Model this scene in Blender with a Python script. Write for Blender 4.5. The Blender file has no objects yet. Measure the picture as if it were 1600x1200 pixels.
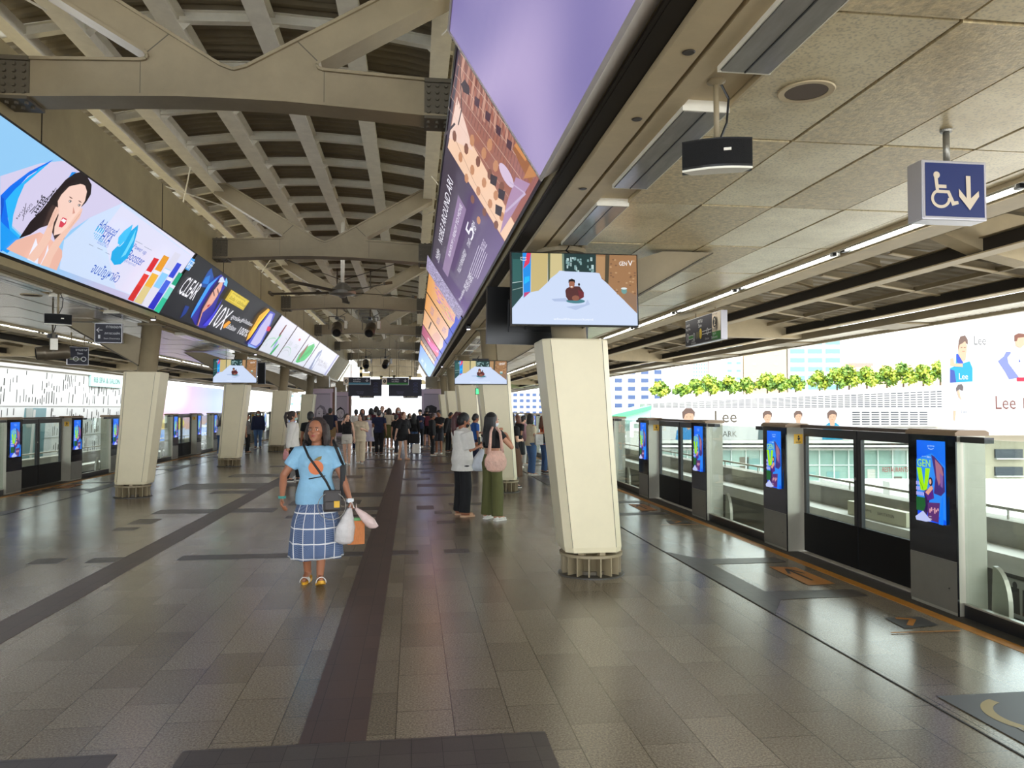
import bpy, bmesh, math, random
from mathutils import Vector, Matrix
R_ = random.Random(7)
PI = math.pi
sc = bpy.context.scene
COL = sc.collection
# ---------------------------------------------------------------- camera
FPX, CAMH = 1200.0, 1.65
YAW, PITCH = 0.12839178, 0.03165609      # right of the platform axis, slightly up
cam_d = bpy.data.cameras.new('camera'); cam = bpy.data.objects.new('camera', cam_d); COL.objects.link(cam)
cam_d.sensor_width = 36.0; cam_d.lens = 36.0 * FPX / 1600.0
cam_d.clip_start = 0.05; cam_d.clip_end = 2000
cam.location = (0, 0, CAMH)
_f = Vector((math.sin(YAW)*math.cos(PITCH), math.cos(YAW)*math.cos(PITCH), math.sin(PITCH)))
_r = Vector((math.cos(YAW), -math.sin(YAW), 0)); _u = _r.cross(_f)
cam.rotation_euler = Matrix((_r, _u, -_f)).transposed().to_euler()
sc.camera = cam
def pixray(x, y): return _r*((x-800)/FPX) - _u*((y-600)/FPX) + _f
# ---------------------------------------------------------------- world, light, exposure
w = bpy.data.worlds.new('overcast_sky'); sc.world = w; w.use_nodes = True
nt = w.node_tree; nt.nodes.clear()
bg = nt.nodes.new('ShaderNodeBackground'); wo = nt.nodes.new('ShaderNodeOutputWorld')
tc = nt.nodes.new('ShaderNodeTexCoord'); nz = nt.nodes.new('ShaderNodeTexNoise'); rp = nt.nodes.new('ShaderNodeValToRGB')
nz.inputs['Scale'].default_value = 2.2; nz.inputs['Detail'].default_value = 5
rp.color_ramp.elements[0].color = (0.84, 0.92, 1.0, 1); rp.color_ramp.elements[1].color = (1, 1, 1, 1)
rp.color_ramp.elements[0].position = 0.4; rp.color_ramp.elements[1].position = 0.6
nt.links.new(tc.outputs['Generated'], nz.inputs['Vector']); nt.links.new(nz.outputs['Fac'], rp.inputs['Fac'])
nt.links.new(rp.outputs['Color'], bg.inputs['Color']); nt.links.new(bg.outputs['Background'], wo.inputs['Surface'])
bg.inputs['Strength'].default_value = 3.4
vs = sc.view_settings
vs.view_transform = 'Standard'; vs.look = 'None'; vs.gamma = 1; vs.use_curve_mapping = False
vs.exposure = 0.92
sun_d = bpy.data.lights.new('sun', 'SUN'); sun_d.energy = 0.9; sun_d.angle = 0.35; sun_d.color = (1, 0.95, 0.86)
sun = bpy.data.objects.new('sun', sun_d); COL.objects.link(sun); sun.rotation_euler = (math.radians(34), math.radians(-22), 0)
# ---------------------------------------------------------------- materials
def nodes(name):
    m = bpy.data.materials.new(name); m.use_nodes = True
    return m, m.node_tree, m.node_tree.nodes['Principled BSDF']
def L(nt, a, b): nt.links.new(a, b)
_mc = {}
def mat(name, col, rough=0.6, metal=0.0, emit=None, estr=0.0, noise=0.0, nscale=8.0, bump=0.0, bscale=40.0, trans=0.0, alpha=1.0, spec=None, stretch=None):
    if name in _mc: return _mc[name]
    m, nt, b = nodes(name)
    b.inputs['Base Color'].default_value = (*col, 1); b.inputs['Roughness'].default_value = rough; b.inputs['Metallic'].default_value = metal
    if spec is not None: b.inputs['Specular IOR Level'].default_value = spec
    if emit: b.inputs['Emission Color'].default_value = (*emit, 1); b.inputs['Emission Strength'].default_value = estr
    if trans: b.inputs['Transmission Weight'].default_value = trans
    if alpha < 1: b.inputs['Alpha'].default_value = alpha
    if noise or bump:
        t = nt.nodes.new('ShaderNodeTexCoord'); v = t.outputs['Object']
        if stretch:
            mp = nt.nodes.new('ShaderNodeMapping'); mp.inputs['Scale'].default_value = stretch; L(nt, v, mp.inputs['Vector']); v = mp.outputs['Vector']
    if noise:
        n = nt.nodes.new('ShaderNodeTexNoise'); n.inputs['Scale'].default_value = nscale; n.inputs['Detail'].default_value = 6; n.inputs['Roughness'].default_value = 0.65
        L(nt, v, n.inputs['Vector'])
        r = nt.nodes.new('ShaderNodeMapRange'); r.inputs[1].default_value = 0.3; r.inputs[2].default_value = 0.7
        r.inputs[3].default_value = 1-noise; r.inputs[4].default_value = 1+noise
        L(nt, n.outputs['Fac'], r.inputs[0])
        h = nt.nodes.new('ShaderNodeVectorMath'); h.operation = 'SCALE'; h.inputs[0].default_value = col
        L(nt, r.outputs[0], h.inputs['Scale']); L(nt, h.outputs[0], b.inputs['Base Color'])
    if bump:
        n2 = nt.nodes.new('ShaderNodeTexNoise'); n2.inputs['Scale'].default_value = bscale; n2.inputs['Detail'].default_value = 4
        L(nt, v, n2.inputs['Vector']); bp = nt.nodes.new('ShaderNodeBump'); bp.inputs['Strength'].default_value = bump; bp.inputs['Distance'].default_value = 0.02
        L(nt, n2.outputs['Fac'], bp.inputs['Height']); L(nt, bp.outputs['Normal'], b.inputs['Normal'])
    _mc[name] = m; return m
def emis(name, col, s):
    if name in _mc: return _mc[name]
    m, nt, b = nodes(name); b.inputs['Base Color'].default_value = (*[c*0.5 for c in col], 1)
    b.inputs['Emission Color'].default_value = (*col, 1); b.inputs['Emission Strength'].default_value = s; b.inputs['Roughness'].default_value = 0.3
    _mc[name] = m; return m
def attr_mat(name, estr, rough=0.35, dim=1.0):
    m, nt, b = nodes(name); a0 = nt.nodes.new('ShaderNodeAttribute'); a0.attribute_name = 'Col'; a = nt.nodes.new('ShaderNodeGamma'); a.inputs['Gamma'].default_value = 1.3; L(nt, a0.outputs['Color'], a.inputs['Color'])
    if estr:
        b.inputs['Base Color'].default_value = (0.01, 0.01, 0.01, 1); b.inputs['Specular IOR Level'].default_value = 0.25
        L(nt, a.outputs['Color'], b.inputs['Emission Color']); b.inputs['Emission Strength'].default_value = estr
    elif dim < 1:
        sc_ = nt.nodes.new('ShaderNodeVectorMath'); sc_.operation = 'SCALE'; sc_.inputs['Scale'].default_value = dim; L(nt, a.outputs['Color'], sc_.inputs[0]); L(nt, sc_.outputs[0], b.inputs['Base Color'])
    else: L(nt, a.outputs['Color'], b.inputs['Base Color'])
    b.inputs['Roughness'].default_value = rough; _mc[name] = m; return m
def lin(*c):      # sRGB 0-255 -> linear
    if len(c) == 1:
        h = c[0].lstrip('#'); c = [int(h[i:i+2], 16) for i in (0, 2, 4)]
    return tuple(((v/255.0)/12.92 if v/255.0 <= 0.04045 else ((v/255.0+0.055)/1.055)**2.4) for v in c)
ART_LIT = attr_mat('backlit_print', 0.55)
ART_SCR = attr_mat('screen_image', 0.58)
ART_PRINT = attr_mat('printed_graphic', 0.0, 0.5)
ART_OUT = attr_mat('outdoor_print', 0.0, 0.9, 0.42)
def glass_mat(name, tint, refl=0.08, alpha=0.25):
    m = bpy.data.materials.new(name); m.use_nodes = True; nt = m.node_tree; nt.nodes.clear()
    o = nt.nodes.new('ShaderNodeOutputMaterial'); t = nt.nodes.new('ShaderNodeBsdfTransparent'); g = nt.nodes.new('ShaderNodeBsdfGlossy')
    t.inputs['Color'].default_value = (*tint, 1); g.inputs['Roughness'].default_value = 0.02; g.inputs['Color'].default_value = (1, 1, 1, 1)
    lw = nt.nodes.new('ShaderNodeLayerWeight'); pw = nt.nodes.new('ShaderNodeMath'); pw.operation = 'POWER'; pw.inputs[1].default_value = 4
    fr = nt.nodes.new('ShaderNodeMapRange'); fr.inputs[3].default_value = refl*.4; fr.inputs[4].default_value = .6
    L(nt, lw.outputs['Facing'], pw.inputs[0]); L(nt, pw.outputs[0], fr.inputs[0])
    mx = nt.nodes.new('ShaderNodeMixShader'); L(nt, fr.outputs[0], mx.inputs[0]); L(nt, t.outputs[0], mx.inputs[1]); L(nt, g.outputs[0], mx.inputs[2]); L(nt, mx.outputs[0], o.inputs['Surface'])
    _mc[name] = m; return m
GLASS = glass_mat('clear_glass', (0.82, 0.88, 0.85))
# ---------------------------------------------------------------- mesh builder
class MB:
    def __init__(s): s.v = []; s.f = []; s.m = []; s.c = {}; s.M = Matrix.Identity(4); s.mats = []; s.sm = set(); s.smooth = False
    def mi(s, m):
        if m not in s.mats: s.mats.append(m)
        return s.mats.index(m)
    def add(s, vs, fs, m, cols=None):
        b = len(s.v); k = s.mi(m)
        s.v += [tuple(s.M @ Vector(p)) for p in vs]
        for i, f in enumerate(fs):
            if s.smooth: s.sm.add(len(s.f))
            if cols is not None: s.c[len(s.f)] = [cols[j] for j in f] if not isinstance(cols, tuple) else [cols]*len(f)
            s.f.append([b+j for j in f]); s.m.append(k)
    def box(s, x0, x1, y0, y1, z0, z1, m):
        s.add([(x0,y0,z0),(x1,y0,z0),(x1,y1,z0),(x0,y1,z0),(x0,y0,z1),(x1,y0,z1),(x1,y1,z1),(x0,y1,z1)],
              [(0,3,2,1),(4,5,6,7),(0,1,5,4),(1,2,6,5),(2,3,7,6),(3,0,4,7)], m)
    def rbox(s, x0, x1, y0, y1, z0, z1, m, r=0.01):   # box with chamfered edges along the longest silhouette
        bm = bmesh.new(); bmesh.ops.create_cube(bm, size=1)
        bmesh.ops.scale(bm, vec=(x1-x0, y1-y0, z1-z0), verts=bm.verts); bmesh.ops.translate(bm, vec=((x0+x1)/2, (y0+y1)/2, (z0+z1)/2), verts=bm.verts)
        bmesh.ops.bevel(bm, geom=list(bm.edges), offset=r, segments=2, affect='EDGES', profile=0.6)
        bm.verts.index_update(); s.add([v.co[:] for v in bm.verts], [[v.index for v in f.verts] for f in bm.faces], m); bm.free()
    def prism(s, poly, axis, a, b, m, cap=True):      # poly: 2D points in the plane normal to axis
        n = len(poly)
        def P(p, t): return {'x': (t, p[0], p[1]), 'y': (p[0], t, p[1]), 'z': (p[0], p[1], t)}[axis]
        vs = [P(p, a) for p in poly]+[P(p, b) for p in poly]
        fs = [(i, (i+1) % n, n+(i+1) % n, n+i) for i in range(n)]
        if cap: fs += [list(range(n))[::-1], [n+i for i in range(n)]]
        s.add(vs, fs, m)
    def tube(s, pts, r, m, n=8, cap=True, closed=False):
        pts = [Vector(p) for p in pts]; rr = r if isinstance(r, (list, tuple)) else [r]*len(pts); vs = []; fs = []; N = len(pts)
        up = None
        for i, p in enumerate(pts):
            if closed: d = (pts[(i+1) % N]-pts[i-1])
            else: d = (pts[min(i+1, N-1)]-pts[max(i-1, 0)])
            d.normalize()
            if up is None: up = Vector((0, 0, 1)) if abs(d.z) < 0.9 else Vector((1, 0, 0))
            a = d.cross(up).normalized(); b = a.cross(d).normalized(); up = b
            for k in range(n):
                t = 2*PI*k/n; vs.append(tuple(p+a*math.cos(t)*rr[i]+b*math.sin(t)*rr[i]))
        for i in range(N if closed else N-1):
            j = (i+1) % N
            for k in range(n): fs.append((i*n+k, i*n+(k+1) % n, j*n+(k+1) % n, j*n+k))
        if cap and not closed: fs += [list(range(n))[::-1], [(N-1)*n+k for k in range(n)]]
        o = s.smooth; s.smooth = n >= 8; s.add(vs, fs, m); s.smooth = o
    def lathe(s, prof, m, n=24, c=(0, 0, 0), cap=True, sx=1, sy=1):  # prof: (r,z)
        vs = []; fs = []
        for r, z in prof:
            for k in range(n): t = 2*PI*k/n; vs.append((c[0]+r*math.cos(t)*sx, c[1]+r*math.sin(t)*sy, c[2]+z))
        for i in range(len(prof)-1):
            for k in range(n): fs.append((i*n+k, i*n+(k+1) % n, (i+1)*n+(k+1) % n, (i+1)*n+k))
        if cap: fs += [list(range(n))[::-1], [(len(prof)-1)*n+k for k in range(n)]]
        s.add(vs, fs, m)
    def ell(s, c, r, m, nu=16, nv=10, rot=None):
        vs = []; fs = []; c = Vector(c)
        for i in range(nv+1):
            ph = PI*i/nv
            for k in range(nu):
                t = 2*PI*k/nu; p = Vector((r[0]*math.sin(ph)*math.cos(t), r[1]*math.sin(ph)*math.sin(t), r[2]*math.cos(ph)))
                if rot: p = rot @ p
                vs.append(tuple(c+p))
        for i in range(nv):
            for k in range(nu): fs.append((i*nu+(k+1) % nu, i*nu+k, (i+1)*nu+k, (i+1)*nu+(k+1) % nu))
        o = s.smooth; s.smooth = True; s.add(vs, fs, m); s.smooth = o
    def loft(s, rings, m, cap=True, flip=False):
        n = len(rings[0]); vs = [p for r in rings for p in r]; fs = []
        for i in range(len(rings)-1):
            for k in range(n):
                f = (i*n+k, i*n+(k+1) % n, (i+1)*n+(k+1) % n, (i+1)*n+k); fs.append(f[::-1] if flip else f)
        if cap: fs += [list(range(n))[::-1], [(len(rings)-1)*n+k for k in range(n)]]
        s.add(vs, fs, m)
    def build(s, name, parent=None, label=None, cat=None, group=None, kind=None, loc=None, rz=None):
        me = bpy.data.meshes.new(name); me.from_pydata(s.v, [], s.f)
        for m in s.mats: me.materials.append(m)
        me.polygons.foreach_set('material_index', s.m)
        if s.sm: me.polygons.foreach_set('use_smooth', [i in s.sm for i in range(len(s.f))])
        if s.c:
            ca = me.color_attributes.new('Col', 'FLOAT_COLOR', 'CORNER'); arr = []
            for i, f in enumerate(s.f):
                cs = s.c.get(i)
                for j in range(len(f)): arr += [*(cs[j] if cs else (0.5, 0.5, 0.5)), 1.0]
            ca.data.foreach_set('color', arr)
        me.update()
        o = bpy.data.objects.new(name, me); COL.objects.link(o)
        if parent: o.parent = parent
        if loc: o.location = loc
        if rz is not None: o.rotation_euler = (0, 0, rz)
        return tag(o, label, cat, group, kind)
def tag(o, label=None, cat=None, group=None, kind=None):
    if label: o['label'] = label
    if cat: o['category'] = cat
    if group: o['group'] = group
    if kind: o['kind'] = kind
    return o
def thing(name, label, cat, loc=(0, 0, 0), rz=0.0, group=None, kind=None):
    o = bpy.data.objects.new(name, None); COL.objects.link(o); o.location = loc; o.rotation_euler = (0, 0, rz); o.empty_display_size = 0.1
    return tag(o, label, cat, group, kind)
def kids(o): return [c for c in o.children]
def dup(o, loc=None, rz=None, label=None, group=None, parent=None):
    c = o.copy(); COL.objects.link(c)
    if parent: c.parent = parent
    if loc: c.location = loc
    if rz is not None: c.rotation_euler = (0, 0, rz)
    if label: c['label'] = label
    if group: c['group'] = group
    for k in kids(o): dup(k, parent=c)
    return c
# ---------------------------------------------------------------- flat artwork on real panels
_tc = {}
def text_geo(s):
    if s in _tc: return _tc[s]
    cu = bpy.data.curves.new('t', 'FONT'); cu.body = s; cu.resolution_u = 2; cu.align_x = 'CENTER'; cu.align_y = 'CENTER'
    ob = bpy.data.objects.new('t', cu); COL.objects.link(ob)
    me = bpy.data.meshes.new_from_object(ob.evaluated_get(bpy.context.evaluated_depsgraph_get()))
    vs = [(v.co.x, v.co.y) for v in me.vertices]; fs = [list(p.vertices) for p in me.polygons]
    bpy.data.objects.remove(ob); bpy.data.curves.remove(cu); bpy.data.meshes.remove(me)
    if vs:
        x0 = min(v[0] for v in vs); x1 = max(v[0] for v in vs); y0 = min(v[1] for v in vs); y1 = max(v[1] for v in vs)
        wd = max(x1-x0, 1e-4); hh = max(y1-y0, 1e-4); vs = [((a-(x0+x1)/2)/wd, (b-(y0+y1)/2)/hh) for a, b in vs]
        _tc[s] = (vs, fs, wd/hh)
    else: _tc[s] = ([], [], 1.0)
    return _tc[s]
class Art:
    """A drawing on the plane O + u*U + v*V, layers lifted along N."""
    def __init__(s, O, U, V, m=ART_LIT, mb=None, step=0.0012):
        s.O = Vector(O); s.U = Vector(U).normalized(); s.V = Vector(V).normalized(); s.N = s.U.cross(s.V); s.m = m
        s.b = mb or MB(); s.k = 0; s.step = step
    def P(s, u, v):
        if hasattr(s, 'ua'): u = min(max(u, s.ua), s.ub); v = min(max(v, s.v0), s.v1)
        return tuple(s.O + s.U*u + s.V*v + s.N*(s.step*s.k))
    def poly(s, pts, col, up=True):
        s.k += 1 if up else 0
        s.b.add([s.P(*p) for p in pts], [tuple(range(len(pts)))], s.m, col if isinstance(col, tuple) else list(col))
    def rect(s, u0, v0, u1, v1, col, up=True):
        s.poly([(u0, v0), (u1, v0), (u1, v1), (u0, v1)], col, up)
    def grid(s, u0, v0, u1, v1, nu, nv, fn):           # fn(a,b)->colour, a,b in 0..1
        s.k += 1; vs = []; cs = []; fs = []
        for j in range(nv+1):
            for i in range(nu+1): a = i/nu; b = j/nv; vs.append(s.P(u0+(u1-u0)*a, v0+(v1-v0)*b)); cs.append(tuple(fn(a, b)))
        for j in range(nv):
            for i in range(nu): q = j*(nu+1)+i; fs.append((q, q+1, q+nu+2, q+nu+1))
        s.b.add(vs, fs, s.m, cs)
    def ell(s, u, v, a, b, col, n=20, rot=0, up=True, a0=0, a1=2*PI):
        c, t = math.cos(rot), math.sin(rot); pts = []
        for i in range(n):
            q = a0+(a1-a0)*i/(n if a1-a0 > 6.2 else n-1); x, y = a*math.cos(q), b*math.sin(q); pts.append((u+x*c-y*t, v+x*t+y*c))
        s.poly(pts, col, up)
    def ring(s, u, v, a, b, t, col, n=24, a0=0, a1=2*PI):
        s.k += 1
        for i in range(n):
            p = a0+(a1-a0)*i/n; q = a0+(a1-a0)*(i+1)/n
            s.b.add([s.P(u+a*math.cos(p), v+b*math.sin(p)), s.P(u+a*math.cos(q), v+b*math.sin(q)), s.P(u+(a-t)*math.cos(q), v+(b-t)*math.sin(q)), s.P(u+(a-t)*math.cos(p), v+(b-t)*math.sin(p))], [(0, 1, 2, 3)], s.m, col)
    def line(s, pts, t, col, up=True):
        s.k += 1 if up else 0
        for (a, b), (c, d) in zip(pts, pts[1:]):
            l = math.hypot(c-a, d-b) or 1; nx, ny = -(d-b)/l*t/2, (c-a)/l*t/2
            s.b.add([s.P(a+nx, b+ny), s.P(a-nx, b-ny), s.P(c-nx, d-ny), s.P(c+nx, d+ny)], [(0, 1, 2, 3)], s.m, col)
    def text(s, t, u, v, h, col, w=None, rot=0.0, shear=0.0, aspect=1.0):  # h: ink height, w: ink width (None = natural)
        vs, fs, asp = text_geo(t)
        if not vs: return
        w = w or h*asp*aspect; s.k += 1; c, q = math.cos(rot), math.sin(rot)
        out = []
        for a, b in vs: x = a*w+b*h*shear; y = b*h; out.append(s.P(u+x*c-y*q, v+x*q+y*c))
        s.b.add(out, fs, s.m, col)
    def px(s, x, y):        # photo pixel -> (u, v) on this plane
        d = pixray(x, y); n = s.N; o = Vector((0, 0, CAMH)); t = (s.O-o).dot(n)/d.dot(n); p = o+d*t-s.O
        return (p.dot(s.U), p.dot(s.V))
    def ppoly(s, pts, col, up=True): s.poly([s.px(*p) for p in pts], col, up)
    def ptext(s, t, a, b, h, col, aspect=None, side=0):   # centre line from pixel a to pixel b, ink height h (metres)
        p = s.px(*a); q = s.px(*b); l = math.hypot(q[0]-p[0], q[1]-p[1])
        s.text(t, (p[0]+q[0])/2, (p[1]+q[1])/2, h, col, w=l, rot=math.atan2(q[1]-p[1], q[0]-p[0]))
    def build(s, name, parent=None, **k): return s.b.build(name, parent, **k)
# ================================================================ THE STATION SHELL
CX = -1.70                     # centre line of the platform
GZ = 3.25                      # ceiling height over the platform sides
Y0, Y1 = -6.0, 74.0
BEIGE = mat('painted_steel_beige', lin(200,182,146), 0.55, noise=0.10, nscale=3, bump=0.05, bscale=60)
STEEL = mat('painted_steel_taupe', lin(150,136,108), 0.5, noise=0.12, nscale=2.2, bump=0.04, bscale=50)
GIRD = mat('girder_paint', lin(156,141,102), 0.55, noise=0.14, nscale=1.6, bump=0.05, bscale=30)
PURL = mat('purlin_pale_paint', lin(240,236,222), 0.5, noise=0.08, nscale=5)
SHEET = mat('roof_sheet_underside', lin(136,124,100), 0.6, noise=0.15, nscale=2.0)
DARK = mat('dark_joint_and_shade', lin(48,42,34), 0.8)  # joint dark; also puts recess and canopy-web shade into the colour
BLACK = mat('black_metal', lin(20,20,22), 0.35)
GREYM = mat('brushed_grey_metal', lin(150,148,140), 0.35, metal=0.6, noise=0.05, nscale=30)
WHITEP = mat('white_paint', lin(232,230,224), 0.5)
CONC = mat('concrete', lin(150,146,136), 0.85, noise=0.18, nscale=1.4, bump=0.2, bscale=20)
# ---- granite floor
def floor_material():
    m, nt, b = nodes('granite_tiles'); t = nt.nodes.new('ShaderNodeTexCoord')
    mp = nt.nodes.new('ShaderNodeMapping'); mp.inputs['Rotation'].default_value = (0, 0, PI/2); mp.inputs['Location'].default_value = (0.0, -0.02+0.1, 0)
    L(nt, t.outputs['Object'], mp.inputs['Vector'])
    br = nt.nodes.new('ShaderNodeTexBrick'); br.offset = 0.5; br.inputs['Scale'].default_value = 1.0
    br.inputs['Brick Width'].default_value = 0.57; br.inputs['Row Height'].default_value = 0.3; br.inputs['Mortar Size'].default_value = 0.003
    br.inputs['Mortar Smooth'].default_value = 0.3; br.inputs['Bias'].default_value = -0.2
    br.inputs['Color1'].default_value = (*lin(128,118,102), 1); br.inputs['Color2'].default_value = (*lin(104,95,82), 1); br.inputs['Mortar'].default_value = (*lin(60,52,42), 1)
    L(nt, mp.outputs['Vector'], br.inputs['Vector'])
    sp = nt.nodes.new('ShaderNodeTexNoise'); sp.inputs['Scale'].default_value = 85; sp.inputs['Detail'].default_value = 3; sp.inputs['Roughness'].default_value = 0.8
    L(nt, t.outputs['Object'], sp.inputs['Vector'])
    r = nt.nodes.new('ShaderNodeMapRange'); r.inputs[1].default_value = 0.3; r.inputs[2].default_value = 0.7; r.inputs[3].default_value = 0.35; r.inputs[4].default_value = 1.8
    L(nt, sp.outputs['Fac'], r.inputs[0])
    pn = nt.nodes.new('ShaderNodeTexNoise'); pn.inputs['Scale'].default_value = 0.7; pn.inputs['Detail'].default_value = 4
    L(nt, t.outputs['Object'], pn.inputs['Vector'])
    r2 = nt.nodes.new('ShaderNodeMapRange'); r2.inputs[1].default_value = 0.3; r2.inputs[2].default_value = 0.7; r2.inputs[3].default_value = 0.94; r2.inputs[4].default_value = 1.06
    L(nt, pn.outputs['Fac'], r2.inputs[0])
    mu = nt.nodes.new('ShaderNodeMath'); mu.operation = 'MULTIPLY'; L(nt, r.outputs[0], mu.inputs[0]); L(nt, r2.outputs[0], mu.inputs[1])
    vm = nt.nodes.new('ShaderNodeVectorMath'); vm.operation = 'SCALE'; L(nt, br.outputs['Color'], vm.inputs[0]); L(nt, mu.outputs[0], vm.inputs['Scale'])
    L(nt, vm.outputs[0], b.inputs['Base Color'])
    rr = nt.nodes.new('ShaderNodeMapRange'); rr.inputs[1].default_value = 0.3; rr.inputs[2].default_value = 0.7; rr.inputs[3].default_value = 0.21; rr.inputs[4].default_value = 0.27
    L(nt, pn.outputs['Fac'], rr.inputs[0]); L(nt, rr.outputs[0], b.inputs['Roughness'])
    bp = nt.nodes.new('ShaderNodeBump'); bp.inputs['Strength'].default_value = 0.04; bp.inputs['Distance'].default_value = 0.002
    L(nt, sp.outputs['Fac'], bp.inputs['Height']); L(nt, bp.outputs['Normal'], b.inputs['Normal'])
    b.inputs['Specular IOR Level'].default_value = 0.75
    return m
def band_material(name, c1, c2, w, h, rough):
    m, nt, b = nodes(name); t = nt.nodes.new('ShaderNodeTexCoord'); mp = nt.nodes.new('ShaderNodeMapping'); mp.inputs['Rotation'].default_value = (0, 0, PI/2)
    L(nt, t.outputs['Object'], mp.inputs['Vector']); br = nt.nodes.new('ShaderNodeTexBrick'); br.offset = 0.0; br.inputs['Scale'].default_value = 1
    br.inputs['Brick Width'].default_value = w; br.inputs['Row Height'].default_value = h; br.inputs['Mortar Size'].default_value = 0.002
    br.inputs['Color1'].default_value = (*c1, 1); br.inputs['Color2'].default_value = (*c2, 1); br.inputs['Mortar'].default_value = (*lin(40,36,34), 1)
    L(nt, mp.outputs['Vector'], br.inputs['Vector']); n = nt.nodes.new('ShaderNodeTexNoise'); n.inputs['Scale'].default_value = 220; n.inputs['Detail'].default_value = 2
    L(nt, t.outputs['Object'], n.inputs['Vector']); r = nt.nodes.new('ShaderNodeMapRange'); r.inputs[3].default_value = 0.6; r.inputs[4].default_value = 1.4; L(nt, n.outputs['Fac'], r.inputs[0])
    vm = nt.nodes.new('ShaderNodeVectorMath'); vm.operation = 'SCALE'; L(nt, br.outputs['Color'], vm.inputs[0]); L(nt, r.outputs[0], vm.inputs['Scale']); L(nt, vm.outputs[0], b.inputs['Base Color'])
    b.inputs['Roughness'].default_value = rough
    bp = nt.nodes.new('ShaderNodeBump'); bp.inputs['Strength'].default_value = 0.12; bp.inputs['Distance'].default_value = 0.002; L(nt, n.outputs['Fac'], bp.inputs['Height']); L(nt, bp.outputs['Normal'], b.inputs['Normal'])
    return m
FLOOR = floor_material()
BROWN = band_material('brown_tactile_tiles', lin(86,70,64), lin(78,64,60), 0.3, 0.165, 0.42)
CHAR = band_material('charcoal_tiles', lin(82,76,72), lin(72,66,64), 0.15, 0.15, 0.38)
b = MB(); b.box(CX-6.12, CX+6.12, Y0, Y1, -0.35, 0, FLOOR); b.build('floor', kind='structure')
# slab edge and girders below the platform
b = MB(); b.box(CX-5.6, CX+5.6, Y0, Y1, -2.2, -0.35, CONC); b.build('floor_slab_support', kind='structure')
e = 0.003
b = MB(); b.box(-0.55, -0.225, 3.925, Y1, 0, e, BROWN); b.build('trim_1', kind='structure')
b = MB(); b.box(-3.16, -2.86, 3.925, Y1, 0, e, BROWN); b.build('trim_2', kind='structure')
b = MB()
b.box(-1.09, 0.675, 2.6, 3.922, 0, e, CHAR); b.box(-3.4, -1.39, 2.6, 3.925, 0, e, CHAR)
for x0, x1, y0, y1 in [(-.222,.07,8.79,9.05),(.365,.65,8.8,9.06),(-2.54,-.552,8.78,9.05),(-4.05,-3.74,8.77,9.06),(-3.47,-3.162,8.77,9.05),
    (-4.03,-3.74,11.03,11.29),(-4.03,-3.7,11.6,12.1),(-4.05,-3.162,12.66,13.15),(-2.858,-2.2,12.66,13.15),(-1.3,-.552,12.66,13.1),(.35,.62,12.1,12.4),(.35,.61,11.1,11.36),
    (.07,.35,12.66,13.15),(.62,1.25,13.2,13.45),(-2.1,-.9,13.5,14.1),(-1.7,-.552,14.6,15.3),(-3.9,-3.162,15.5,16.0),(.1,.9,16.3,16.9),(-2.858,-1.9,16.8,17.4),(-4.9,-3.162,16.4,17.6),(-4.4,-3.162,19.2,20.0),(-.222,.9,14.6,14.95),(-1.9,-.552,11.9,12.2),(-.222,.4,17.9,18.3),(-2.6,-1.2,18.6,19.2),(.2,1.2,19.6,20.2)]:
    b.box(x0, x1, y0, y1, 0, e, CHAR)
for k in range(4, 12):                     # the pattern repeats down the platform
    yy = 20.5+(k-4)*3.6
    for x0, x1, dy, h in [(-2.858,-2.0,0,.45),(-1.5,-.552,.9,.4),(-.222,.6,.4,.35),(-4.0,-3.162,1.8,.5),(.3,1.2,2.2,.5)]: b.box(x0, x1, yy+dy, yy+dy+h, 0, e, CHAR)
b.build('trim_3', kind='structure')
# dark guide strips at every door, both sides, and the long expansion joint
def guide(b, s, yd):                       # yd: start of the door opening; s=+1 right, -1 left
    X = lambda x: x if s > 0 else 2*CX-x
    def q(pts):
        pts = [(X(x), y) for x, y in pts]
        if s < 0: pts = pts[::-1]
        b.add([(x, y, e) for x, y in pts], [tuple(range(len(pts)))], CHAR)
    q([(2.885,yd-.33),(3.15,yd+.1),(3.15,yd+.42),(3.15,yd+1.9),(2.885,yd+2.37)])
    q([(3.15,yd+.1),(3.42,yd+.12),(3.98,yd+.12),(3.98,yd+.38),(3.15,yd+.40)])
    q([(3.15,yd+1.62),(3.98,yd+1.62),(3.98,yd+1.88),(3.15,yd+1.9)])
RD = [6.22+5.25*k for k in range(-1, 12)]     # near edge of each right door opening
LD = [16.4+5.12*k for k in range(-3, 10)]
b = MB()
for y in RD: guide(b, 1, y)
for y in LD: guide(b, -1, y)
b.build('trim_4', kind='structure')
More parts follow.
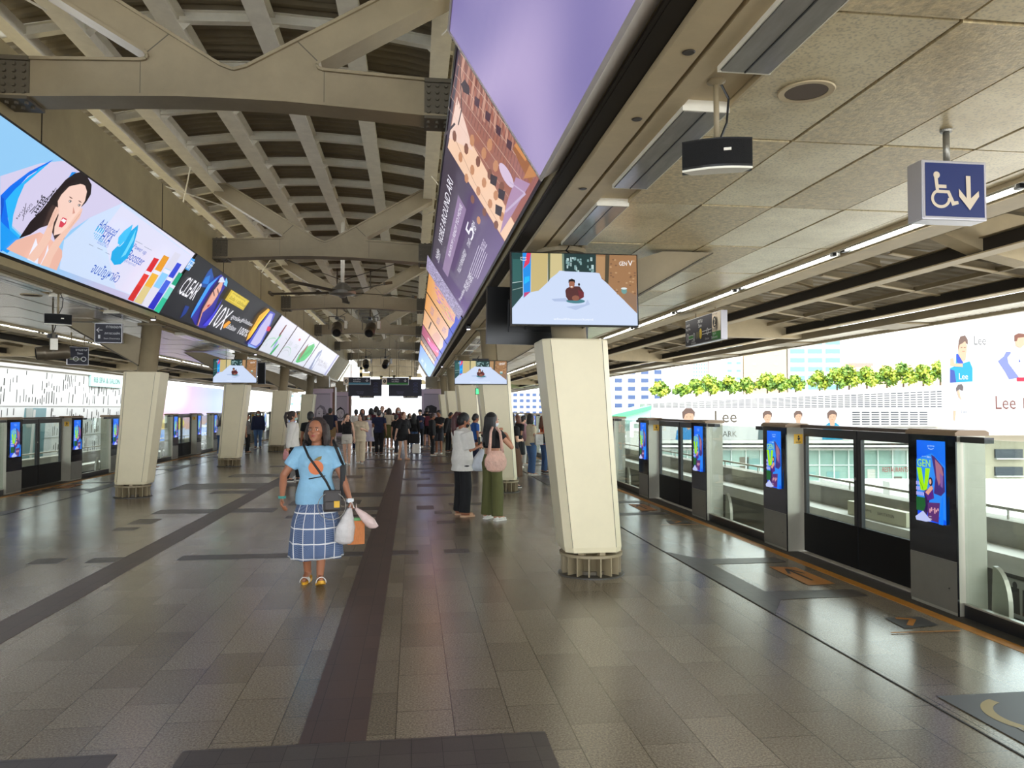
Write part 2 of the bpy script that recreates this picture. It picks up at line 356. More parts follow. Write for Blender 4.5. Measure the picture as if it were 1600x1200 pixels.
# stickers and arrows on the floor before the doors
OR = (.52,.26,.06); BKK = (.03,.025,.02)
def decals(s, yd, n):
    X = lambda x: x if s > 0 else 2*CX-x
    side = 'right' if s > 0 else 'left'
    def art(): a = Art((0,0,.004),(1,0,0),(0,1,0),ART_PRINT); return a
    a = art(); a.poly([(X(p[0]),p[1]) for p in ([(3.66,yd+.57),(3.94,yd+.60),(3.94,yd+1.35),(3.68,yd+1.42)][::(1 if s > 0 else -1)])], OR); a.line([(X(3.80),yd+.75),(X(3.80),yd+1.25)],.03,BKK); a.line([(X(3.72),yd+1.05),(X(3.80),yd+1.28),(X(3.88),yd+1.05)],.03,BKK)
    a.build('floor_arrow', label='orange floor arrow sticker before the %s %s-side door' % (ORDF[n], side), cat='floor sticker', group='floor stickers at the doors')
    a = art(); a.poly([(X(3.66),yd-.84),(X(3.97),yd-.80),(X(3.98),yd-.56),(X(3.68),yd-.55)][::(1 if s > 0 else -1)], (.10,.10,.10)); a.line([(X(3.74),yd-.78),(X(3.88),yd-.62),(X(3.76),yd-.58)],.045,OR); a.line([(X(3.48),yd-.94),(X(4.02),yd-.96)],.022,OR)
    a.build('floor_arrow', label='dark floor sticker with bent orange arrow beside the %s %s-side door' % (ORDF[n], side), cat='floor sticker', group='floor stickers at the doors')
ORDF = ['nearest','second','third','fourth']
for n in range(3): decals(1, RD[1+n], n); decals(-1, LD[1+n] if False else 16.4+5.12*n, n)
a = Art((0,0,.004),(1,0,0),(0,1,0),ART_PRINT); a.poly([(2.98,3.45),(3.66,3.45),(3.66,4.10),(2.98,4.10)], (.14,.14,.15)); a.ring(3.32,3.77,.26,.26,.06,(.42,.34,.16),28,PI*.6,PI*1.9); a.text('PRIORITY', 3.36,3.6,.09,(.36,.34,.28)); a.build('floor_sticker', label='worn dark square floor sticker with a yellow ring near the right edge', cat='floor sticker')
JOINT = mat('floor_joint', lin(30,26,22), 0.7)
b = MB()
for x in (2.875, 2*CX-2.875): b.box(x-.006, x+.006, Y0, Y1, 0, 0.004, JOINT)
b.build('trim_5', kind='structure')
YEL = mat('yellow_edge_line', lin(176,118,34), 0.45, noise=0.15, nscale=10)
TREAD = mat('dark_tread_strip', lin(46,42,36), 0.5, bump=0.6, bscale=120)
b = MB()
for s in (1, -1):
    X = lambda x: x if s > 0 else 2*CX-x
    x0, x1 = sorted((X(4.09), X(4.19))); b.box(x0, x1, Y0, Y1, 0, e, YEL)
    x0, x1 = sorted((X(4.19), X(4.42))); b.box(x0, x1, Y0, Y1, 0, e+.001, TREAD)
b.build('trim_6', kind='structure')
# ---- ceiling panels
def ceil_material():
    m, nt, b = nodes('ceiling_panels'); t = nt.nodes.new('ShaderNodeTexCoord')
    n = nt.nodes.new('ShaderNodeTexNoise'); n.inputs['Scale'].default_value = 2.0; n.inputs['Detail'].default_value = 7; n.inputs['Roughness'].default_value = 0.7; L(nt, t.outputs['Object'], n.inputs['Vector'])
    cr = nt.nodes.new('ShaderNodeValToRGB'); cr.color_ramp.elements[0].position = 0.35; cr.color_ramp.elements[1].position = 0.62
    cr.color_ramp.elements[0].color = (*lin(208,190,148), 1); cr.color_ramp.elements[1].color = (*lin(236,222,184), 1); L(nt, n.outputs['Fac'], cr.inputs['Fac'])
    n2 = nt.nodes.new('ShaderNodeTexNoise'); n2.inputs['Scale'].default_value = 60; n2.inputs['Detail'].default_value = 3; L(nt, t.outputs['Object'], n2.inputs['Vector'])
    r = nt.nodes.new('ShaderNodeMapRange'); r.inputs[1].default_value = 0.35; r.inputs[2].default_value = 0.5; r.inputs[3].default_value = 0.72; r.inputs[4].default_value = 1.0; L(nt, n2.outputs['Fac'], r.inputs[0])
    vm = nt.nodes.new('ShaderNodeVectorMath'); vm.operation = 'SCALE'; L(nt, cr.outputs['Color'], vm.inputs[0]); L(nt, r.outputs[0], vm.inputs['Scale']); L(nt, vm.outputs[0], b.inputs['Base Color'])
    b.inputs['Roughness'].default_value = 0.3; b.inputs['Metallic'].default_value = 0.15
    bp = nt.nodes.new('ShaderNodeBump'); bp.inputs['Strength'].default_value = 0.12; bp.inputs['Distance'].default_value = 0.02; L(nt, n.outputs['Fac'], bp.inputs['Height']); L(nt, bp.outputs['Normal'], b.inputs['Normal'])
    return m
CEIL = ceil_material()
XS = [1.665, 2.25, 2.84, 3.45, 4.05, 4.17]
CEILW = mat('ceiling_panel_satin', lin(206,196,182), .26, metal=.65, noise=.06, nscale=2, bump=.05, bscale=3)
CEIL2 = mat('ceiling_panel_speckled', lin(206,188,148), .38, metal=.1, noise=.34, nscale=34, bump=.15, bscale=90)
for s, nm in ((1, 'ceiling_east'), (-1, 'ceiling_west')):
    b = MB(); g = 0.009
    for i in range(len(XS)-1):
        k = 0; y = 1.41-1.45*6
        while y < Y1:
            j = 0.004 if (i+k) % 2 else 0.0; x0, x1 = XS[i]+g, XS[i+1]-g
            a0, a1 = (x0, x1) if s > 0 else (2*CX-x1, 2*CX-x0)
            b.box(a0, a1, y+g*1.4, y+1.45-g*1.4, GZ+j, GZ+0.03, CEILW if s < 0 else (CEIL2 if (i+k) % 2 == 0 and i < 3 else CEIL)); y += 1.45; k += 1
    X = lambda x: x if s > 0 else 2*CX-x
    def bx(x0, x1, z0, z1, m, ya=Y0, yb=Y1): a, c = sorted((X(x0), X(x1))); b.box(a, c, ya, yb, z0, z1, m)
    bx(1.0, 4.7, GZ+.04, GZ+.06, DARK)                 # dark void above the panel joints
    bx(1.12, 1.272, GZ-.01, GZ+.03, BEIGE); bx(1.298, 1.385, GZ-.012, GZ+.03, BEIGE); bx(1.645, 1.66, GZ-.012, GZ+.03, BEIGE)
    bx(1.385, 1.40, GZ-.012, GZ+.03, BEIGE); bx(1.41, 1.64, GZ+.02, GZ+.035, BEIGE)
    bx(4.40, 4.70, 3.21, 3.225, BEIGE); bx(4.69, 4.70, 3.21, 3.5, BEIGE); bx(4.39, 4.40, 3.21, GZ+.05, BEIGE); bx(4.175, 4.185, GZ-.03, GZ+.05, BEIGE); bx(1.02, 1.12, GZ+.035, GZ+.04, DARK)  # last strip: shade beside the billboard frame, painted as a dark slab
    b.build(nm, kind='structure')
# ---- the two long box girders that carry the billboards
GP = [(2.07,4.34),(2.07,5.05),(3.05,5.05),(3.3,3.36),(3.15,3.32),(2.83,3.32),(2.83,3.2),(2.71,3.2),(2.71,3.335)]
GPR = [(2.07,4.34),(2.07,5.05),(3.05,5.05),(3.3,3.36),(2.76,3.335),(2.71,3.335)]
for s, nm in ((1, 'wall_girder_east'), (-1, 'wall_girder_west')):
    b = MB(); b.prism([(CX+s*x, z) for x, z in (GPR if s > 0 else GP[::-1])], 'y', Y0, 46.5, GIRD)
    for y in [Y0+2.9+3.8*k for k in range(13)]: b.box(*sorted((CX+s*2.062, CX+s*2.072)), y-.004, y+.004, 4.35, 5.05, DARK)
    b.build(nm, kind='structure')
# ---- vaulted corrugated roof
def RZ(x): d = abs(x-CX); return 6.33-0.045*d*d if d < 3.2 else 5.87-(d-3.2)*.28
b = MB(); xs = [CX+d for d in (-3.15,-2.4,-1.6,-.8,0,.8,1.6,2.4,3.15)]; vs = []; n = 0; y = Y0
prof = [(0,0),(.07,0),(.10,.045),(.17,.045),(.20,0)]
while y < 73.5:
    for dy, dz in prof[:-1]:
        for x in xs: vs.append((x, y+dy, RZ(x)+dz))
        n += 1
    y += .20
k = len(xs); fs = [(j*k+i, j*k+i+1, (j+1)*k+i+1, (j+1)*k+i) for j in range(n-1) for i in range(k-1)]
b.add(vs, fs, SHEET); b.build('ceiling_roof_sheet', kind='structure')
for i in range(7):                          # long pale purlins, one object each
    x = CX+(i-3)*1.0; z = RZ(x)-.02; b = MB()
    wd = .115
    b.box(x-wd, x+wd, Y0, 73.5, z-.36, z-.345, PURL); b.box(x-.006, x+.006, Y0, 73.5, z-.345, z-.1, PURL); b.box(x-wd*.8, x+wd*.8, Y0, 73.5, z-.11, z-.1, PURL)
    o = b.build('ceiling_purlin', kind='structure')
for d in (-2.62, 2.62):
    b = MB(); z = RZ(CX+d)-.3; b.box(CX+d-.085, CX+d+.085, Y0, 62, z-.02, z, PURL); b.box(CX+d-.01, CX+d+.01, Y0, 62, z, z+.2, PURL); b.build('ceiling_purlin', kind='structure')
b = MB(); y = 0.0
while y < 73:                               # short cross ties between the purlins
    for i in range(6):
        xa = CX+(i-3)*1.0+.02; xb = xa+.96; za, zb = RZ(xa)-.02, RZ(xb)-.02
        for (o0, o1, t0, t1) in ((-.05,.05,-.19,-.178),(-.05,.05,-.07,-.06),(-.004,.004,-.178,-.07)):
            b.add([(xa,y+o0,za+t0),(xb,y+o0,zb+t0),(xb,y+o1,zb+t0),(xa,y+o1,za+t0),(xa,y+o0,za+t1),(xb,y+o0,zb+t1),(xb,y+o1,zb+t1),(xa,y+o1,za+t1)],
                  [(0,3,2,1),(4,5,6,7),(0,1,5,4),(1,2,6,5),(2,3,7,6),(3,0,4,7)], PURL)
        for xx, dx in ((xa,.13),(xb,-.13)):
            zz = RZ(xx)-.02; b.add([(xx,y,zz-.33),(xx+dx,y,zz-.19),(xx,y,zz-.19)], [(0,1,2)], PURL)
    y += 1.3
b.build('ceiling_cross_ties', kind='structure')
b = MB()
for y in (13.3, 28.5, 20.9, 5.6):           # thin crossed tension rods
    for s in (1, -1):
        b.tube([(CX+s*2.9, y, 5.5), (CX+s*2.0, y+2.6, 5.68)], .012, PURL, 6); b.tube([(CX+s*2.9, y+2.6, 5.5), (CX+s*2.0, y, 5.68)], .012, PURL, 6)
b.build('ceiling_tension_rods', kind='structure')
# ---- side canopies over the tracks
for s, nm in ((1, 'east'), (-1, 'west')):
    X = lambda x: x if s > 0 else 2*CX-x
    SZ = lambda x: (3.74-.175*(x-4.4)) if x < 5.43 else 3.56-.085*(x-5.43)
    b = MB(); vs = []; n = 0; y = Y0; xs = [4.3, 5.43, 7.0, 8.35]
    while y < Y1:
        for dy, dz in ((0,0),(.12,0),(.15,.04),(.22,.04)):
            for x in xs: vs.append((X(x), y+dy, SZ(x)+dz))
            n += 1
        y += .25
    k = 4; fs = [(j*k+i, j*k+i+1, (j+1)*k+i+1, (j+1)*k+i) for j in range(n-1) for i in range(3)]
    b.add(vs, fs, SHEET); b.build('ceiling_canopy_sheet_'+nm, kind='structure')
    b = MB()
    def bx(x0, x1, ya, yb, z0, z1, m=BEIGE): a, c = sorted((X(x0), X(x1))); b.box(a, c, ya, yb, z0, z1, m)
    for xc, zb in ((5.43, 3.12), (7.3, 3.08)):
        bx(xc-.09, xc+.09, Y0, Y1, zb, zb+.014, BEIGE); bx(xc-.006, xc+.006, Y0, Y1, zb+.014, zb+.16, DARK); bx(xc-.05, xc+.05, Y0, Y1, zb+.16, zb+.17, STEEL); bx(xc-.4, xc-.34, Y0, Y1, SZ(xc)-.13, SZ(xc)-.07, STEEL)  # webs coloured dark to carry the shade above each flange
    bx(4.70, 4.76, Y0, Y1, 3.4, 3.7, STEEL)
    y = 6.8-1.52*8
    while y < Y1:                                     # sloping rafters
        for xa, xb, za, zb in ((4.7,5.42,3.42,3.24),(5.55,7.28,3.40,3.16)):
            for (o0, o1, t0, t1) in ((-.045,.045,0,.012),(-.004,.004,.012,.10)):
                q = [(X(xa),y+o0,za+t0+.06),(X(xb),y+o0,zb+t0+.06),(X(xb),y+o1,zb+t0+.06),(X(xa),y+o1,za+t0+.06),(X(xa),y+o0,za+t1+.06),(X(xb),y+o0,zb+t1+.06),(X(xb),y+o1,zb+t1+.06),(X(xa),y+o1,za+t1+.06)]
                b.add(q, [(0,3,2,1),(4,5,6,7),(0,1,5,4),(1,2,6,5),(2,3,7,6),(3,0,4,7)], BEIGE if t0 == 0 else STEEL)
        y += 1.52
    for yc in [6.8+7.6*k for k in range(-1, 9)]:      # deep tapered arms in line with the columns
        b.prism([(X(4.72),3.43),(X(5.43),3.16),(X(5.94),3.05),(X(8.2),3.03),(X(8.2),3.25),(X(6.6),3.42),(X(4.72),3.65)], 'y', yc-.11, yc+.11, BEIGE)
    b.build('ceiling_canopy_frame_'+nm, kind='structure')
    b = MB(); y = Y0                                   # louvred outer edge
    bx(7.62, 7.66, Y0, Y1, 3.0, 3.12, STEEL); bx(8.26, 8.34, Y0, Y1, 2.98, 3.16, STEEL)
    while y < 50:
        j = int((y-Y0)/.14)
        if j % 26 < 20: bx(7.66, 8.26, y, y+.07, 3.03, 3.05, PURL)
        else: bx(7.66, 8.26, y, y+.15, 3.0, 3.03, STEEL)
        y += .14
    b.build('ceiling_louvre_edge_'+nm, kind='structure')
# ---- end of the platform: low wall, far gable posts
b = MB(); b.box(CX-6, CX+6, Y1-.3, Y1, 0, 1.0, CONC); b.build('wall_end', kind='structure')
b = MB(); b.box(CX-3.3, CX+3.3, 73.6, 73.9, 3.95, 4.35, GIRD); b.box(CX-3.3, CX+3.3, 73.6, 73.9, 4.62, 5.0, GIRD); b.box(CX-3.3, CX+3.3, 73.6, 73.9, 5.3, 6.3, GIRD)
for x in (-3.3,-1.4,-.2,1.3,3.1): b.box(CX+x, CX+x+.25, 73.6, 73.9, 3.95, 6.3, GIRD)
b.build('wall_gable', kind='structure')
# ---- track troughs, walls, walkways
PALEW = mat('pale_parapet_top', lin(222,220,212), 0.7, noise=0.05, nscale=3)  # pale tone of the walkway ledge and its lip
BALL = mat('track_bed', lin(104,98,86), 0.9, noise=0.25, nscale=3, bump=0.4, bscale=15)
RAIL = mat('rail_steel', lin(170,165,155), 0.25, metal=0.8)
for s, nm in ((1, 'east'), (-1, 'west')):
    X = lambda x: x if s > 0 else 2*CX-x
    b = MB()
    def bx(x0, x1, z0, z1, m, ya=-12, yb=110): a, c = sorted((X(x0), X(x1))); b.box(a, c, ya, yb, z0, z1, m)
    bx(4.2, 9.2, -1.5, -1.15, BALL); b.build('ground_track_bed_'+nm, kind='structure')
    b = MB(); bx(8.35, 8.6, -1.3, .04, CONC); bx(8.3, 8.66, .04, .07, CONC); bx(7.85, 8.35, -.42, -.30, PALEW); bx(7.9, 7.95, -.55, -.42, PALEW); bx(7.98, 8.35, -1.2, -.42, mat('walkway_face', lin(92,90,84), .8, noise=.2, nscale=2)); bx(8.6, 10.0, -1.2, -.9, CONC)
    b.build('wall_parapet_'+nm, kind='structure')
    b = MB()
    for xr in (5.25, 6.7): bx(xr-.035, xr+.035, -1.02, -.98, RAIL); bx(xr-.012, xr+.012, -1.13, -1.02, RAIL); bx(xr-.07, xr+.07, -1.15, -1.13, RAIL)
    for yy in range(-20, 150): a, c = sorted((X(4.85), X(7.1))); b.box(a, c, yy*.7, yy*.7+.25, -1.16, -1.10, CONC)
    b.build('track_rails', label='pair of steel rails on concrete sleepers beyond the '+('right' if s > 0 else 'left')+' screen doors', cat='rails', group='running rails beside the platform')
    b = MB(); b.tube([(X(8.42), -8, .22), (X(8.42), 90, .22)], .024, RAIL, 8)
    for k in range(-4, 46): b.tube([(X(8.42), k*2, .07), (X(8.42), k*2, .22)], .016, RAIL, 6)
    b.build('pipe_rail', label='thin galvanised pipe rail on the '+('right' if s > 0 else 'left')+' trackside parapet', cat='handrail', group='pipe rails on the trackside parapets')
GRD = mat('street_ground', lin(176,172,164), 0.9, noise=.1, nscale=.05)
b = MB(); b.box(-260, 260, -80, 420, -11.2, -11, GRD); b.build('ground', kind='structure')
# ================================================================ ARCH TRUSSES
BOLT = mat('dark_bolted_plate', lin(92,84,68), 0.5)
half = [(0.0,4.86),(.12,4.90),(1.83,5.92),(2.06,5.90),(2.06,5.74),(.86,5.02),(.80,4.985),(.775,4.95),(.785,4.92),(.83,4.905),(2.07,4.85),(2.07,4.50),(1.2,4.55),(.5,4.585)]
out = half+[(0,4.59)]+[(-x, z) for x, z in half[1:]][::-1]
def make_arch(y, n):
    t = thing('arch_truss', 'taupe steel arch beam with raised Y arms, %s from the camera' % n, 'roof truss', (CX, y, 4.5), group='arch trusses spanning the platform')
    P = [(x, z-4.5) for x, z in out]; b = MB(); b.prism(P, 'y', -.13, .13, STEEL)
    for (x0, z0), (x1, z1) in zip(P, P[1:]+P[:1]):        # flange lips round the edge of the box
        if abs(x0) > 2.05 and abs(x1) > 2.05: continue
        l = math.hypot(x1-x0, z1-z0); nx, nz = (z1-z0)/l*.014, -(x1-x0)/l*.014
        vs = [(x0+k*nx, yy, z0+k*nz) for k in (-1, 1) for yy in (-.16, .16)]+[(x1+k*nx, yy, z1+k*nz) for k in (-1, 1) for yy in (-.16, .16)]
        b.add(vs, [(0,1,3,2),(4,6,7,5),(0,4,5,1),(2,3,7,6),(0,2,6,4),(1,5,7,3)], STEEL)
    b.build('arch_frame', t)
    for s in (1, -1):
        g = MB(); x0, x1 = sorted((s*1.80, s*2.07)); g.box(x0, x1, -.175, .175, -.03, .0, BOLT); g.box(x0, x1, -.175, .175, .33, .37, BOLT); g.box(x0, x1, -.15, .15, 0, .35, BOLT)
        for i in range(3):
            for j in range(5):
                c = s*(1.84+.085*i); z = .04+.065*j
                g.prism([(c+.019*math.cos(k*PI/3), z+.019*math.sin(k*PI/3)) for k in range(6)], 'y', -.175, -.15, BOLT)
            for yy in (-.1, 0.02):
                g.prism([(s*(1.84+.085*i)+.019*math.cos(k*PI/3), yy+.019*math.sin(k*PI/3)) for k in range(6)], 'z', -.055, -.03, BOLT); g.prism([(s*(1.84+.085*i)+.019*math.cos(k*PI/3), yy+.019*math.sin(k*PI/3)) for k in range(6)], 'z', .37, .395, BOLT)
        g.build('bolted_plate', t)
    for s in (1, -1):
        g = MB(); g.box(*sorted((s*.84-.003, s*.84+.003)), -.1312, -.13, .06, .4, BOLT); g.build('weld_seam', t)
        g = MB(); g.add([(s*.575,-.1312,.675),(s*.585,-.1312,.68),(s*.785,-.1312,.49),(s*.775,-.1312,.485)], [(0,1,2,3) if s > 0 else (3,2,1,0)], BOLT); g.build('weld_seam', t)
ORD = ['nearest']+'second third fourth fifth sixth seventh eighth ninth tenth eleventh twelfth thirteenth fourteenth fifteenth sixteenth seventeenth eighteenth nineteenth twentieth'.split()
ORD += ['twenty-'+x for x in ['first']+ORD[1:9]]+['thirtieth']+['thirty-'+x for x in ['first']+ORD[1:9]]
for k in range(9): make_arch(7.6+7.6*k, ORD[k]+(' one' if k else ' one'))
# ================================================================ COLUMNS
CLAD = mat('white_column_cladding', lin(230,219,186), 0.42, noise=0.04, nscale=2.5)
SEAM = mat('cladding_seam', lin(120,112,92), 0.7)
LEAN = .092                                 # the columns lean towards the platform centre
def make_column(s, y, label, shaft=True, clad=True, group='leaning platform columns'):
    bx = CX+s*3.48; t = thing('platform_column', label, 'column', (bx, y, 0), group=group); k = -s*LEAN
    b = MB(); b.smooth = True
    b.loft([[(k*z+.175*math.cos(a), .175*math.sin(a), z) for a in [2*PI*i/28 for i in range(28)]] for z in (.02, 3.3)], STEEL)
    b.smooth = False; b.build('steel_shaft', t)
    if clad:
        b = MB(); rings = []
        for z, h in ((.25,.275),(.30,.285),(1.2,.30),(2.31,.325),(2.325,.318)):
            c = .07; rings.append([(k*z+px, py, z) for px, py in ((h-c,-h),(h,-h+c),(h,h-c),(h-c,h),(-h+c,h),(-h,h-c),(-h,-h+c),(-h+c,-h))])
        b.loft(rings, CLAD); b.build('cladding', t)
        for sg in (1, -1):
            b = MB(); b.add([(k*z+sg*(h-.07)+dx, -h-.0015, z) for z, h in ((.3,.285),(1.2,.30),(2.31,.325)) for dx in (-.003,.003)], [(0,1,3,2),(2,3,5,4)], SEAM); b.build('cladding_seam', t)
        b = MB(); b.lathe([(.20,.195),(.315,.195),(.315,.222),(.20,.222)], STEEL, 36); b.build('flange_ring', t)
        for i in range(8):
            a = 2*PI*i/8+.2; g = MB(); g.M = Matrix.Rotation(a, 4, 'Z'); g.box(.215, .275, -.03, .03, .222, .268, STEEL); g.build('packing_block', t)
        for i in range(16):
            a = 2*PI*i/16+.1; g = MB(); g.M = Matrix.Rotation(a, 4, 'Z'); g.box(.17, .30, -.007, .007, .016, .196, STEEL); g.build('stiffener_fin', t)
        b = MB(); b.lathe([(.1,.0),(.33,.0),(.33,.012),(.1,.014)], mat('dark_base_plate', lin(70,66,60), .4), 40); b.build('base_plate', t)
        b = MB(); b.lathe([(.165,.016),(.205,.016),(.205,.05),(.165,.05)], BOLT, 24); b.build('base_collar', t)
    # tapered bracket arm that carries the side ceiling
    b = MB(); q = lambda x: s*x; x0 = .12
    b.prism([(q(x0-LEAN*2.5),2.46),(q(x0-LEAN*2.95),2.95),(q(.72),3.235),(q(1.22),3.235)], 'y', -.15, .15, STEEL)
    b.prism([(q(x0-LEAN*2.5),2.44),(q(1.24),3.22),(q(1.24),3.235),(q(x0-LEAN*2.5),2.46)], 'y', -.17, .17, BOLT); b.build('bracket_arm', t)
    b = MB(); b.lathe([(.25,3.2),(.25,3.246)], STEEL, 28, c=(k*3.22, 0, 0)); b.build('ceiling_collar', t)
    return t
for k in range(8):
    y = 7.6+7.6*k
    make_column(1, y, 'white-clad leaning column in the right row, %s from the camera' % ORD[k] + (', with television screens' if k == 0 else ''))
    if 1 <= k: make_column(-1, y, 'white-clad leaning column in the left row, %s from the camera' % ORD[k-1])
# ================================================================ PLATFORM SCREEN DOORS
PSDG = mat('psd_grey_panel', lin(120,118,110), 0.42, metal=.3, noise=.06, nscale=6)
SILV = mat('psd_silver_side', lin(168,164,150), 0.38, metal=.45, noise=.05, nscale=5)
CAPM = mat('psd_brown_cap', lin(128,108,84), 0.4, metal=.2)
GLB = mat('black_glass', lin(10,11,16), 0.08)
STICK = mat('yellow_sticker', lin(222,172,48), 0.4)
def screen_art(b):
    a = Art((-.132, .178, .705), (0,-1,0), (0,0,1), ART_SCR, b)     # reads facing the platform
    W, H = .355, .675; X = lambda t: t*W; Z = lambda t: t*H
    blue = lambda p, q: (.0, .10+.10*q+.05*p, .85)
    a.grid(0,0,W,H,3,8,blue)
    a.text('prime', X(.52), Z(.935), .018, (.55,.75,1), w=.085); a.ring(X(.52), Z(.925), .04, .022, .005, (.55,.75,1), 10, PI*1.15, PI*1.85)
    a.poly([(0,Z(.76)),(X(.55),Z(.85)),(W,Z(.70)),(W,Z(.05)),(0,Z(.2))], (.05,.32,.85))
    a.text('prime video', X(.28), Z(.80), .010, (.7,.85,1)); a.text('Ultra', X(.45), Z(.80), .016, (.8,.9,1))
    a.poly([(X(.55),Z(.83)),(X(.66),Z(.81)),(X(.98),Z(.68)),(W,Z(.4)),(X(.86),Z(.34)),(X(.62),Z(.36)),(X(.68),Z(.56))], (.10,.05,.25))
    a.poly([(X(.68),Z(.78)),(X(.90),Z(.70)),(X(.96),Z(.60)),(X(.80),Z(.46)),(X(.72),Z(.56))], (.45,.22,.30))
    a.poly([(X(.84),Z(.62)),(X(.95),Z(.58)),(X(.93),Z(.44)),(X(.86),Z(.46))], (.30,.16,.42))
    a.poly([(0,Z(.29)),(X(.45),Z(.29)),(X(.45),Z(.12)),(0,Z(.12))], (.02,.16,.05))
    for i in range(5):
        for j in range(3): a.rect(X(.01+.075*i), Z(.31+.065*j), X(.06+.075*i), Z(.355+.065*j), (.55,.5,.85), up=(i+j == 0))
    a.text('GEN', X(.30), Z(.72), .062, (.50,.85,.0), w=.165)
    a.poly([(X(.05),Z(.66)),(X(.22),Z(.66)),(X(.31),Z(.45)),(X(.36),Z(.66)),(X(.53),Z(.66)),(X(.40),Z(.38)),(X(.18),Z(.38))], (.42,.80,.0))
    a.poly([(X(.30),Z(.37)),(X(.50),Z(.28)),(X(.40),Z(.08)),(X(.22),Z(.06)),(X(.36),Z(.20))], (.05,.01,.12))
    a.poly([(X(.32),Z(.38)),(X(.62),Z(.44)),(X(.66),Z(.30)),(X(.44),Z(.26))], (.14,.03,.30))
    a.poly([(X(.36),Z(.36)),(X(.58),Z(.46)),(X(.64),Z(.42)),(X(.46),Z(.33))], (.75,.42,.32))
    a.ell(X(.56), Z(.50), .026, .036, (.04,.01,.05)); a.ell(X(.55), Z(.50), .014, .022, (.80,.50,.38))
    a.line([(X(.31),Z(.35)),(X(.27),Z(.43)),(X(.08),Z(.55))], .004, (.05,.02,.02))
    a.poly([(X(.46),Z(.24)),(X(.88),Z(.26)),(X(.82),0+Z(.02)),(X(.45),Z(.03))], (.16,.05,.22))
    for i in range(6): a.rect(X(.52+.055*i), Z(.12+.02*(i % 3)), X(.56+.055*i), Z(.17+.02*(i % 2)), (.75,.45,.5), up=(i == 0))
    a.poly([(X(.84),Z(.0)),(W,0),(W,Z(.35)),(X(.96),Z(.33))], (.0,.28,.95))
    a.poly([(X(.02),Z(.04)),(X(.30),Z(.13)),(X(.60),Z(.02)),(X(.4),0),(X(.05),0)], (.55,.6,.85))
    a.text('prime', X(.56), Z(.075), .012, (1,1,1)); a.text('video', X(.56), Z(.048), .012, (1,1,1))
def make_casing(label, sticker):          # sticker: 0 none, -1 / 1 which end
    t = thing('screen_door_cabinet', label, 'platform door cabinet', group='screen door cabinets')
    b = MB(); b.box(-.125, .13, -.29, .29, .0, 1.435, SILV); b.build('body', t)
    b = MB(); b.box(-.131, -.125, -.292, .292, .43, 1.43, GLB); b.box(-.131, -.118, -.294, -.288, .0, 1.43, GLB); b.build('glass_front', t)
    b = MB(); b.box(-.1315, -.125, -.287, .287, .03, .425, PSDG); b.box(-.135, -.13, -.2, -.19, .2, .21, BLACK); b.build('lower_panel', t)
    b = MB(); b.prism([(-.145,1.43),(.15,1.43),(.15,1.46),(.12,1.475),(-.11,1.475),(-.145,1.455)], 'y', -.31, .31, CAPM); b.build('top_cap', t)
    b = MB(); screen_art(b); b.build('advert_screen', t, label='bright blue advert on a portrait screen')
    if sticker:
        b = MB(); b.M = Matrix.Rotation(0 if sticker < 0 else PI, 4, 'Z'); b.box(-.03, .075, -.2935, -.29, 1.24, 1.35, STICK); a = Art((-.03,-.2936,1.24),(1,0,0),(0,0,1),ART_PRINT,b)
        a.ell(.055,.085,.011,.011,(.02,.02,.02)); a.poly([(.04,.07),(.075,.07),(.06,.035),(.05,.035)],(.02,.02,.02)); a.rect(.02,.014,.085,.022,(.02,.02,.02)); b.build('warning_sticker', t)
    return t
def make_fin(t, y, sg):
    b = MB(); pts = [(y, .02)]+[(y+sg*(.02+.16*math.sin(q)), .10+.30*math.cos(q)) for q in [PI/2*i/8 for i in range(9)]][::1]+[(y+sg*.18, .02)]
    b.prism(pts if sg > 0 else pts[::-1], 'x', .16, .20, SILV); b.build('support_fin', t)
def make_leaf(label, grp):
    t = thing('sliding_screen_door', label, 'platform door', group=grp); W = 1.07
    b = MB()
    b.box(-.02, .02, 0, W, 1.33, 1.42, BLACK); b.box(-.02, .02, 0, .055, .45, 1.33, BLACK); b.box(-.02, .02, W-.05, W, .45, 1.33, BLACK); b.build('frame', t)
    b = MB(); b.box(-.022, .022, 0, W, .02, .45, mat('black_kick_panel', lin(12,12,13), .6, spec=.2)); b.build('kick_panel', t)
    b = MB(); b.box(-.004, .004, .055, W-.05, .45, 1.33, GLASS); b.build('glass_pane', t)
    b = MB(); b.M = Matrix.Translation((-.022, .028, .93)) @ Matrix.Rotation(PI/2, 4, 'Y'); b.lathe([(.0,-.004),(.016,-.004),(.016,.004),(0,.004)], GREYM, 12); b.build('lock', t)
    return t
def make_fixed(label, w):
    t = thing('fixed_glass_screen', label, 'glass screen', group='fixed glass screens between the doors')
    b = MB(); b.box(-.02, .02, 0, w, .0, .10, BLACK); b.box(-.021, .021, 0, w, .10, .112, SILV); b.build('bottom_rail', t)
    b = MB(); b.box(-.006, .006, 0, w, .112, 1.41, GLASS); b.build('glass_pane', t)
    b = MB(); b.box(-.03, .05, 0, .26, 1.38, 1.425, BLACK); b.build('clamp', t)
    b = MB(); b.box(-.03, .05, w-.26, w, 1.38, 1.425, BLACK); b.build('clamp', t)
    return t
DW, CW = 2.18, .58
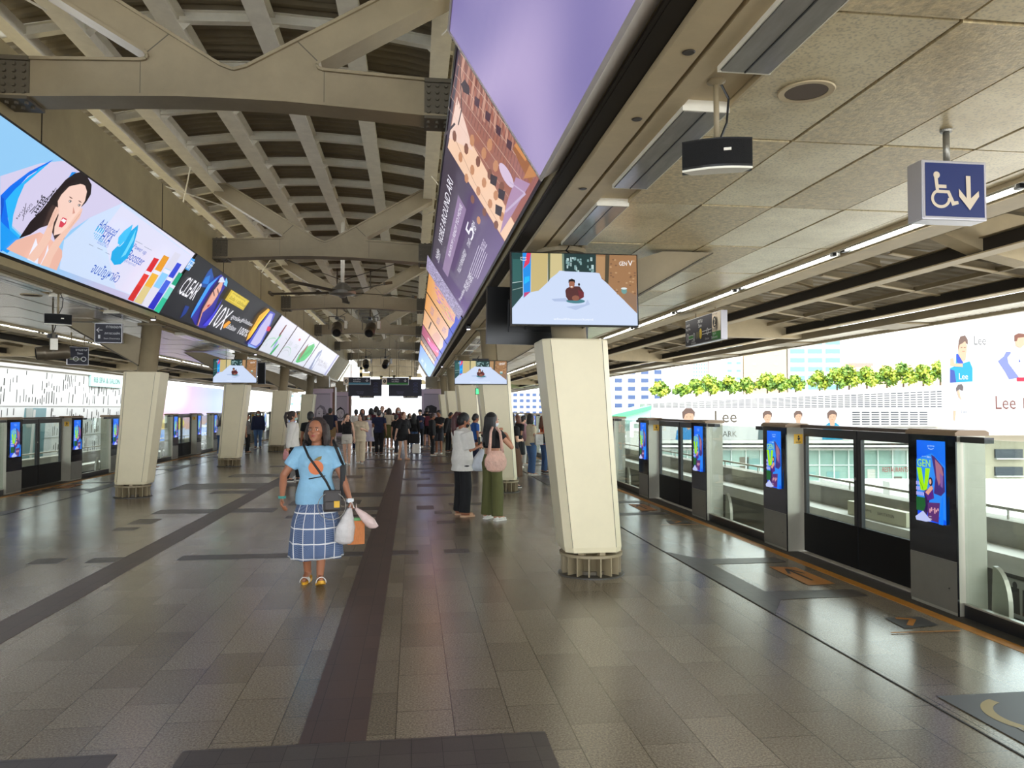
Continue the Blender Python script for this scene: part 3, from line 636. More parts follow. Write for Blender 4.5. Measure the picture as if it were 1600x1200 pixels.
def row(s, starts, per, side):
    for i, yd in enumerate(starts):
        n = ORD[i]; rz = 0 if s > 0 else PI
        fx = CX+s*(4.41-CX); dx = CX+s*(4.50-CX); gx = CX+s*(4.34-CX)
        g = 'the %s %s-side door opening from the camera' % (n, side)
        near = make_casing('cabinet with blue advert screen before '+g, 0)
        near.location = (fx, yd-.02-CW/2, 0); near.rotation_euler = (0, 0, rz)
        far = make_casing('cabinet with advert screen just past '+g, -s)
        far.location = (fx, yd+DW+.02+CW/2, 0); far.rotation_euler = (0, 0, rz)
        make_fin(near, -.29 if s > 0 else .29, -1 if s > 0 else 1)
        l1 = make_leaf('sliding glass door, near leaf of '+g, 'sliding screen doors'); l2 = make_leaf('sliding glass door, far leaf of '+g, 'sliding screen doors')
        m = yd+DW/2
        l2.location = (dx, m+.01, 0); l1.location = (dx, m-.01, 0); l1.rotation_euler = (0, 0, PI)
        w = per-DW-2*CW-.06; f = make_fixed('fixed glass screen just past '+g, w); f.location = (gx, yd+DW+.03+CW, 0)
        h = MB(); h.box(-.05, .06, 0, DW, 1.425, 1.46, mat('door_header_brown', lin(70,56,46), .4)); h.build('door_header', label='brown header rail above '+g, cat='rail', group='header rails over the screen doors', loc=(dx, yd, 0))
row(1, RD[1:], 5.25, 'right')
row(-1, LD[1:], 5.12, 'left')
# the fixed glass screen in front of the nearest right-hand cabinet
f = make_fixed('frameless fixed glass screen closest to the camera at the right edge', 1.85); f.location = (4.34, 6.22-.62-1.85, 0)
f = make_fixed('frameless fixed glass screen closest to the camera at the left edge', 1.7); f.location = (CX-(4.34-CX), LD[1]-.62-1.7, 0)
# ================================================================ BACKLIT BILLBOARDS ON THE GIRDERS
FRAMEB = mat('billboard_black_frame', lin(26,24,24), 0.4)
FRAMEG = mat('billboard_grey_frame', lin(176,166,158), 0.4)
VL = (.64, 0, 1.005)
def panel(side, y0, y1, label, v0=0.0, v1=1.19, proud=0.0, fm=None, th=.05):
    """billboard box on the inclined girder face; returns (thing, Art) with u along the platform in world Y (negated on the right)"""
    O = Vector((-4.41, 0, 3.335)) if side < 0 else Vector((1.01, 0, 3.335))
    V = Vector((.64*(-side), 0, 1.005)).normalized(); U = Vector((0, -side, 0)); N = U.cross(V)
    t = thing('billboard', label, 'billboard', (O.x, y0, O.z), group='backlit billboards on the girders'); off = Vector((O.x, y0, O.z))
    b = MB(); e = .02+proud; r = .035
    def slab(ua, ub, va, vb, n0, n1, m):
        ps = [O+U*u+V*v+N*n-off for n in (n0, n1) for (u, v) in ((ua,va),(ub,va),(ub,vb),(ua,vb))]
        b.add([tuple(p) for p in ps], [(0,3,2,1),(4,5,6,7),(0,1,5,4),(1,2,6,5),(2,3,7,6),(3,0,4,7)], m)
    ua, ub = (y0, y1) if side < 0 else (-y1, -y0); fm = fm or FRAMEB
    slab(ua+.01, ub-.01, v0-.02, v1+.02, .002, e, fm)
    b.build('box', t)
    b = MB()
    for q in ((ua+.01,ub-.01,v0-.03,v0),(ua+.01,ub-.01,v1,v1+.02),(ua+.01,ua+.03,v0,v1),(ub-.03,ub-.01,v0,v1)): slab(*q, e, e+.012, fm)
    b.build('frame', t)
    a = Art(O+N*(e+.001)-off, U, V, ART_LIT); a.T = t; a.ua, a.ub, a.v0, a.v1 = ua+.03, ub-.03, v0, v1; a.Oreal = O+N*(e+.001)
    def px(x, y, a=a):
        d = pixray(x, y); o = Vector((0, 0, CAMH)); k = (a.Oreal-o).dot(a.N)/d.dot(a.N); p = o+d*k-a.Oreal; return (p.dot(a.U), p.dot(a.V))
    a.px = px
    return t, a
def mixc(a, b, t): t = max(0, min(1, t)); return tuple(x+(y-x)*t for x, y in zip(a, b))
def clip(a, pts):      # keep traced points on the panel
    return [(min(max(u, a.ua), a.ub), min(max(v, a.v0), a.v1)) for u, v in pts]
# ---- left, nearest: skincare advert with a smiling woman
t, a = panel(-1, 3.2, 13.84, 'long backlit skincare billboard with smiling long-haired woman and coloured tubes on the left girder')
q = lambda *P: clip(a, [a.px(x/4, 180+y/4) for x, y in P])
def bg1(s, r):
    c = mixc((.62,.60,.80), (.82,.80,.92), r); l = mixc((.38,.66,.92), c, (s-.62)/.16); return mixc((.10,.52,.95), l, (s-.28)/.1) if s < .62 else l
a.grid(a.ua, a.v0, a.ub, a.v1, 60, 6, lambda s, r: bg1(s, r))
a.poly(q((0,380),(250,300),(420,255),(520,340),(700,480),(770,545),(560,640),(440,720),(300,900),(0,620)), (.72,.68,.86))
a.poly(q((770,545),(560,640),(400,780),(370,960),(1000,1190),(1190,870)), (.68,.78,.95)); a.poly(q((760,560),(640,720),(720,1080),(1000,1190),(1195,880)), (.78,.78,.93))
a.poly(q((0,500),(60,440),(180,350),(330,275),(300,300),(170,380),(90,470),(50,560),(45,640),(60,720),(130,790),(0,850)), (.0,.24,.88))
a.poly(q((30,530),(90,460),(180,380),(300,300),(240,330),(150,430),(110,520),(80,620),(70,700),(130,760),(130,800),(60,740)), (.05,.55,.95))
a.poly(q((0,500),(20,520),(20,560),(0,660)), (.0,.15,.70)); a.poly(q((0,660),(40,700),(130,780),(40,860),(0,835)), (.02,.42,.92))
DK = (.05,.05,.07); SK = (.86,.56,.47); SK2 = (.93,.70,.62); BR = (.03,.015,.02)
def glyph(cx, cy, w, h, rows):           # the partly hidden characters beside the bottle, stroke by stroke
    for (x0, y0, x1, y1) in rows:
        a.line([a.px((cx+x0*w)/4, 180+(cy+y0*h)/4), a.px((cx+x1*w)/4, 180+(cy+y1*h)/4)], .014, DK)
if False: glyph(195, 510, 80, 110, [(.2,0,.0,.1),(.1,.25,-.05,.35),(.05,.9,.25,.45),(.35,.1,1,.25),(.4,.1,.3,.9),(.5,.35,.9,.42),(.5,.55,.9,.62),(.45,.78,.95,.88),(.95,.2,.85,1),(.7,.2,.62,.85)])
if False: glyph(300, 475, 70, 70, [(.0,.3,.5,.5),(.3,0,.2,.7),(.3,.4,.0,.7),(.5,.2,.9,.35),(.8,.3,.6,.8)])
p = a.px(238/4, 180+560/4); a.text('潤', p[0], p[1], .24, DK, w=.17); p = a.px(325/4, 180+505/4); a.text('極', p[0], p[1], .20, DK, w=.16)
for tx, (x0, y0), (x1, y1) in (('GOKU', (178,535), (152,640)), ('JYUN', (132,555), (112,655))):
    p, p2 = a.px(x0/4, 180+y0/4), a.px(x1/4, 180+y1/4); a.text(tx, (p[0]+p2[0])/2, (p[1]+p2[1])/2, .05, DK, w=abs(p[1]-p2[1])*.9, rot=-PI/2)
a.line([a.px(155/4,180+545/4), a.px(135/4,180+655/4)], .008, DK)
a.poly(q((500,340),(550,370),(565,430),(560,490),(530,540),(500,570),(440,690),(390,770),(345,810),(330,760),(300,680),(240,700),(180,740),(110,765),(180,660),(250,590),(290,540),(340,470),(400,400),(450,360)), BR)
a.poly(q((440,350),(500,335),(470,350),(420,385)), (.0,.35,.85))
a.poly(q((30,830),(90,775),(180,745),(240,725),(300,760),(380,840),(380,880),(345,965),(250,930),(160,890)), SK)
a.poly(q((215,760),(235,850),(225,925),(160,895)), (.86,.86,.94)); a.poly(q((290,800),(270,870),(240,930),(300,935)), (.84,.84,.94))
a.poly(q((350,530),(372,490),(420,440),(480,420),(520,430),(533,470),(520,530),(500,560),(480,620),(440,690),(380,730),(325,745),(330,690),(355,620)), SK2)
a.poly(q((350,520),(400,440),(480,425),(500,420),(530,440),(520,400),(470,395),(400,430)), BR)
a.poly(q((365,655),(380,630),(405,640),(400,670),(375,695),(355,690)), (.75,.10,.16)); a.poly(q((368,650),(383,637),(402,650),(390,667)), (.95,.93,.95))
for x, y in ((425,530),(480,553)): a.ell(*a.px(x/4, 180+y/4), .034, .016, DK, 12); a.ell(*a.px(x/4, 180+(y+1)/4), .028, .011, (.9,.85,.85), 12); a.ell(*a.px(x/4, 180+(y+1)/4), .012, .012, DK, 10); a.ell(*a.px((x+3)/4, 180+(y-24)/4), .045, .006, (.25,.14,.12), 12)
a.poly(q((440,560),(452,600),(435,608)), (.75,.45,.38))
a.poly(q((345,565),(352,590),(318,660),(300,760),(230,870),(195,905),(150,880),(230,780),(270,700),(310,600),(330,560)), (.90,.64,.54))
a.poly(q((500,570),(480,630),(430,690),(380,760),(310,880),(290,940),(235,925),(290,820),(330,760),(400,690),(450,620),(490,572)), (.90,.64,.54))
for d in (0, 14, 28): a.line([a.px((335-d)/4, 180+(575+d)/4), a.px((300-d*.6)/4, 180+(680+d*.4)/4)], .006, (.70,.42,.34))
for d in (0, 14): a.line([a.px((490-d)/4, 180+(590+d)/4), a.px((420-d)/4, 180+(690+d*.5)/4)], .006, (.70,.42,.34))
a.line([a.px(385/4,180+765/4), a.px(320/4,180+760/4)], .004, SK)
BL = (.03,.16,.62); CY = (.02,.50,.85); CY2 = (.10,.62,.95)
def T(s, p0, p1, h, c=BL, f=4.0, oy=180, ox=0): P, Q = a.px(ox+p0[0]/f, oy+p0[1]/f), a.px(ox+p1[0]/f, oy+p1[1]/f); a.text(s, (P[0]+Q[0])/2, (P[1]+Q[1])/2, h, c, w=abs(P[0]-Q[0]))
T('Advanced', (602,662), (714,718), .125); T('HYA', (618,738), (676,768), .155); T('เติมน้ำผิว', (592,775), (656,805), .06, (.25,.35,.75))
for i in range(4): a.ell(*a.px((584+12*i)/4, 180+(695+6*i)/4), .016, .04, CY, 10)
for j in range(3):
    for i in range(5): a.ell(*a.px((565+10*i)/4, 180+(722+14*j+5*i)/4), .010, .012, CY, 6)
T('Power up', (806,800), (884,848), .095); T('Booster', (772,852), (874,898), .15); T('สู่ผิวสุขภาพดี', (750,890), (818,922), .06, (.25,.35,.75))
T('จบปัญหาผิว', (545,935), (712,1005), .20)
for (A, B) in (((816,766),(860,788)),((872,802),(918,826)),((520,783),(548,797)),((625,836),(650,848)),((572,806),(606,822))): a.line([a.px(A[0]/4,180+A[1]/4), a.px(B[0]/4,180+B[1]/4)], .007, (.35,.4,.5))
a.poly(q((830,662),(826,700),(800,800),(765,870),(720,910),(680,915),(657,880),(665,830),(700,795),(740,770),(785,700)), CY); a.poly(q((795,660),(785,700),(750,760),(725,795),(700,780),(705,740),(740,700)), CY2)
a.poly(q((815,690),(800,760),(750,850),(720,870),(760,800),(790,740)), (.25,.75,1.0)); a.line([a.px(x/4,180+y/4) for x, y in ((740,768),(715,795),(700,795))], .012, (.75,.88,.98))
def tube_art(pts, cap, c, c2):          # pts: bottom-left, top-left, top-right, bottom-right
    (x0,y0),(x1,y1),(x2,y2),(x3,y3) = pts; lo = lambda f: ((x0+(x1-x0)*f, y0+(y1-y0)*f), (x3+(x2-x3)*f, y3+(y2-y3)*f))
    for f0, f1, cc in ((0,.35,c2),(.35,.7,c),(.7,1,cap)): A, B = lo(f0); C_, D_ = lo(f1); a.poly(q(A, C_, D_, B), cc)
    A, B = lo(.62); C_, D_ = lo(.69); a.poly(q(A, C_, D_, B), (.85,.85,.95))
tube_art(((765,1130),(930,868),(962,880),(800,1145)), (.75,.03,.05), (.85,.08,.06), (.72,.05,.05)); tube_art(((803,1145),(990,852),(1025,868),(850,1162)), (.85,.42,.02), (.90,.55,.08), (.78,.66,.35))
tube_art(((850,1165),(1060,832),(1098,850),(890,1180)), (.75,.74,.85), (.35,.68,.95), (.80,.78,.88)); tube_art(((888,1180),(1072,898),(1100,910),(925,1196)), (.05,.10,.72), (.10,.20,.80), (.04,.05,.62))
tube_art(((925,1198),(1082,958),(1105,970),(958,1215)), (.0,.45,.28), (.30,.78,.68), (.05,.60,.40))
a.poly(q((1160,868),(1184,880),(1145,950),(1120,938)), (.10,.45,.90)); T('研', (1132,915), (1172,915), .16, (.9,.95,1))
a.build('backlit_print', t)
# ---- left, second: dark shampoo advert
t, a = panel(-1, 13.9, 22.62, 'black backlit shampoo billboard reading CLEAR and 10X on the left girder')
f = 5.455; q = lambda *P: clip(a, [a.px(270+x/f, 380+y/f) for x, y in P])
T2 = lambda s, p0, p1, h, c=(.95,.95,1): T(s, p0, p1, h, c, f, 380, 270)
a.rect(a.ua, a.v0, a.ub, a.v1, (.035,.036,.048))
a.poly(q((330,210),(300,240),(225,370),(290,380),(350,300)), (.03,.14,.45)); a.poly(q((320,270),(280,290),(250,340),(300,350)), (.05,.30,.75))
a.poly(q((105,530),(60,640),(110,600),(140,540)), (.02,.08,.35))
a.poly(q((410,265),(360,290),(290,360),(250,440),(200,520),(150,620),(185,690),(230,720),(280,720),(330,620),(400,440),(440,380),(450,300)), (.06,.05,.42))
a.poly(q((400,275),(300,350),(230,470),(160,600),(150,640),(230,520),(320,370)), (.10,.45,.95)); a.poly(q((455,290),(430,350),(455,370),(465,330)), (.25,.65,.95))
a.poly(q((400,300),(430,320),(415,370),(375,450),(330,520),(285,560),(250,590),(215,700),(200,700),(235,590),(260,520),(330,410),(370,340)), (.80,.42,.33))
a.poly(q((360,350),(390,330),(415,300),(425,330),(405,400),(360,470),(310,530),(285,545),(290,510),(330,440)), (.86,.52,.42))
a.poly(q((415,285),(400,330),(330,420),(250,560),(205,700),(195,690),(240,540),(320,400),(380,310)), (.05,.02,.12)); a.poly(q((290,525),(318,515),(300,540),(288,542)), (.55,.06,.10))
for x, y in ((345,425),(380,405)): a.ell(*a.px(270+x/f, 380+y/f), .16, .014, DK, 12, rot=-.3)
a.poly(q((400,500),(420,470),(350,610),(290,700),(250,700),(330,610)), (.10,.10,.80)); a.poly(q((420,280),(440,330),(380,330),(400,290)), (.75,.80,.95))
T2('CLEAR', (78,350), (208,415), .36); T2('10X', (352,610), (462,650), .52)
T2('สูตรใหม่', (500,615), (575,670), .15); T2('ขจัดรังแค', (460,690), (525,735), .13); T2('ปกป้องรังแค', (588,640), (668,695), .11); T2('100%', (560,735), (632,770), .20)
a.poly(q((470,655),(488,670),(440,715),(420,720),(425,690)), (.90,.45,.04))
a.poly(q((490,390),(645,487),(590,567),(435,477)), (.70,.55,.06)); a.poly(q((500,400),(630,490),(590,550),(460,470)), (.85,.70,.12)); T2('อันดับ 1 ขจัดรังแค', (478,452), (608,530), .09, (.10,.07,.02)); T2('จากผู้เชี่ยวชาญ', (500,420), (610,485), .06, (.10,.07,.02))
a.poly(q((805,550),(820,565),(745,640),(705,720),(650,800),(615,828),(640,760),(690,680),(730,610)), (.92,.55,.03)); a.poly(q((800,575),(815,570),(720,690),(650,790),(680,720)), (.98,.78,.15))
a.poly(q((820,570),(865,595),(830,680),(745,850),(700,890),(640,880),(625,850),(660,800),(740,680)), (.12,.14,.62)); a.poly(q((820,590),(845,600),(820,680),(735,840),(700,870),(650,850),(740,700)), (.62,.60,.85))
a.poly(q((800,700),(828,710),(815,745),(785,740)), (.80,.05,.15)); a.poly(q((635,850),(700,885),(690,890),(625,875)), (.35,.55,.95))
a.build('backlit_print', t)
# ---- left, third to sixth: pale leaf and bottle adverts, one framed panel each
GR = (.03,.48,.14); GR2 = (.10,.62,.22); LG = (.55,.60,.62); WH = (.78,.77,.88)
for i, (y0, y1, nm) in enumerate(((22.66,25.68,'tweezers and green drops'),(25.72,28.78,'pale line drawing and a small red mark'),(28.82,31.78,'large green aloe leaf'),(31.82,40.1,'silver pens and small grey writing'))):
    t, a = panel(-1, y0, y1, 'white backlit billboard with '+nm+', on the left girder', fm=FRAMEG)
    q = lambda *P: clip(a, [a.px(270+x/f, 380+y/f) for x, y in P])
    T3 = lambda s, p0, p1, h, c=LG: T(s, p0, p1, h, c, f, 380, 270)
    a.grid(a.ua, a.v0, a.ub, a.v1, 4, 4, lambda s, r: mixc((.70,.72,.80), (.84,.82,.92), r))
    if i == 0:
        a.poly(q((960,700),(975,695),(940,750),(900,810),(905,780)), (.30,.08,.08)); a.poly(q((905,790),(880,830),(850,900),(820,950),(850,920),(890,850)), (.40,.45,.75))
        a.ell(*a.px(270+878/f,380+835/f), .30,.09,GR2,14,rot=1.0); a.ell(*a.px(270+852/f,380+920/f), .34,.13,GR,14,rot=1.0)
        a.ring(*a.px(270+920/f,380+850/f), 1.1,.22,.02,LG,24,-1.2,1.4); a.ring(*a.px(270+830/f,380+880/f), 1.0,.3,.02,GR2,24,1.6,3.4); T3('TONE', (770,890), (820,840), .10)
    if i == 1:
        a.ring(*a.px(270+940/f,380+960/f), 1.0,.36,.02,GR2,24,.2,3.0); a.ring(*a.px(270+940/f,380+965/f), .75,.26,.02,LG,24,.2,3.0); a.ell(*a.px(270+1080/f,380+822/f), .2,.05,(.75,.1,.15),10)
        T3('SKIN', (990,850), (1015,860), .16); T3('CARE', (1035,875), (1065,885), .16)
    if i == 2:
        a.poly(q((1205,855),(1210,880),(1180,940),(1120,1000),(1060,1020),(1045,1010),(1075,950),(1130,890)), GR2); a.poly(q((1200,860),(1150,920),(1050,1015),(1120,960),(1190,920)), GR)
        a.poly(q((1155,855),(1150,880),(1100,960),(1060,1010),(1090,940)), (.35,.14,.08)); a.ring(*a.px(270+1150/f,380+930/f), 1.2,.45,.015,LG,24)
    if i == 3:
        a.poly(q((1275,905),(1262,950),(1220,1020),(1180,1085),(1150,1080),(1200,1000),(1240,930)), (.30,.34,.50)); a.poly(q((1268,925),(1210,1030),(1175,1080),(1215,990)), (.75,.78,.92)); a.poly(q((1225,870),(1237,878),(1225,900),(1212,890)), LG)
        T3('FOR ALL', (1235,1000), (1320,1030), .14, (.35,.33,.38)); T3('SKIN TYPES', (1235,1030), (1312,1060), .12, (.35,.33,.38))
        for yy in (34.9, 36.6, 38.2): a.line([(yy, a.v0), (yy, a.v1)], .03, (.55,.53,.62))
        a.poly([(39.0,a.v0),(39.6,a.v0),(39.6,a.v1),(39.0,a.v1)], (.38,.38,.62))
    a.build('backlit_print', t)
# ---- right, nearest: violet cloud panel standing proud of the rest
t, a = panel(1, 1.2, 5.3, 'nearest backlit billboard showing violet clouds in a pale grey frame on right girder', v0=.02, v1=1.2, proud=.12, fm=FRAMEG)
def cloud(s, r):
    n = .5+.5*math.sin(9*s+3*r+1.3*math.sin(7*r+2)); m = .5+.5*math.sin(5*r-7*s+2*math.sin(4*s)); return mixc((.30,.26,.50), (.62,.52,.74), .55*n+.45*m*r)
a.grid(a.ua, a.v0, a.ub, a.v1, 24, 14, cloud); a.build('backlit_print', t)
# ---- right, second: violet condominium advert
t, a = panel(1, 5.32, 14.72, 'tall violet condominium billboard with brown building picture reading NOBLE AROUND ARI, right girder', v0=.08, v1=1.24)
V0, V1 = a.v0, a.v1
a.grid(a.ua, V0, a.ub, V1, 20, 6, lambda s, r: mixc((.22,.16,.32), (.085,.065,.10), r*1.1))
f = 2.0; q = lambda *P: clip(a, [a.px(640+x/f, y/f) for x, y in P]); q3 = lambda *P: clip(a, [a.px(650+x/4.8, 250+y/4.8) for x, y in P])
a.poly(q((165,140),(300,290),(460,495),(300,760),(120,460)), (.42,.20,.16))                 # street picture
def street(s, r): return mixc((.80,.60,.50), (.35,.17,.13), r)
a.poly(q((150,200),(185,120),(460,490),(430,560)), (.30,.14,.12)); a.poly(q((120,460),(145,350),(330,700),(300,755)), (.90,.66,.50)); a.poly(q((125,430),(150,300),(175,380),(200,470)), (.88,.68,.60))
for i in range(16):        # facade slabs and windows of the pictured block
    s0 = i/16; x, y = 170+i*16, 160+i*20; a.poly(q((x,y),(x+9,y+4),(x-6+i*3,y+150-i*2),(x-16+i*3,y+140-i*2)), (.52,.30,.24) if i % 2 else (.62,.38,.30))
for i in range(30): x, y = 168+i*9, 150+i*11.5; a.line([a.px(640+x/f, y/f), a.px(640+(x-30)/f, (y+150)/f)], .008, (.30,.14,.12), up=(i == 0))
for i in range(6): a.line([a.px(640+(168-i*8)/f, (160+i*34)/f), a.px(640+(440-i*22)/f, (500+i*26)/f)], .010, (.75,.55,.45), up=(i == 0))
for i in range(5): a.poly(q((180+i*34,250+i*44),(196+i*34,262+i*44),(192+i*34,290+i*44),(178+i*34,276+i*44)), (.12,.05,.08))
for i in range(22): x, y = 150+(i*53 % 130)+i*3, 420+i*13; a.ell(*a.px(640+(x)/f, y/f), .14, .035, (.62,.34,.20) if i % 3 else (.30,.14,.10), 7)
a.line([a.px(640+x/f, y/f) for x, y in ((180,40),(178,150),(182,330),(170,380))], .012, (.08,.05,.07)); a.line([a.px(640+x/f, y/f) for x, y in ((125,415),(160,375))], .02, (.08,.05,.07)); a.line([a.px(640+x/f, y/f) for x, y in ((150,400),(220,560),(290,680))], .012, (.35,.2,.16))
a.poly(q((182,250),(195,235),(210,262),(208,285),(190,275)), (.06,.03,.05))
a.poly(q((390,390),(440,480),(400,560),(372,510),(345,450)), (.42,.18,.07)); a.poly(q((375,415),(410,455),(385,490),(350,440)), (.68,.34,.13)); a.poly(q((400,500),(440,490),(420,540),(378,545)), (.60,.30,.12))
a.poly(q((355,540),(400,560),(340,660),(300,720),(325,620)), (.50,.34,.50)); a.ell(*a.px(640+325/f, 535/f), .14,.11,(.72,.60,.74),18); a.line([a.px(640+x/f, y/f) for x, y in ((335,555),(385,590),(320,650))], .02, (.62,.52,.68))
for x, y in ((285,545),(310,590),(300,640)): a.poly(q((x-10,y-15),(x+12,y-5),(x+6,y+25),(x-12,y+15)), (.06,.04,.06))
W_ = (.90,.88,.95)
TR = lambda s, p0, p1, h, c=W_: T(s, p0, p1, h, c, 4.8, 250, 650)
TR('NOBLE AROUND ARI', (210,590), (310,120), .105)
a.poly(q3((362,235),(422,345),(268,862),(228,800)), (.36,.26,.42)); TR('RUN 975 M* | READY TO MOVE', (285,705), (385,310), .07)
TR('FULLY FURNISHED*', (355,820), (408,650), .07); TR('START', (430,620), (450,575), .06); TR('5', (438,545), (462,465), .15); TR('MB*', (472,505), (488,440), .09)
TR('Noble', (185,715), (205,650), .08); TR('THONGLOR', (195,745), (222,690), .03)
for i in range(6): a.line([a.px(650+(440+i*13)/4.8, 250+(820+i*9)/4.8), a.px(650+(520+i*13)/4.8, 250+(612+i*12)/4.8)], .008, (.72,.66,.80))
TR('Franklin', (360,1030), (400,950), .05); TR('093-951-5892', (408,945), (462,835), .10); TR('NOBLE', (548,640), (575,580), .08, (.72,.66,.80))
a.rect(-14.70, V0, -13.35, V1, (.40,.35,.52)); rr = random.Random(3)
for i in range(420): u, v = rr.uniform(-14.65,-13.45), rr.uniform(V0+.02,V1-.03); a.rect(u, v, u+.06, v+.014, (.10,.08,.14) if i % 2 else (.72,.66,.85), up=(i == 0))
a.build('backlit_print', t)
# ---- right, far framed panels
ORG = (.80,.42,.12); PK = (.88,.62,.52); MG = (.62,.06,.40)
for i, (y0, y1, nm, c0, c1) in enumerate(((14.8,18.05,'magenta blossom drawing on orange',ORG,(.85,.62,.42)),(18.1,21.15,'blue lettering on orange',ORG,PK),(21.2,25.0,'pink ground and thin dark line',(.82,.50,.26),(.90,.68,.60)),
        (25.05,28.35,'crimson and purple picture',(.45,.08,.22),(.75,.08,.16)),(28.4,30.6,'grey brown picture',(.22,.13,.14),(.38,.26,.25)),(30.65,32.7,'orange striped picture',(.75,.38,.12),(.85,.55,.45)),(32.75,44.6,'plain blue ground and white writing',(.10,.30,.75),(.12,.38,.85)))):
    t, a = panel(1, y0, y1, 'backlit billboard with '+nm+', on the right girder', v0=.10, v1=1.26)
    a.grid(a.ua, a.v0, a.ub, a.v1, 4, 5, lambda s, r: mixc(c1, c0, r)); rr = random.Random(i+5); w_ = a.ub-a.ua; m_ = (a.ua+a.ub)/2
    if i == 0:
        for k in range(60): u = rr.gauss(m_, w_*.17); v = rr.uniform(.28,.98); a.ell(u, v, .12, .028, [(.72,.05,.42),(.45,.20,.62),(.85,.30,.50),(.30,.25,.65),(.55,.55,.15)][k % 5], 7, rot=rr.uniform(0,3), up=(k % 8 == 0))
    if i == 1:
        for v, s in ((.95,'BLUE'),(.66,'MOON'),(.38,'TEA')): a.text(s, m_, v, .12, (.28,.22,.55), w=1.3)
    if i == 2: a.line([(a.ua+.9, .95), (a.ub-.5, .90)], .05, (.12,.05,.05)); a.poly([(a.ua+.4,.75),(a.ub-.6,.6),(a.ub-.5,.4),(a.ua+.5,.35)], (.78,.48,.42))
    if i == 3: a.poly([(a.ua,.9),(m_,.8),(a.ub,.35),(a.ub,.1),(m_,.3),(a.ua,.6)], (.80,.12,.45)); a.rect(m_-.3,.75,m_+.3,.9,(.88,.75,.80)); a.rect(m_+.3,.28,m_+.7,.36,(.9,.8,.85))
    if i == 4:
        for k in range(9): a.ell(rr.uniform(a.ua+.2,a.ub-.2), rr.uniform(.2,1.1), .2,.05,(.62,.48,.45),8)
    if i == 5:
        for k in range(5): a.rect(a.ua, .18+.2*k, a.ub, .24+.2*k, (.88,.62,.48))
    if i == 6: a.text('SMILE', m_-1.5, .95, .16, (.85,.9,.98), w=2.4); a.text('MOMENT', m_-1.5, .65, .13, (.85,.9,.98), w=3.6)
    if i < 6: a.poly([(a.ub,a.v0),(a.ub,a.v0+.18),(m_,a.v0+.1),(a.ua,a.v0+.14),(a.ua,a.v0)], (.04,.10,.62))
    a.build('backlit_print', t)
# small spot fittings under the billboard edges
for x, y, z, nm in ((-4.45,13.9,3.24,'left girder, below the first billboard joint'),(-4.45,22.6,3.24,'left girder, below the second billboard joint'),(1.06,14.8,3.24,'right girder, below the first billboard joint'),(1.06,28.4,3.24,'right girder, near its far end')):
    b = MB(); b.lathe([(.0,-.06),(.045,-.06),(.05,.0),(.02,.03),(.0,.03)], BLACK, 14); b.box(-.03,.03,-.02,.02,-.072,-.06,emis('spot_lens', (.9,.85,1), 3)); b.build('spot_fitting', label='small dark spot lamp on the '+nm, cat='lamp', group='small spot lamps under the girders', loc=(x, y, z))
# ================================================================ CEILING LIGHTS
TUBE = emis('fluorescent_tube', (1, .97, .90), 9.0)
DIFF = mat('frosted_diffuser', lin(150,148,142), 0.15, noise=.12, nscale=6, stretch=(3,.6,3))
def make_lamp(label, lit, group):
    t = thing('ceiling_light', label, 'ceiling light', group=group)
    b = MB(); b.box(-.125, .125, -.71, .71, -.06, .0, DIFF); b.box(-.128, -.122, -.71, .71, -.065, 0, PURL); b.box(.122, .128, -.71, .71, -.065, 0, PURL); b.box(-.128, .128, -.72, -.71, -.067, 0, PURL); b.box(-.128, .128, .71, .72, -.067, 0, PURL); b.build('housing', t)
    for x in (-.06, .06): b = MB(); b.box(x-.055, x+.055, -.705, .705, -.068, -.060, TUBE if lit else DIFF); b.build('diffuser', t)
    b = MB(); b.box(-.004, .004, -.705, .705, -.071, -.06, BLACK); b.build('centre_bar', t)
    return t
LY = [4.55+1.9*k for k in range(-2, 28)]
n = 0
for s, side in ((1, 'right'), (-1, 'left')):
    n = 0
    for k, y in enumerate(LY):
        if y > 52: continue
        if min(abs(y-c) for c in [7.6+7.6*q for q in range(8)]) < .92 : continue
        t = make_lamp('recessed twin ceiling light over the %s column row, %s one from the camera' % (side, ORD[n]), False, 'recessed ceiling lights above the %s column row' % side)
        t.location = (CX+s*3.225, y, GZ+.028); n += 1
# long batten lights in the trough at the outer edge of each side ceiling
REFL = mat('white_reflector', lin(224,224,216), 0.3)
def make_batten(s, y, nm, side):
    t = thing('batten_light', nm, 'ceiling light', (CX+s*5.99, y, GZ), group='batten lights along the %s ceiling edge' % side)
    b = MB(); b.box(-.06, .06, -1.15, 1.15, .0, .02, REFL); b.prism([(-.06,-.03),(-.055,-.03),(-.045,0),(-.06,0)], 'y', -1.15, 1.15, REFL); b.prism([(.06,-.03),(.06,0),(.045,0),(.055,-.03)], 'y', -1.15, 1.15, REFL); b.build('reflector', t)
    b = MB(); b.tube([(0,-1.1,-.018),(0,1.1,-.018)], .010, TUBE, 8); b.build('tube', t)
    for q in (-1.12, 1.12): b = MB(); b.box(-.02,.02,q-.03,q+.03,-.035,0,BLACK); b.build('end_cap', t)
for s, side in ((1, 'right'), (-1, 'left')):
    for k in range(18):
        y = 3.6+2.45*k; make_batten(s, y, 'lit batten tube in the trough of the %s ceiling edge, %s from camera' % (side, ORD[k]), side)
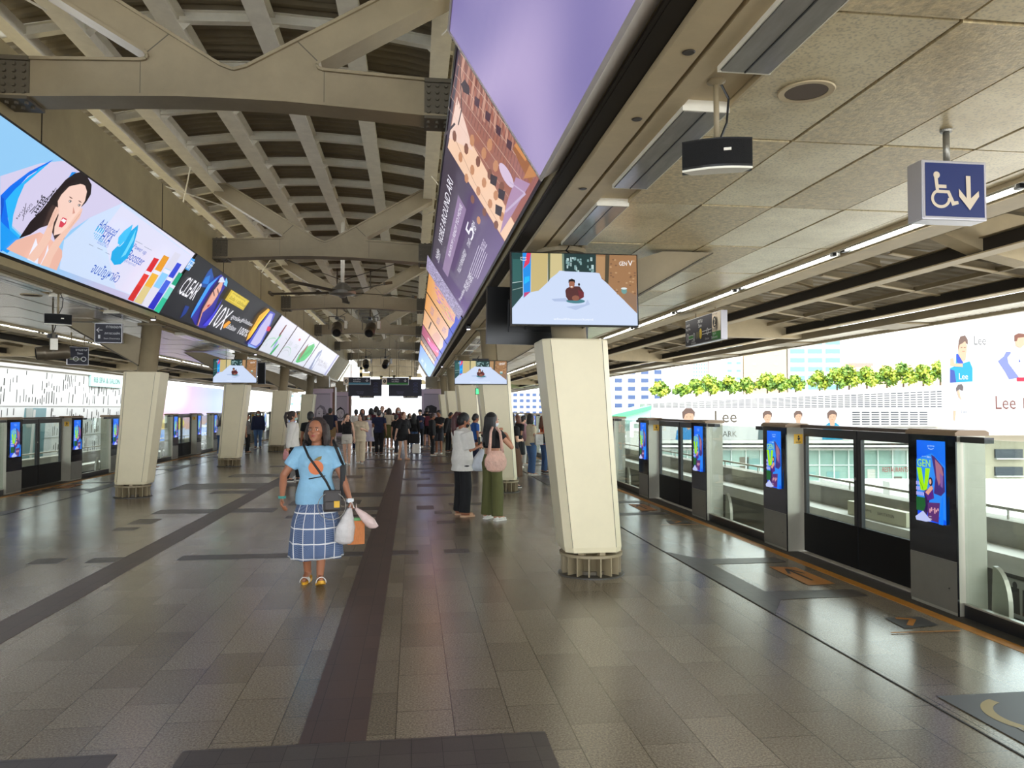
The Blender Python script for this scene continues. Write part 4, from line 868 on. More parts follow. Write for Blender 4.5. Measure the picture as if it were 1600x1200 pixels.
for x, y, nm in ((1.965,3.61,'beside the black speaker'),(CX-3.66,11.6,'on the left near the hanging speaker')):
    t = thing('ceiling_speaker', 'round brown ceiling speaker with pale ring, '+nm, 'speaker', (x, y, GZ))
    b = MB(); b.lathe([(.105,-.004),(.135,-.006),(.14,.0)], BEIGE, 32, cap=False); b.build('ring', t)
    b = MB(); b.lathe([(.0,-.003),(.105,-.003),(.105,.0)], mat('speaker_mesh_brown', lin(92,76,60), .7, bump=.3, bscale=400), 32); b.build('mesh_grille', t)
k = 0
for y in (2.5, 3.25, 4.05, 5.4):
    b = MB(); b.lathe([(.0,-.004),(.025,-.004),(.03,0)], mat('downlight_dark', lin(60,52,44), .5), 16); b.build('downlight', label='small dark downlight in the inner strip, %s from the camera' % ORD[k], cat='downlight', group='small downlights in the inner ceiling strip', loc=(1.215, y, GZ-.012)); k += 1
b = MB(); b.lathe([(.0,-.05),(.05,-.045),(.075,-.02),(.08,0)], PURL, 20); b.build('smoke_detector', label='small white dome detector on the right side ceiling beyond the television', cat='smoke detector', loc=(2.55, 8.6, GZ))
# ================================================================ SPEAKERS, PROJECTORS, FAN
def make_speaker(loc, rz, label, cable=True):
    t = thing('hanging_speaker', label, 'speaker', loc, rz); H0 = .30
    b = MB(); b.tube([(0,0,0),(0,0,-H0)], .014, STEEL, 10); b.lathe([(0,0),(.045,0),(.045,-.008),(.016,-.02)], STEEL, 16); b.build('drop_rod', t)
    b = MB(); pts = [(-.165,.05)]+[(-.165+.33*i/10, -.03-.035*math.sin(PI*i/10)) for i in range(11)]+[(.165,.05)]
    b.prism(pts, 'z', -H0-.14, -H0, BLACK); b.build('cabinet', t)
    b = MB(); b.prism([(p[0]*.98, p[1]-.004) for p in pts[1:-1]]+[(p[0]*.98, p[1]+.003) for p in pts[1:-1]][::-1], 'z', -H0-.128, -H0-.008, mat('speaker_cloth', lin(16,16,17), .9, bump=.5, bscale=500)); b.build('front_grille', t)
    b = MB(); b.prism([(p[0], p[1]-.001) for p in pts[1:-1]]+[(.12,.03),(-.12,.03)], 'z', -H0-.15, -H0-.14, PURL); b.build('lower_trim', t)
    b = MB(); b.box(.03,.065,-.074,-.068,-H0-.068,-H0-.055, PURL); b.build('badge', t)
    if cable: b = MB(); b.tube([(.02,.02,0),(.06,.03,-.08),(.05,.03,-.2),(.01,.03,-H0)], .006, BLACK, 6); b.build('cable', t)
make_speaker((1.465, 3.55, GZ), -.35, 'black curved loudspeaker hanging on a rod from the right ceiling')
make_speaker((-4.87, 11.3, GZ), .5, 'black loudspeaker hanging under the left girder above the projector')
def make_projector(loc, rz, drop, label, tilt=.35, group=None, sc_=1.0):
    t = thing('cylinder_projector', label, 'projector', loc, rz, group)
    b = MB(); b.tube([(0,0,0),(0,0,-drop)], .018, BOLT, 8); b.build('drop_pole', t)
    b = MB(); z = -drop
    b.box(-.26,.26,-.04,.04,z-.02,z,BOLT); b.box(-.26,-.235,-.03,.03,z-.42,z,BOLT); b.box(.235,.26,-.03,.03,z-.42,z,BOLT); b.box(-.05,.05,-.10,.10,z-.10,z-.02,BLACK); b.build('yoke', t)
    R = Matrix.Translation((0,0,z-.42)) @ Matrix.Rotation(tilt, 4, 'X'); PJ = mat('projector_body_bronze', lin(104,94,78), .35, metal=.5)
    b = MB(); b.M = R @ Matrix.Rotation(PI/2, 4, 'X'); b.smooth = True; b.lathe([(.0,-.33),(.15,-.33),(.165,-.28),(.165,.10),(.17,.12),(.17,.16),(.145,.18),(.145,.30),(.125,.31)], PJ, 28, cap=False); b.build('barrel', t)
    b = MB(); b.M = R @ Matrix.Rotation(PI/2, 4, 'X'); b.lathe([(.0,.24),(.126,.26),(.126,.31)], BLACK, 24, cap=False); b.build('lens_hood', t)
    b = MB(); b.box(.235,.33,-.07,.07,z-.38,z-.14,PURL); b.build('ballast_box', t)
    t.scale = (sc_, sc_, sc_)
    b = MB(); b.tube([(.1,0,z),(.3,.02,z+.12),(.2,.02,z+.26),(.02,.01,z+.3)], .010, BLACK, 6); b.build('cable', t)
make_projector((-5.33, 12.2, GZ), -1.05, .71, 'bronze cylinder projector hanging below the left side ceiling', .12, sc_=.68)
make_projector((-2.42, 25.0, 6.34), .08, 1.75, 'cylinder projector under the roof, left one of the nearer centre pair', .45)
make_projector((-1.37, 25.0, 6.34), -.08, 1.75, 'cylinder projector under the roof, right one of the nearer centre pair', .45)
make_projector((-2.46, 41.0, 6.34), .1, 1.95, 'cylinder projector under the roof, left one of the farther centre pair', .45)
make_projector((-1.44, 41.0, 6.34), -.1, 1.95, 'cylinder projector under the roof, right one of the farther centre pair', .45)
t = thing('ceiling_fan', 'large grey industrial ceiling fan with five long blades under the roof', 'fan', (-1.62, 18.0, 5.9))
b = MB(); b.tube([(0,0,.1),(0,0,-1.38)], .045, PURL, 12); b.build('drop_pole', t)
b = MB(); b.lathe([(0,-1.70),(.06,-1.70),(.10,-1.66),(.30,-1.62),(.32,-1.56),(.22,-1.50),(.14,-1.42),(.10,-1.36),(0,-1.36)], GREYM, 24); b.build('motor_hub', t)
for i in range(5):
    a = 2*PI*i/5+.35; b = MB(); b.M = Matrix.Rotation(a, 4, 'Z') @ Matrix.Translation((0,0,-1.575)) @ Matrix.Rotation(.22, 4, 'X')
    b.prism([(-.075,0),(-.04,.016),(.04,.014),(.085,-.004),(.04,.0),(-.03,.004)], 'x', .3, 1.75, BOLT); b.box(1.72,1.78,-.09,.10,-.02,.04,BOLT); b.build('blade', t)
for s in (1, -1): b = MB(); b.tube([(0,0,-1.30),(s*2.0,.3,-.55)], .008, BLACK, 6); b.build('stay_wire', t)
# ================================================================ TELEVISIONS ON THE COLUMNS
SCRB = mat('tv_black_casing', lin(12,12,13), .3)
def tv_art(b, W, H, y):
    a = Art((-W/2, y, 0), (1,0,0), (0,0,1), ART_SCR, b, step=.0006); P = lambda x, z: ((x-255)/1050*W, (690-z)/595*H); q = lambda *pp: [P(*p) for p in pp]
    a.rect(0,0,W,H,(.62,.72,.88))
    a.poly(q((255,95),(345,95),(345,450),(255,560)), (.02,.10,.10)); a.poly(q((262,150),(335,150),(335,330),(262,350)), (.05,.18,.17)); a.line([P(258,350),P(340,335)], .006, (.55,.65,.65)); a.line([P(258,410),P(345,385)], .006, (.35,.45,.42))
    a.poly(q((345,95),(415,95),(405,480),(350,480)), (.02,.35,.80)); a.poly(q((380,95),(415,95),(400,180),(350,230)), (.75,.08,.18)); a.poly(q((360,300),(400,290),(400,330),(355,360)), (.02,.55,.95)); a.poly(q((355,430),(402,420),(400,450),(352,470)), (.6,.1,.25))
    a.poly(q((415,95),(555,95),(550,345),(480,410),(410,425)), (.62,.52,.27)); a.poly(q((555,95),(575,95),(570,310),(553,345)), (.16,.18,.10)); a.poly(q((575,95),(690,95),(690,245),(640,255),(570,310)), (.66,.58,.34)); a.poly(q((672,95),(692,95),(690,240),(674,245)), (.25,.32,.25))
    a.poly(q((690,95),(960,95),(955,255),(690,245)), (.02,.07,.07))
    rr = random.Random(4)
    for i in range(26): x = rr.uniform(700,940); z = rr.uniform(110,240); a.rect(*P(x,z), *P(x+rr.uniform(8,22),z+rr.uniform(12,40)), (.28,.42,.42) if i % 3 else (.55,.68,.68), up=(i == 0))
    a.poly(q((960,95),(1305,95),(1300,590),(1180,470),(1040,330),(955,260)), (.42,.25,.13)); a.poly(q((1040,95),(1075,95),(1060,345),(1030,320)), (.12,.10,.06)); a.poly(q((960,110),(1035,110),(1030,310),(960,260)), (.50,.33,.18))
    for i in range(30): x = rr.uniform(1075,1290); z = rr.uniform(120,430); a.ell(*P(x,z), .012, .008, (.28,.16,.09) if i % 2 else (.58,.40,.24), 6, up=(i == 0))
    a.poly(q((1180,470),(1260,530),(1300,590),(1300,440),(1215,400)), (.36,.24,.16)); a.ell(*P(1192,400), .028,.030,(.22,.40,.38)); a.ell(*P(1192,380), .030,.010,(.75,.80,.80))
    a.poly(q((400,430),(470,415),(560,330),(610,285),(650,240),(700,245),(950,250),(985,255),(1010,320),(1060,350),(1120,420),(1190,480),(1260,560),(1300,620),(1300,690),(255,690),(255,560)), (.64,.72,.88))
    a.poly(q((580,480),(700,470),(720,500),(600,500)), (.50,.58,.76)); a.poly(q((700,545),(860,520),(880,480),(900,520),(780,570)), (.52,.60,.78))
    a.ell(*P(780,495), .09,.022,(.10,.28,.32)); a.poly(q((695,410),(705,390),(735,375),(780,370),(815,370),(850,420),(850,460),(800,490),(720,490),(700,460)), (.14,.04,.04)); a.poly(q((800,400),(850,420),(850,460),(815,480)), (.22,.03,.05))
    a.ell(*P(750,352), .028,.042,(.42,.20,.13)); a.poly(q((722,345),(724,318),(750,306),(776,318),(777,345),(765,330),(735,330)), (.02,.01,.01)); a.ell(*P(748,376), .012,.007,(.8,.7,.65)); a.ell(*P(780,470), .036,.026,(.34,.15,.10)); a.ell(*P(810,355), .010,.014,(.03,.02,.02))
    a.text('prime', *P(350,140), .022, (.9,.95,.95)); a.ring(*P(350,150), .034,.016,.005,(.9,.95,.95),10,PI*1.15,PI*1.85)
    a.text('GEN', *P(1185,170), .040, (.95,.95,.95), w=.075); a.text('V', *P(1247,165), .052, (.95,.95,.95)); a.text('พร้อมให้รับชมทุกวันศุกร์', *P(760,650), .026, (.95,.97,1), w=.38)
def make_tv(loc, rz, tilt, label, on=True, W=1.21, H=.68):
    t = thing('television', label, 'television', loc, rz, group='televisions on the columns' if on else None); t.rotation_euler = (tilt, 0, rz)
    b = MB(); b.box(-W/2-.012, W/2+.012, -.02, .035, -.012, H+.012, SCRB); b.box(-W*.3, W*.3, .035, .07, .12, H-.12, SCRB); b.build('casing', t)
    if on: b = MB(); tv_art(b, W, H, -.0205); b.build('screen', t, label='lit screen showing a snowy slide scene')
    else: b = MB(); b.box(-W/2, W/2, -.0215, -.02, 0, H, GLB); b.build('screen', t)
    b = MB(); b.box(-.16, .16, .07, .10, .15, .5, BLACK); b.tube([(0,.09,.33),(0,.2,.33)], .03, BLACK, 8); b.build('wall_bracket', t)
    b = MB(); b.tube([(.0,.05,H),(-.06,.08,H+.06),(-.02,.14,H+.12)], .008, BLACK, 6); b.build('cable', t)
    return t
TILT = -.06
make_tv((1.525, 7.13, 2.44), -.0, TILT, 'large television with snowy slide picture on the nearest right column')
make_tv((1.32, 8.12, 2.34), PI+.12, TILT, 'black-backed television facing away behind the nearest right column', on=False, W=1.1, H=.58)
make_tv((1.30, 14.75, 2.12), 0, TILT, 'television with snowy slide picture on the second right column', W=1.0, H=.44+.0)
make_tv((-4.93, 22.25, 2.37), 0, TILT, 'television with snowy slide picture on the second left column', W=1.16, H=.64)
b = MB(); b.box(-.10,.10,-.04,.04,0,.60,BLACK); b.box(-.085,.085,-.045,-.04,.02,.58,mat('speaker_cloth', lin(16,16,17), .9)); b.build('column_speaker', label='tall black speaker beside the television on the second left column', cat='speaker', loc=(-4.22, 22.3, 2.33))
# ================================================================ SIGNS
NAVY = lin(43,66,128); NAVYD = lin(38,38,62); CREAM = lin(226,214,196); GREEN = lin(58,140,62)
SIGNF = mat('sign_aluminium', lin(196,194,200), .3, metal=.4)
t = thing('hanging_sign', 'blue wheelchair and down-arrow sign in aluminium box on a single pole', 'sign', (3.04, 3.99, GZ))
b = MB(); b.tube([(0,.03,0),(0,.03,-.20)], .018, GREYM, 14); b.lathe([(0,-.014),(.03,-.012),(.034,0),(0,0)], GREYM, 20, c=(0,.03,0)); b.build('pole', t)
b = MB(); b.rbox(-.2, .2, -.03, .10, -.535, -.195, SIGNF, .008); b.build('box', t)
b = MB(); b.box(-.192,.192,-.033,-.030,-.527,-.203,SIGNF); b.build('frame', t)
a = Art((-.182,-.034,-.517),(1,0,0),(0,0,1),ART_PRINT); W, H = .364,.304; a.rect(0,0,W,H,NAVY)
P = lambda x, y: ((x-262)/570*W, (985-y)/500*H*1.0)
a.ell(*P(370,600), .020,.020,CREAM); a.poly([P(345,620),P(378,615),P(385,690),P(462,690),P(462,722),P(388,722),P(390,740),P(490,742),P(535,842),P(572,838),P(578,866),P(515,885),P(470,770),P(362,768)], CREAM)
a.ring(*P(405,820), .060,.055,.017,CREAM,28,PI*.68,PI*2.03); a.poly([P(648,600),P(692,600),P(694,810),P(770,738),P(774,790),P(683,922),P(580,795),P(578,722),P(652,810)], CREAM)
a.build('sign_face', t)
def sign_box(name, label, loc, W, H, D, poles, rz=0.0, group=None, mats=None):
    t = thing(name, label, 'sign', loc, rz, group); b = MB(); b.rbox(-W/2, W/2, -D/2, D/2, -H, 0, mats or SIGNF, .006); b.build('box', t)
    for px_, h in poles: b = MB(); b.tube([(px_,0,0),(px_,0,h)], .012, STEEL, 8); b.build('hanger', t)
    return t, Art((-W/2+.012, -D/2-.002, -H+.012), (1,0,0), (0,0,1), ART_PRINT)
# route sign seen at an angle, facing the platform
t, a = sign_box('hanging_sign', 'dark route-map sign with yellow circle and platform number 2 over right doors', (4.62, 11.72, 3.125), 1.52, .44, .10, ((-.4,.1),(.42,.1)), -PI/2)
W, H = 1.496,.416; a.rect(0,0,W,H,NAVYD); a.rect(W*.78,0,W,H,CREAM); a.rect(W*.78,0,W,H*.30,GREEN)
LW = (.75,.75,.78)
a.ring(W*.08,H*.30,.045,.075,.014,LW); a.rect(W*.115,H*.24,W*.25,H*.36,GREEN); a.line([(W*.115,H*.37),(W*.25,H*.37)],.008,LW); a.line([(W*.115,H*.23),(W*.25,H*.23)],.008,LW); a.ring(W*.28,H*.30,.04,.06,.012,LW)
for i in range(3): a.ring(W*(.36+.03*i),H*.32,.016,.055,.008,(.72,.62,.30),10,PI/2,PI*1.5)
a.ell(W*.48,H*.35,.055,.085,(.72,.55,.05)); a.line([(W*.53,H*.41),(W*.78,H*.43)],.010,LW); a.line([(W*.53,H*.30),(W*.78,H*.31)],.010,LW); a.ring(W*.68,H*.37,.035,.055,.012,LW)
a.text('บางหว้า', W*.11,H*.80,.05,LW); a.text('Bang Wa', W*.12,H*.62,.05,LW); a.text('สยาม', W*.48,H*.83,.055,LW); a.text('Siam', W*.48,H*.66,.055,LW); a.text('ราชดำริ', W*.28,H*.13,.04,LW); a.text('Ratchadamri', W*.29,H*.04,.03,LW); a.text('Chit Lom', W*.68,H*.10,.03,LW); a.text('S', W*.48,H*.35,.05,NAVYD)
a.text('PLATFORM', W*.89,H*.92,.03,NAVYD); a.ell(W*.89,H*.64,.075,.085,(.02,.02,.02)); a.text('2', W*.89,H*.64,.11,CREAM); a.text('ชานชาลา', W*.89,H*.38,.04,NAVYD); a.text('สุขุมวิท', W*.89,H*.20,.045,LW); a.text('Sukhumvit', W*.89,H*.09,.04,LW)
a.build('sign_face', t)
t, a = sign_box('hanging_sign', 'small navy exit-direction sign with left arrow hung at the second left canopy', (-5.52, 14.85, 3.2), .46, .36, .10, (), .12)
W, H = .436,.336; a.rect(0,0,W,H,NAVYD); a.text('←', W*.16,H*.66,.09,LW); a.text('ทางออก', W*.7,H*.84,.045,LW); a.text('สกายวอล์ค', W*.65,H*.5,.045,LW); a.text('Siam Discovery', W*.64,H*.2,.04,LW); a.rect(W*.12,H*.2,W*.2,H*.4,LW); a.build('sign_face', t)
t, a = sign_box('hanging_sign', 'navy route-map sign with white loop above the left screen doors', (-6.93, 17.0, 2.93), .40, .38, .08, ((-.12,.3),(.12,.3)), .5)
W, H = .376,.356; a.rect(0,0,W,H,NAVYD); a.text('ชานชาลา', W*.7,H*.85,.04,LW); a.text('Siam', W*.6,H*.65,.04,LW); a.ring(W*.78,H*.32,.05,.05,.012,LW); a.line([(W*.1,H*.36),(W*.7,H*.36)],.008,(.55,.6,.4)); a.line([(W*.1,H*.28),(W*.7,H*.28)],.008,(.55,.6,.4)); a.ring(W*.4,H*.32,.05,.05,.01,LW); a.build('sign_face', t)
# overhead platform signs far down the centre
for x, num, l1, l2, gc, lab in ((-2.34,'2','แบริ่ง','Kheha',(.10,.30,.40),'overhead navy platform sign with number 2 and down arrow, left of centre'),(-.74,'1','หมอชิต','Khu Khot',GREEN,'overhead navy platform sign with number 1 and green stripe, right of centre')):
    t, a = sign_box('overhead_sign', lab, (x, 33, 2.96), 1.12, .32, .12, ((-.25,3.38),(0.05,3.38)))
    W, H = 1.096,.296; a.rect(0,0,W,H,NAVYD); a.rect(0,0,.2,H,CREAM); a.ell(.1,H*.5,.06,.075,(.05,.04,.04)); a.text(num,.1,H*.5,.09,CREAM); a.rect(.2,0,W,H*.28,gc); a.text(l1, W*.5,H*.75,.07,LW,w=.3); a.text(l2,W*.5,H*.45,.06,LW,w=.3); a.text('↓',W*.88,H*.62,.14,LW); a.build('sign_face', t)
for x, lab in ((-2.15,'left'),(-.35,'right')):
    t, a = sign_box('overhead_sign', 'large dark information board hanging behind the %s overhead platform sign' % lab, (x, 35.5, 2.98), 1.5, .78, .1, ((-.3,3.36),(.3,3.36)), mats=mat('dark_board', lin(40,34,52), .5))
    W, H = 1.476,.756; a.rect(0,0,W,H,(.03,.025,.05))
    for i in range(4): a.ring(W*.82,H*(.25+.17*i),.10,.04,.01,(.12,.12,.3),14)
    a.text('Information', W*.35,H*.25,.05,(.25,.2,.35)); a.text('Interchange', W*.35,H*.14,.05,(.25,.2,.35)); a.build('sign_face', t)
for x, lab in ((-3.05,'left'),(-.15,'right')):
    t, a = sign_box('overhead_sign', 'small grey line-name sign hung far down the platform, %s one' % lab, (x, 52, 2.55), 1.0, .22, .08, ((-.3,3.8),(.3,3.8)), mats=mat('grey_board', lin(120,112,100), .5))
    W, H = .976,.196; a.rect(0,0,W,H,(.16,.14,.12)); a.text('ออก Exit', W*.5,H*.5,.09,(.6,.6,.55)); a.ell(.09,H*.5,.06,.06,(.4,.36,.33)); a.build('sign_face', t)
t, a = sign_box('exit_sign', 'green emergency exit sign beside the left column row', (-5.7, 24.5, 2.72), .62, .2, .05, ((0,.5),), mats=BLACK)
a.m = emis('exit_green', (.05,.8,.2), 1.2); a.rect(0,0,.596,.176,(0,0,0)); a.m = ART_PRINT; a.text('EXIT', .35,.09,.09,(.9,1,.9)); a.poly([(.06,.03),(.1,.03),(.13,.09),(.16,.03),(.19,.04),(.15,.12),(.1,.14)], (.9,1,.9)); a.build('sign_face', t)
t, a = sign_box('exit_sign', 'green emergency exit sign below the television on the second right column', (1.42, 15.1, 2.05), .40, .13, .05, (), mats=BLACK)
a.m = emis('exit_green', (.05,.8,.2), 1.2); a.rect(0,0,.376,.106,(0,0,0)); a.m = ART_PRINT; a.text('EXIT', .2,.053,.06,(.9,1,.9)); a.build('sign_face', t)
# ================================================================ POSTER PILLARS AT THE FAR END
PINK = mat('pink_pillar_panel', lin(206,184,196), .5); BRN = mat('brown_pillar_edge', lin(120,84,66), .5)
def poster_face(a, W, H, k):
    a.rect(0,0,W,H,(.55,.48,.54)); a.rect(.02,H-.06,W-.02,H-.03,(.3,.26,.3)); c = W/2
    D = (.03,.02,.03); G = (.30,.26,.30); S = (.62,.56,.60)
    if k == 0:
        a.poly([(.05,0),(.05,1.15),(.12,1.45),(.3,1.62),(.5,1.52),(.62,1.2),(.75,.9),(W-.05,0)], G); a.poly([(.1,1.0),(.12,1.35),(.28,1.5),(.42,1.38),(.44,1.1),(.34,.92),(.2,.88)], S); a.poly([(.05,.05),(.3,.5),(.7,.4),(W-.05,.05)], D)
    elif k == 1: a.ell(c,1.15,.24,.32,S); a.ring(c,1.15,.26,.34,.04,D); a.poly([(c-.26,1.25),(c,1.55),(c+.26,1.3),(c,1.42)], D); a.poly([(.05,0),(.2,.7),(W-.2,.7),(W-.05,0)], D)
    else: a.ell(c,1.12,.22,.30,S); a.poly([(c-.27,1.22),(c-.25,1.55),(c,1.62),(c+.27,1.5),(c+.26,1.22)], D); a.poly([(c-.16,1.0),(c,.78),(c+.2,.95),(c+.2,.80),(c,.68),(c-.18,.82)], D); a.poly([(.08,0),(.15,.6),(c,.75),(W-.15,.6),(W-.08,0)], G); a.poly([(.02,1.3),(.12,1.32),(.1,1.1),(.02,1.05)], D)
    for x in (c-.12,c+.10): a.ell(x-.03,1.18,.045,.02,D); a.line([(x-.08,1.26),(x+.03,1.27)],.015,D)
    a.line([(c-.03,1.12),(c-.05,1.02),(c,1.01)],.012,D); a.poly([(c-.09,.93),(c,.96),(c+.08,.93),(c,.90)], D)
for x, y, k, lab in ((-4.43,39.2,0,'pink poster pillar with a large monochrome woman portrait, left side'),(-4.25,46.8,1,'pink poster pillar with a round line-drawn face, farther left'),(.93,39.2,2,'pale poster pillar with a bearded man in a black cap, right side')):
    t = thing('poster_pillar', lab, 'pillar', (x, y, 0)); W = .78; b = MB()
    b.box(-W/2-.1, W/2+.1, -.4, .4, 0, 2.62, PINK); b.box(W/2+.1, W/2+.22, -.42, .42, 0, 2.7, BRN); b.box(-W/2-.14, W/2+.14, -.44, .44, 2.45, 2.62, PINK); b.build('cladding', t)
    a = Art((-W/2,-.402,.2),(1,0,0),(0,0,1),ART_PRINT); poster_face(a, W, 2.2, k); a.build('poster', t)
    b = MB(); b.box(-.3,.3,-.3,.3,2.7,3.25,STEEL); b.build('shaft', t)
for s, y0, y1, lab in ((-1,47.2,54,'pale cream and pink advertising panel beyond the left girder end'),(1,47.2,54,'pale pink lettered advertising panel beyond the right girder end')):
    X0, X1 = (CX-2.71, CX-2.07) if s < 0 else (CX+2.71, CX+2.07); t = thing('billboard', lab, 'billboard', (X0, y0, 3.3))
    b = MB(); b.prism([(0,.03),(X1-X0,1.05),(X1-X0+s*.06,1.05),(s*.06,.03)] , 'y', 0, y1-y0, FRAMEG); b.build('box', t)
    V = Vector((X1-X0,0,1.05)).normalized(); U = Vector((0,-s,0)); N = U.cross(V); a = Art(N*.02+(Vector((0,0,0)) if s < 0 else Vector((0,0,0))), U, V)
    u0, u1 = (0, y1-y0) if s < 0 else (-(y1-y0), 0); a.rect(u0,.03,u1,1.2,(.78,.80,.68)); a.rect(u0+1.5 if s < 0 else u0,.03,u1,1.2,(.85,.72,.68)); a.text('SUMMER', (u0+u1)/2,.8,.2,(.6,.3,.3)); a.build('backlit_print', t)
# ================================================================ BEYOND THE TRACKS
HF = Vector((math.sin(YAW), math.cos(YAW), 0))
def at(px_, py_, D):      # lateral, height at horizontal distance D ahead of the viewpoint
    d = pixray(px_, py_); k = D/d.dot(HF); p = d*k; return p.dot(_r), p.z+CAMH
def bthing(name, label, cat, D, group=None): return thing(name, label, cat, (HF.x*D, HF.y*D, 0), -YAW, group)
def bb(b, D, x0, y0, x1, y1, n0, n1, m):    # block seen at these picture bounds, n0..n1 metres deep from D
    (a0, z1), (a1, z0) = at(x0, y0, D), at(x1, y1, D); b.box(a0, a1, n0, n1, z0, z1, m)
WALLW = mat('white_facade', lin(206,206,202), .7, noise=.03, nscale=.3); WALLG = mat('pale_grey_facade', lin(176,175,170), .8, noise=.06, nscale=.4); CON2 = mat('parking_concrete', lin(150,143,124), .85, noise=.08, nscale=.5)
WIN = mat('dark_window_band', lin(34,42,52), .3); WINT = mat('teal_window', lin(84,122,126), .3); WINB = mat('blue_window', lin(44,66,104), .3); BEI = mat('beige_facade', lin(170,150,118), .8); PNK = mat('pinkish_facade', lin(172,158,156), .8)
# ---- the mall opposite: louvred upper wall, banner, glazed front
D = 48; t = bthing('shopping_mall', 'long white mall with louvred top wall and glazed front across the right tracks', 'building', D)
b = MB(); bb(b, D, 945, 637, 1478, 1000, .6, 22, WALLG); (a0, z0), (a1, z1) = at(1000, 640, D), at(1478, 640, D)
zt0, zt1 = at(1010, 624, D)[1], at(1478, 602, D)[1]; b.prism([(a0,z0-.1),(a1,z0-.1),(a1,zt1),(a0,zt0)], 'y', .3, 2.2, WALLG); b.build('wall', t)
b = MB(); n = 46
for i in range(n):
    f0 = (i+.08)/n; f1 = (i+.88)/n; xa, xb = a0+(a1-a0)*f0, a0+(a1-a0)*f1; ta, tb = [zt0+(zt1-zt0)*f-.28 for f in (f0, f1)]; lo = z0+.12
    for j in range(7):
        g = (j+.2)/7; h = (j+.62)/7; b.add([(xa,.29,lo+(ta-lo)*g),(xb,.29,lo+(tb-lo)*g),(xb,.29,lo+(tb-lo)*h),(xa,.29,lo+(ta-lo)*h)], [(0,1,2,3)], WIN)
b.build('louvre_band', t)
b = MB(); lo, hi = at(0, 664, D)[1], at(0, 642, D)[1]
(x0, _), (x1, _) = at(1333, 650, D), at(1454, 650, D); b.box(x0, x1+2, .22, .6, lo-.1, hi+.06, WALLG)
for i in range(8):
    for j in range(6): xa = x0+(x1-x0)*(i+.06)/8; xb = x0+(x1-x0)*(i+.86)/8; za = lo+(hi-lo)*(j+.15)/6; b.box(xa, xb, .20, .22, za, za+(hi-lo)*.075, WIN)
b.build('lower_louvre_band', t)
b = MB(); bb(b, D, 955, 687, 1478, 692, -.5, .6, WALLG); bb(b, D, 955, 695, 1478, 698, -.7, .6, WALLW); bb(b, D, 955, 700, 1478, 703, -.4, .6, WALLG); b.build('ledges', t)
GLF = mat('mall_shopfront_glass', lin(138,166,158), .12, noise=.15, nscale=.5); MUL = mat('pale_mullion', lin(196,206,202), .4)
b = MB(); bb(b, D, 955, 703, 1512, 800, .2, .6, GLF); b.build('glazed_front', t)
b = MB()
for i in range(24): x = at(960+i*23, 750, D)[0]; za, zb = at(0, 800, D)[1], at(0, 703, D)[1]; b.box(x-.04, x+.04, .12, .2, za, zb, MUL)
for y in (727, 752, 778): (xa, z), (xb, _) = at(955, y, D), at(1512, y, D); b.box(xa, xb, .12, .2, z-.03, z+.03, MUL)
b.build('mullions', t)
b = MB(); rr = random.Random(8)
for i in range(26):
    x, z = at(rr.uniform(960,1480), rr.uniform(735,775), D); b.box(x, x+rr.uniform(.3,1.4), .17, .19, z, z+rr.uniform(.3,1.0), [WALLG, mat('shop_dark', lin(96,88,80), .6), mat('shop_teal', lin(110,150,148), .5), mat('shop_warm', lin(200,160,110), .5)][i % 4])
b.build('shop_fittings', t)
(x, z) = at(1400, 734, D); a = Art((x, .1, z), (1,0,0), (0,0,1), ART_OUT); a.text('RESTAURANTS', 0, 0, .30, (.75,.04,.04), w=1.6); a.build('shop_lettering', t)
def man(a, cx, cy, s, hair, skin, top, kind=0):      # head-and-shoulders figure in a printed campaign
    a.poly([(cx-.55*s,cy-1.2*s),(cx-.5*s,cy-.45*s),(cx-.2*s,cy-.2*s),(cx+.2*s,cy-.2*s),(cx+.5*s,cy-.45*s),(cx+.55*s,cy-1.2*s)], top)
    a.poly([(cx-.13*s,cy-.3*s),(cx,cy-.42*s),(cx+.13*s,cy-.3*s),(cx+.12*s,cy),(cx-.12*s,cy)], skin); a.ell(cx,cy+.12*s,.21*s,.28*s,skin)
    a.poly([(cx-.25*s,cy+.05*s),(cx-.27*s,cy+.32*s),(cx-.12*s,cy+.48*s),(cx+.12*s,cy+.48*s),(cx+.26*s,cy+.32*s),(cx+.24*s,cy+.08*s),(cx+.18*s,cy+.25*s),(cx,cy+.28*s),(cx-.14*s,cy+.22*s),(cx-.20*s,cy+.05*s)], hair)
    for q in (-.08, .08): a.ell(cx+q*s, cy+.12*s, .03*s, .015*s, hair, 8)
    a.line([(cx-.04*s,cy-.02*s),(cx+.04*s,cy-.02*s)], .02*s, (.6,.25,.2))
HB = (.25,.17,.14); SKN = (.78,.52,.38); AQ = (.02,.42,.62)
D2 = 47.6; t = bthing('campaign_banner', 'long white banner reading Lee MARK with printed young men, on the mall front', 'banner', D2)
(x0, z1), (x1, z0) = at(1017, 637, D2), at(1332, 687, D2); b = MB(); b.box(x0, x1, 0, .2, z0, z1, WALLW); b.build('board', t)
a = Art((0,-.01,0),(1,0,0),(0,0,1),ART_OUT); a.ua, a.ub, a.v0, a.v1 = x0, x1, z0, z1; a.rect(x0,z0,x1,z1,(.88,.88,.88))
gx = lambda x, y: at(x, y, D2)
u, v = gx(1134, 651); a.text('Lee', u, v, .72, (.20,.17,.12), w=1.35); u, v = gx(1136, 678); a.text('MARK', u, v, .34, (.22,.20,.17), w=1.2)
for x, y, s, tp in ((1076,656,1.5,(.10,.40,.75)),(1199,655,1.1,(.16,.24,.27)),(1247,654,1.0,(.88,.88,.88)),(1300,655,1.15,AQ)): u, v = gx(x, y); man(a, u, v, s, HB, SKN, tp)
a.build('print', t)
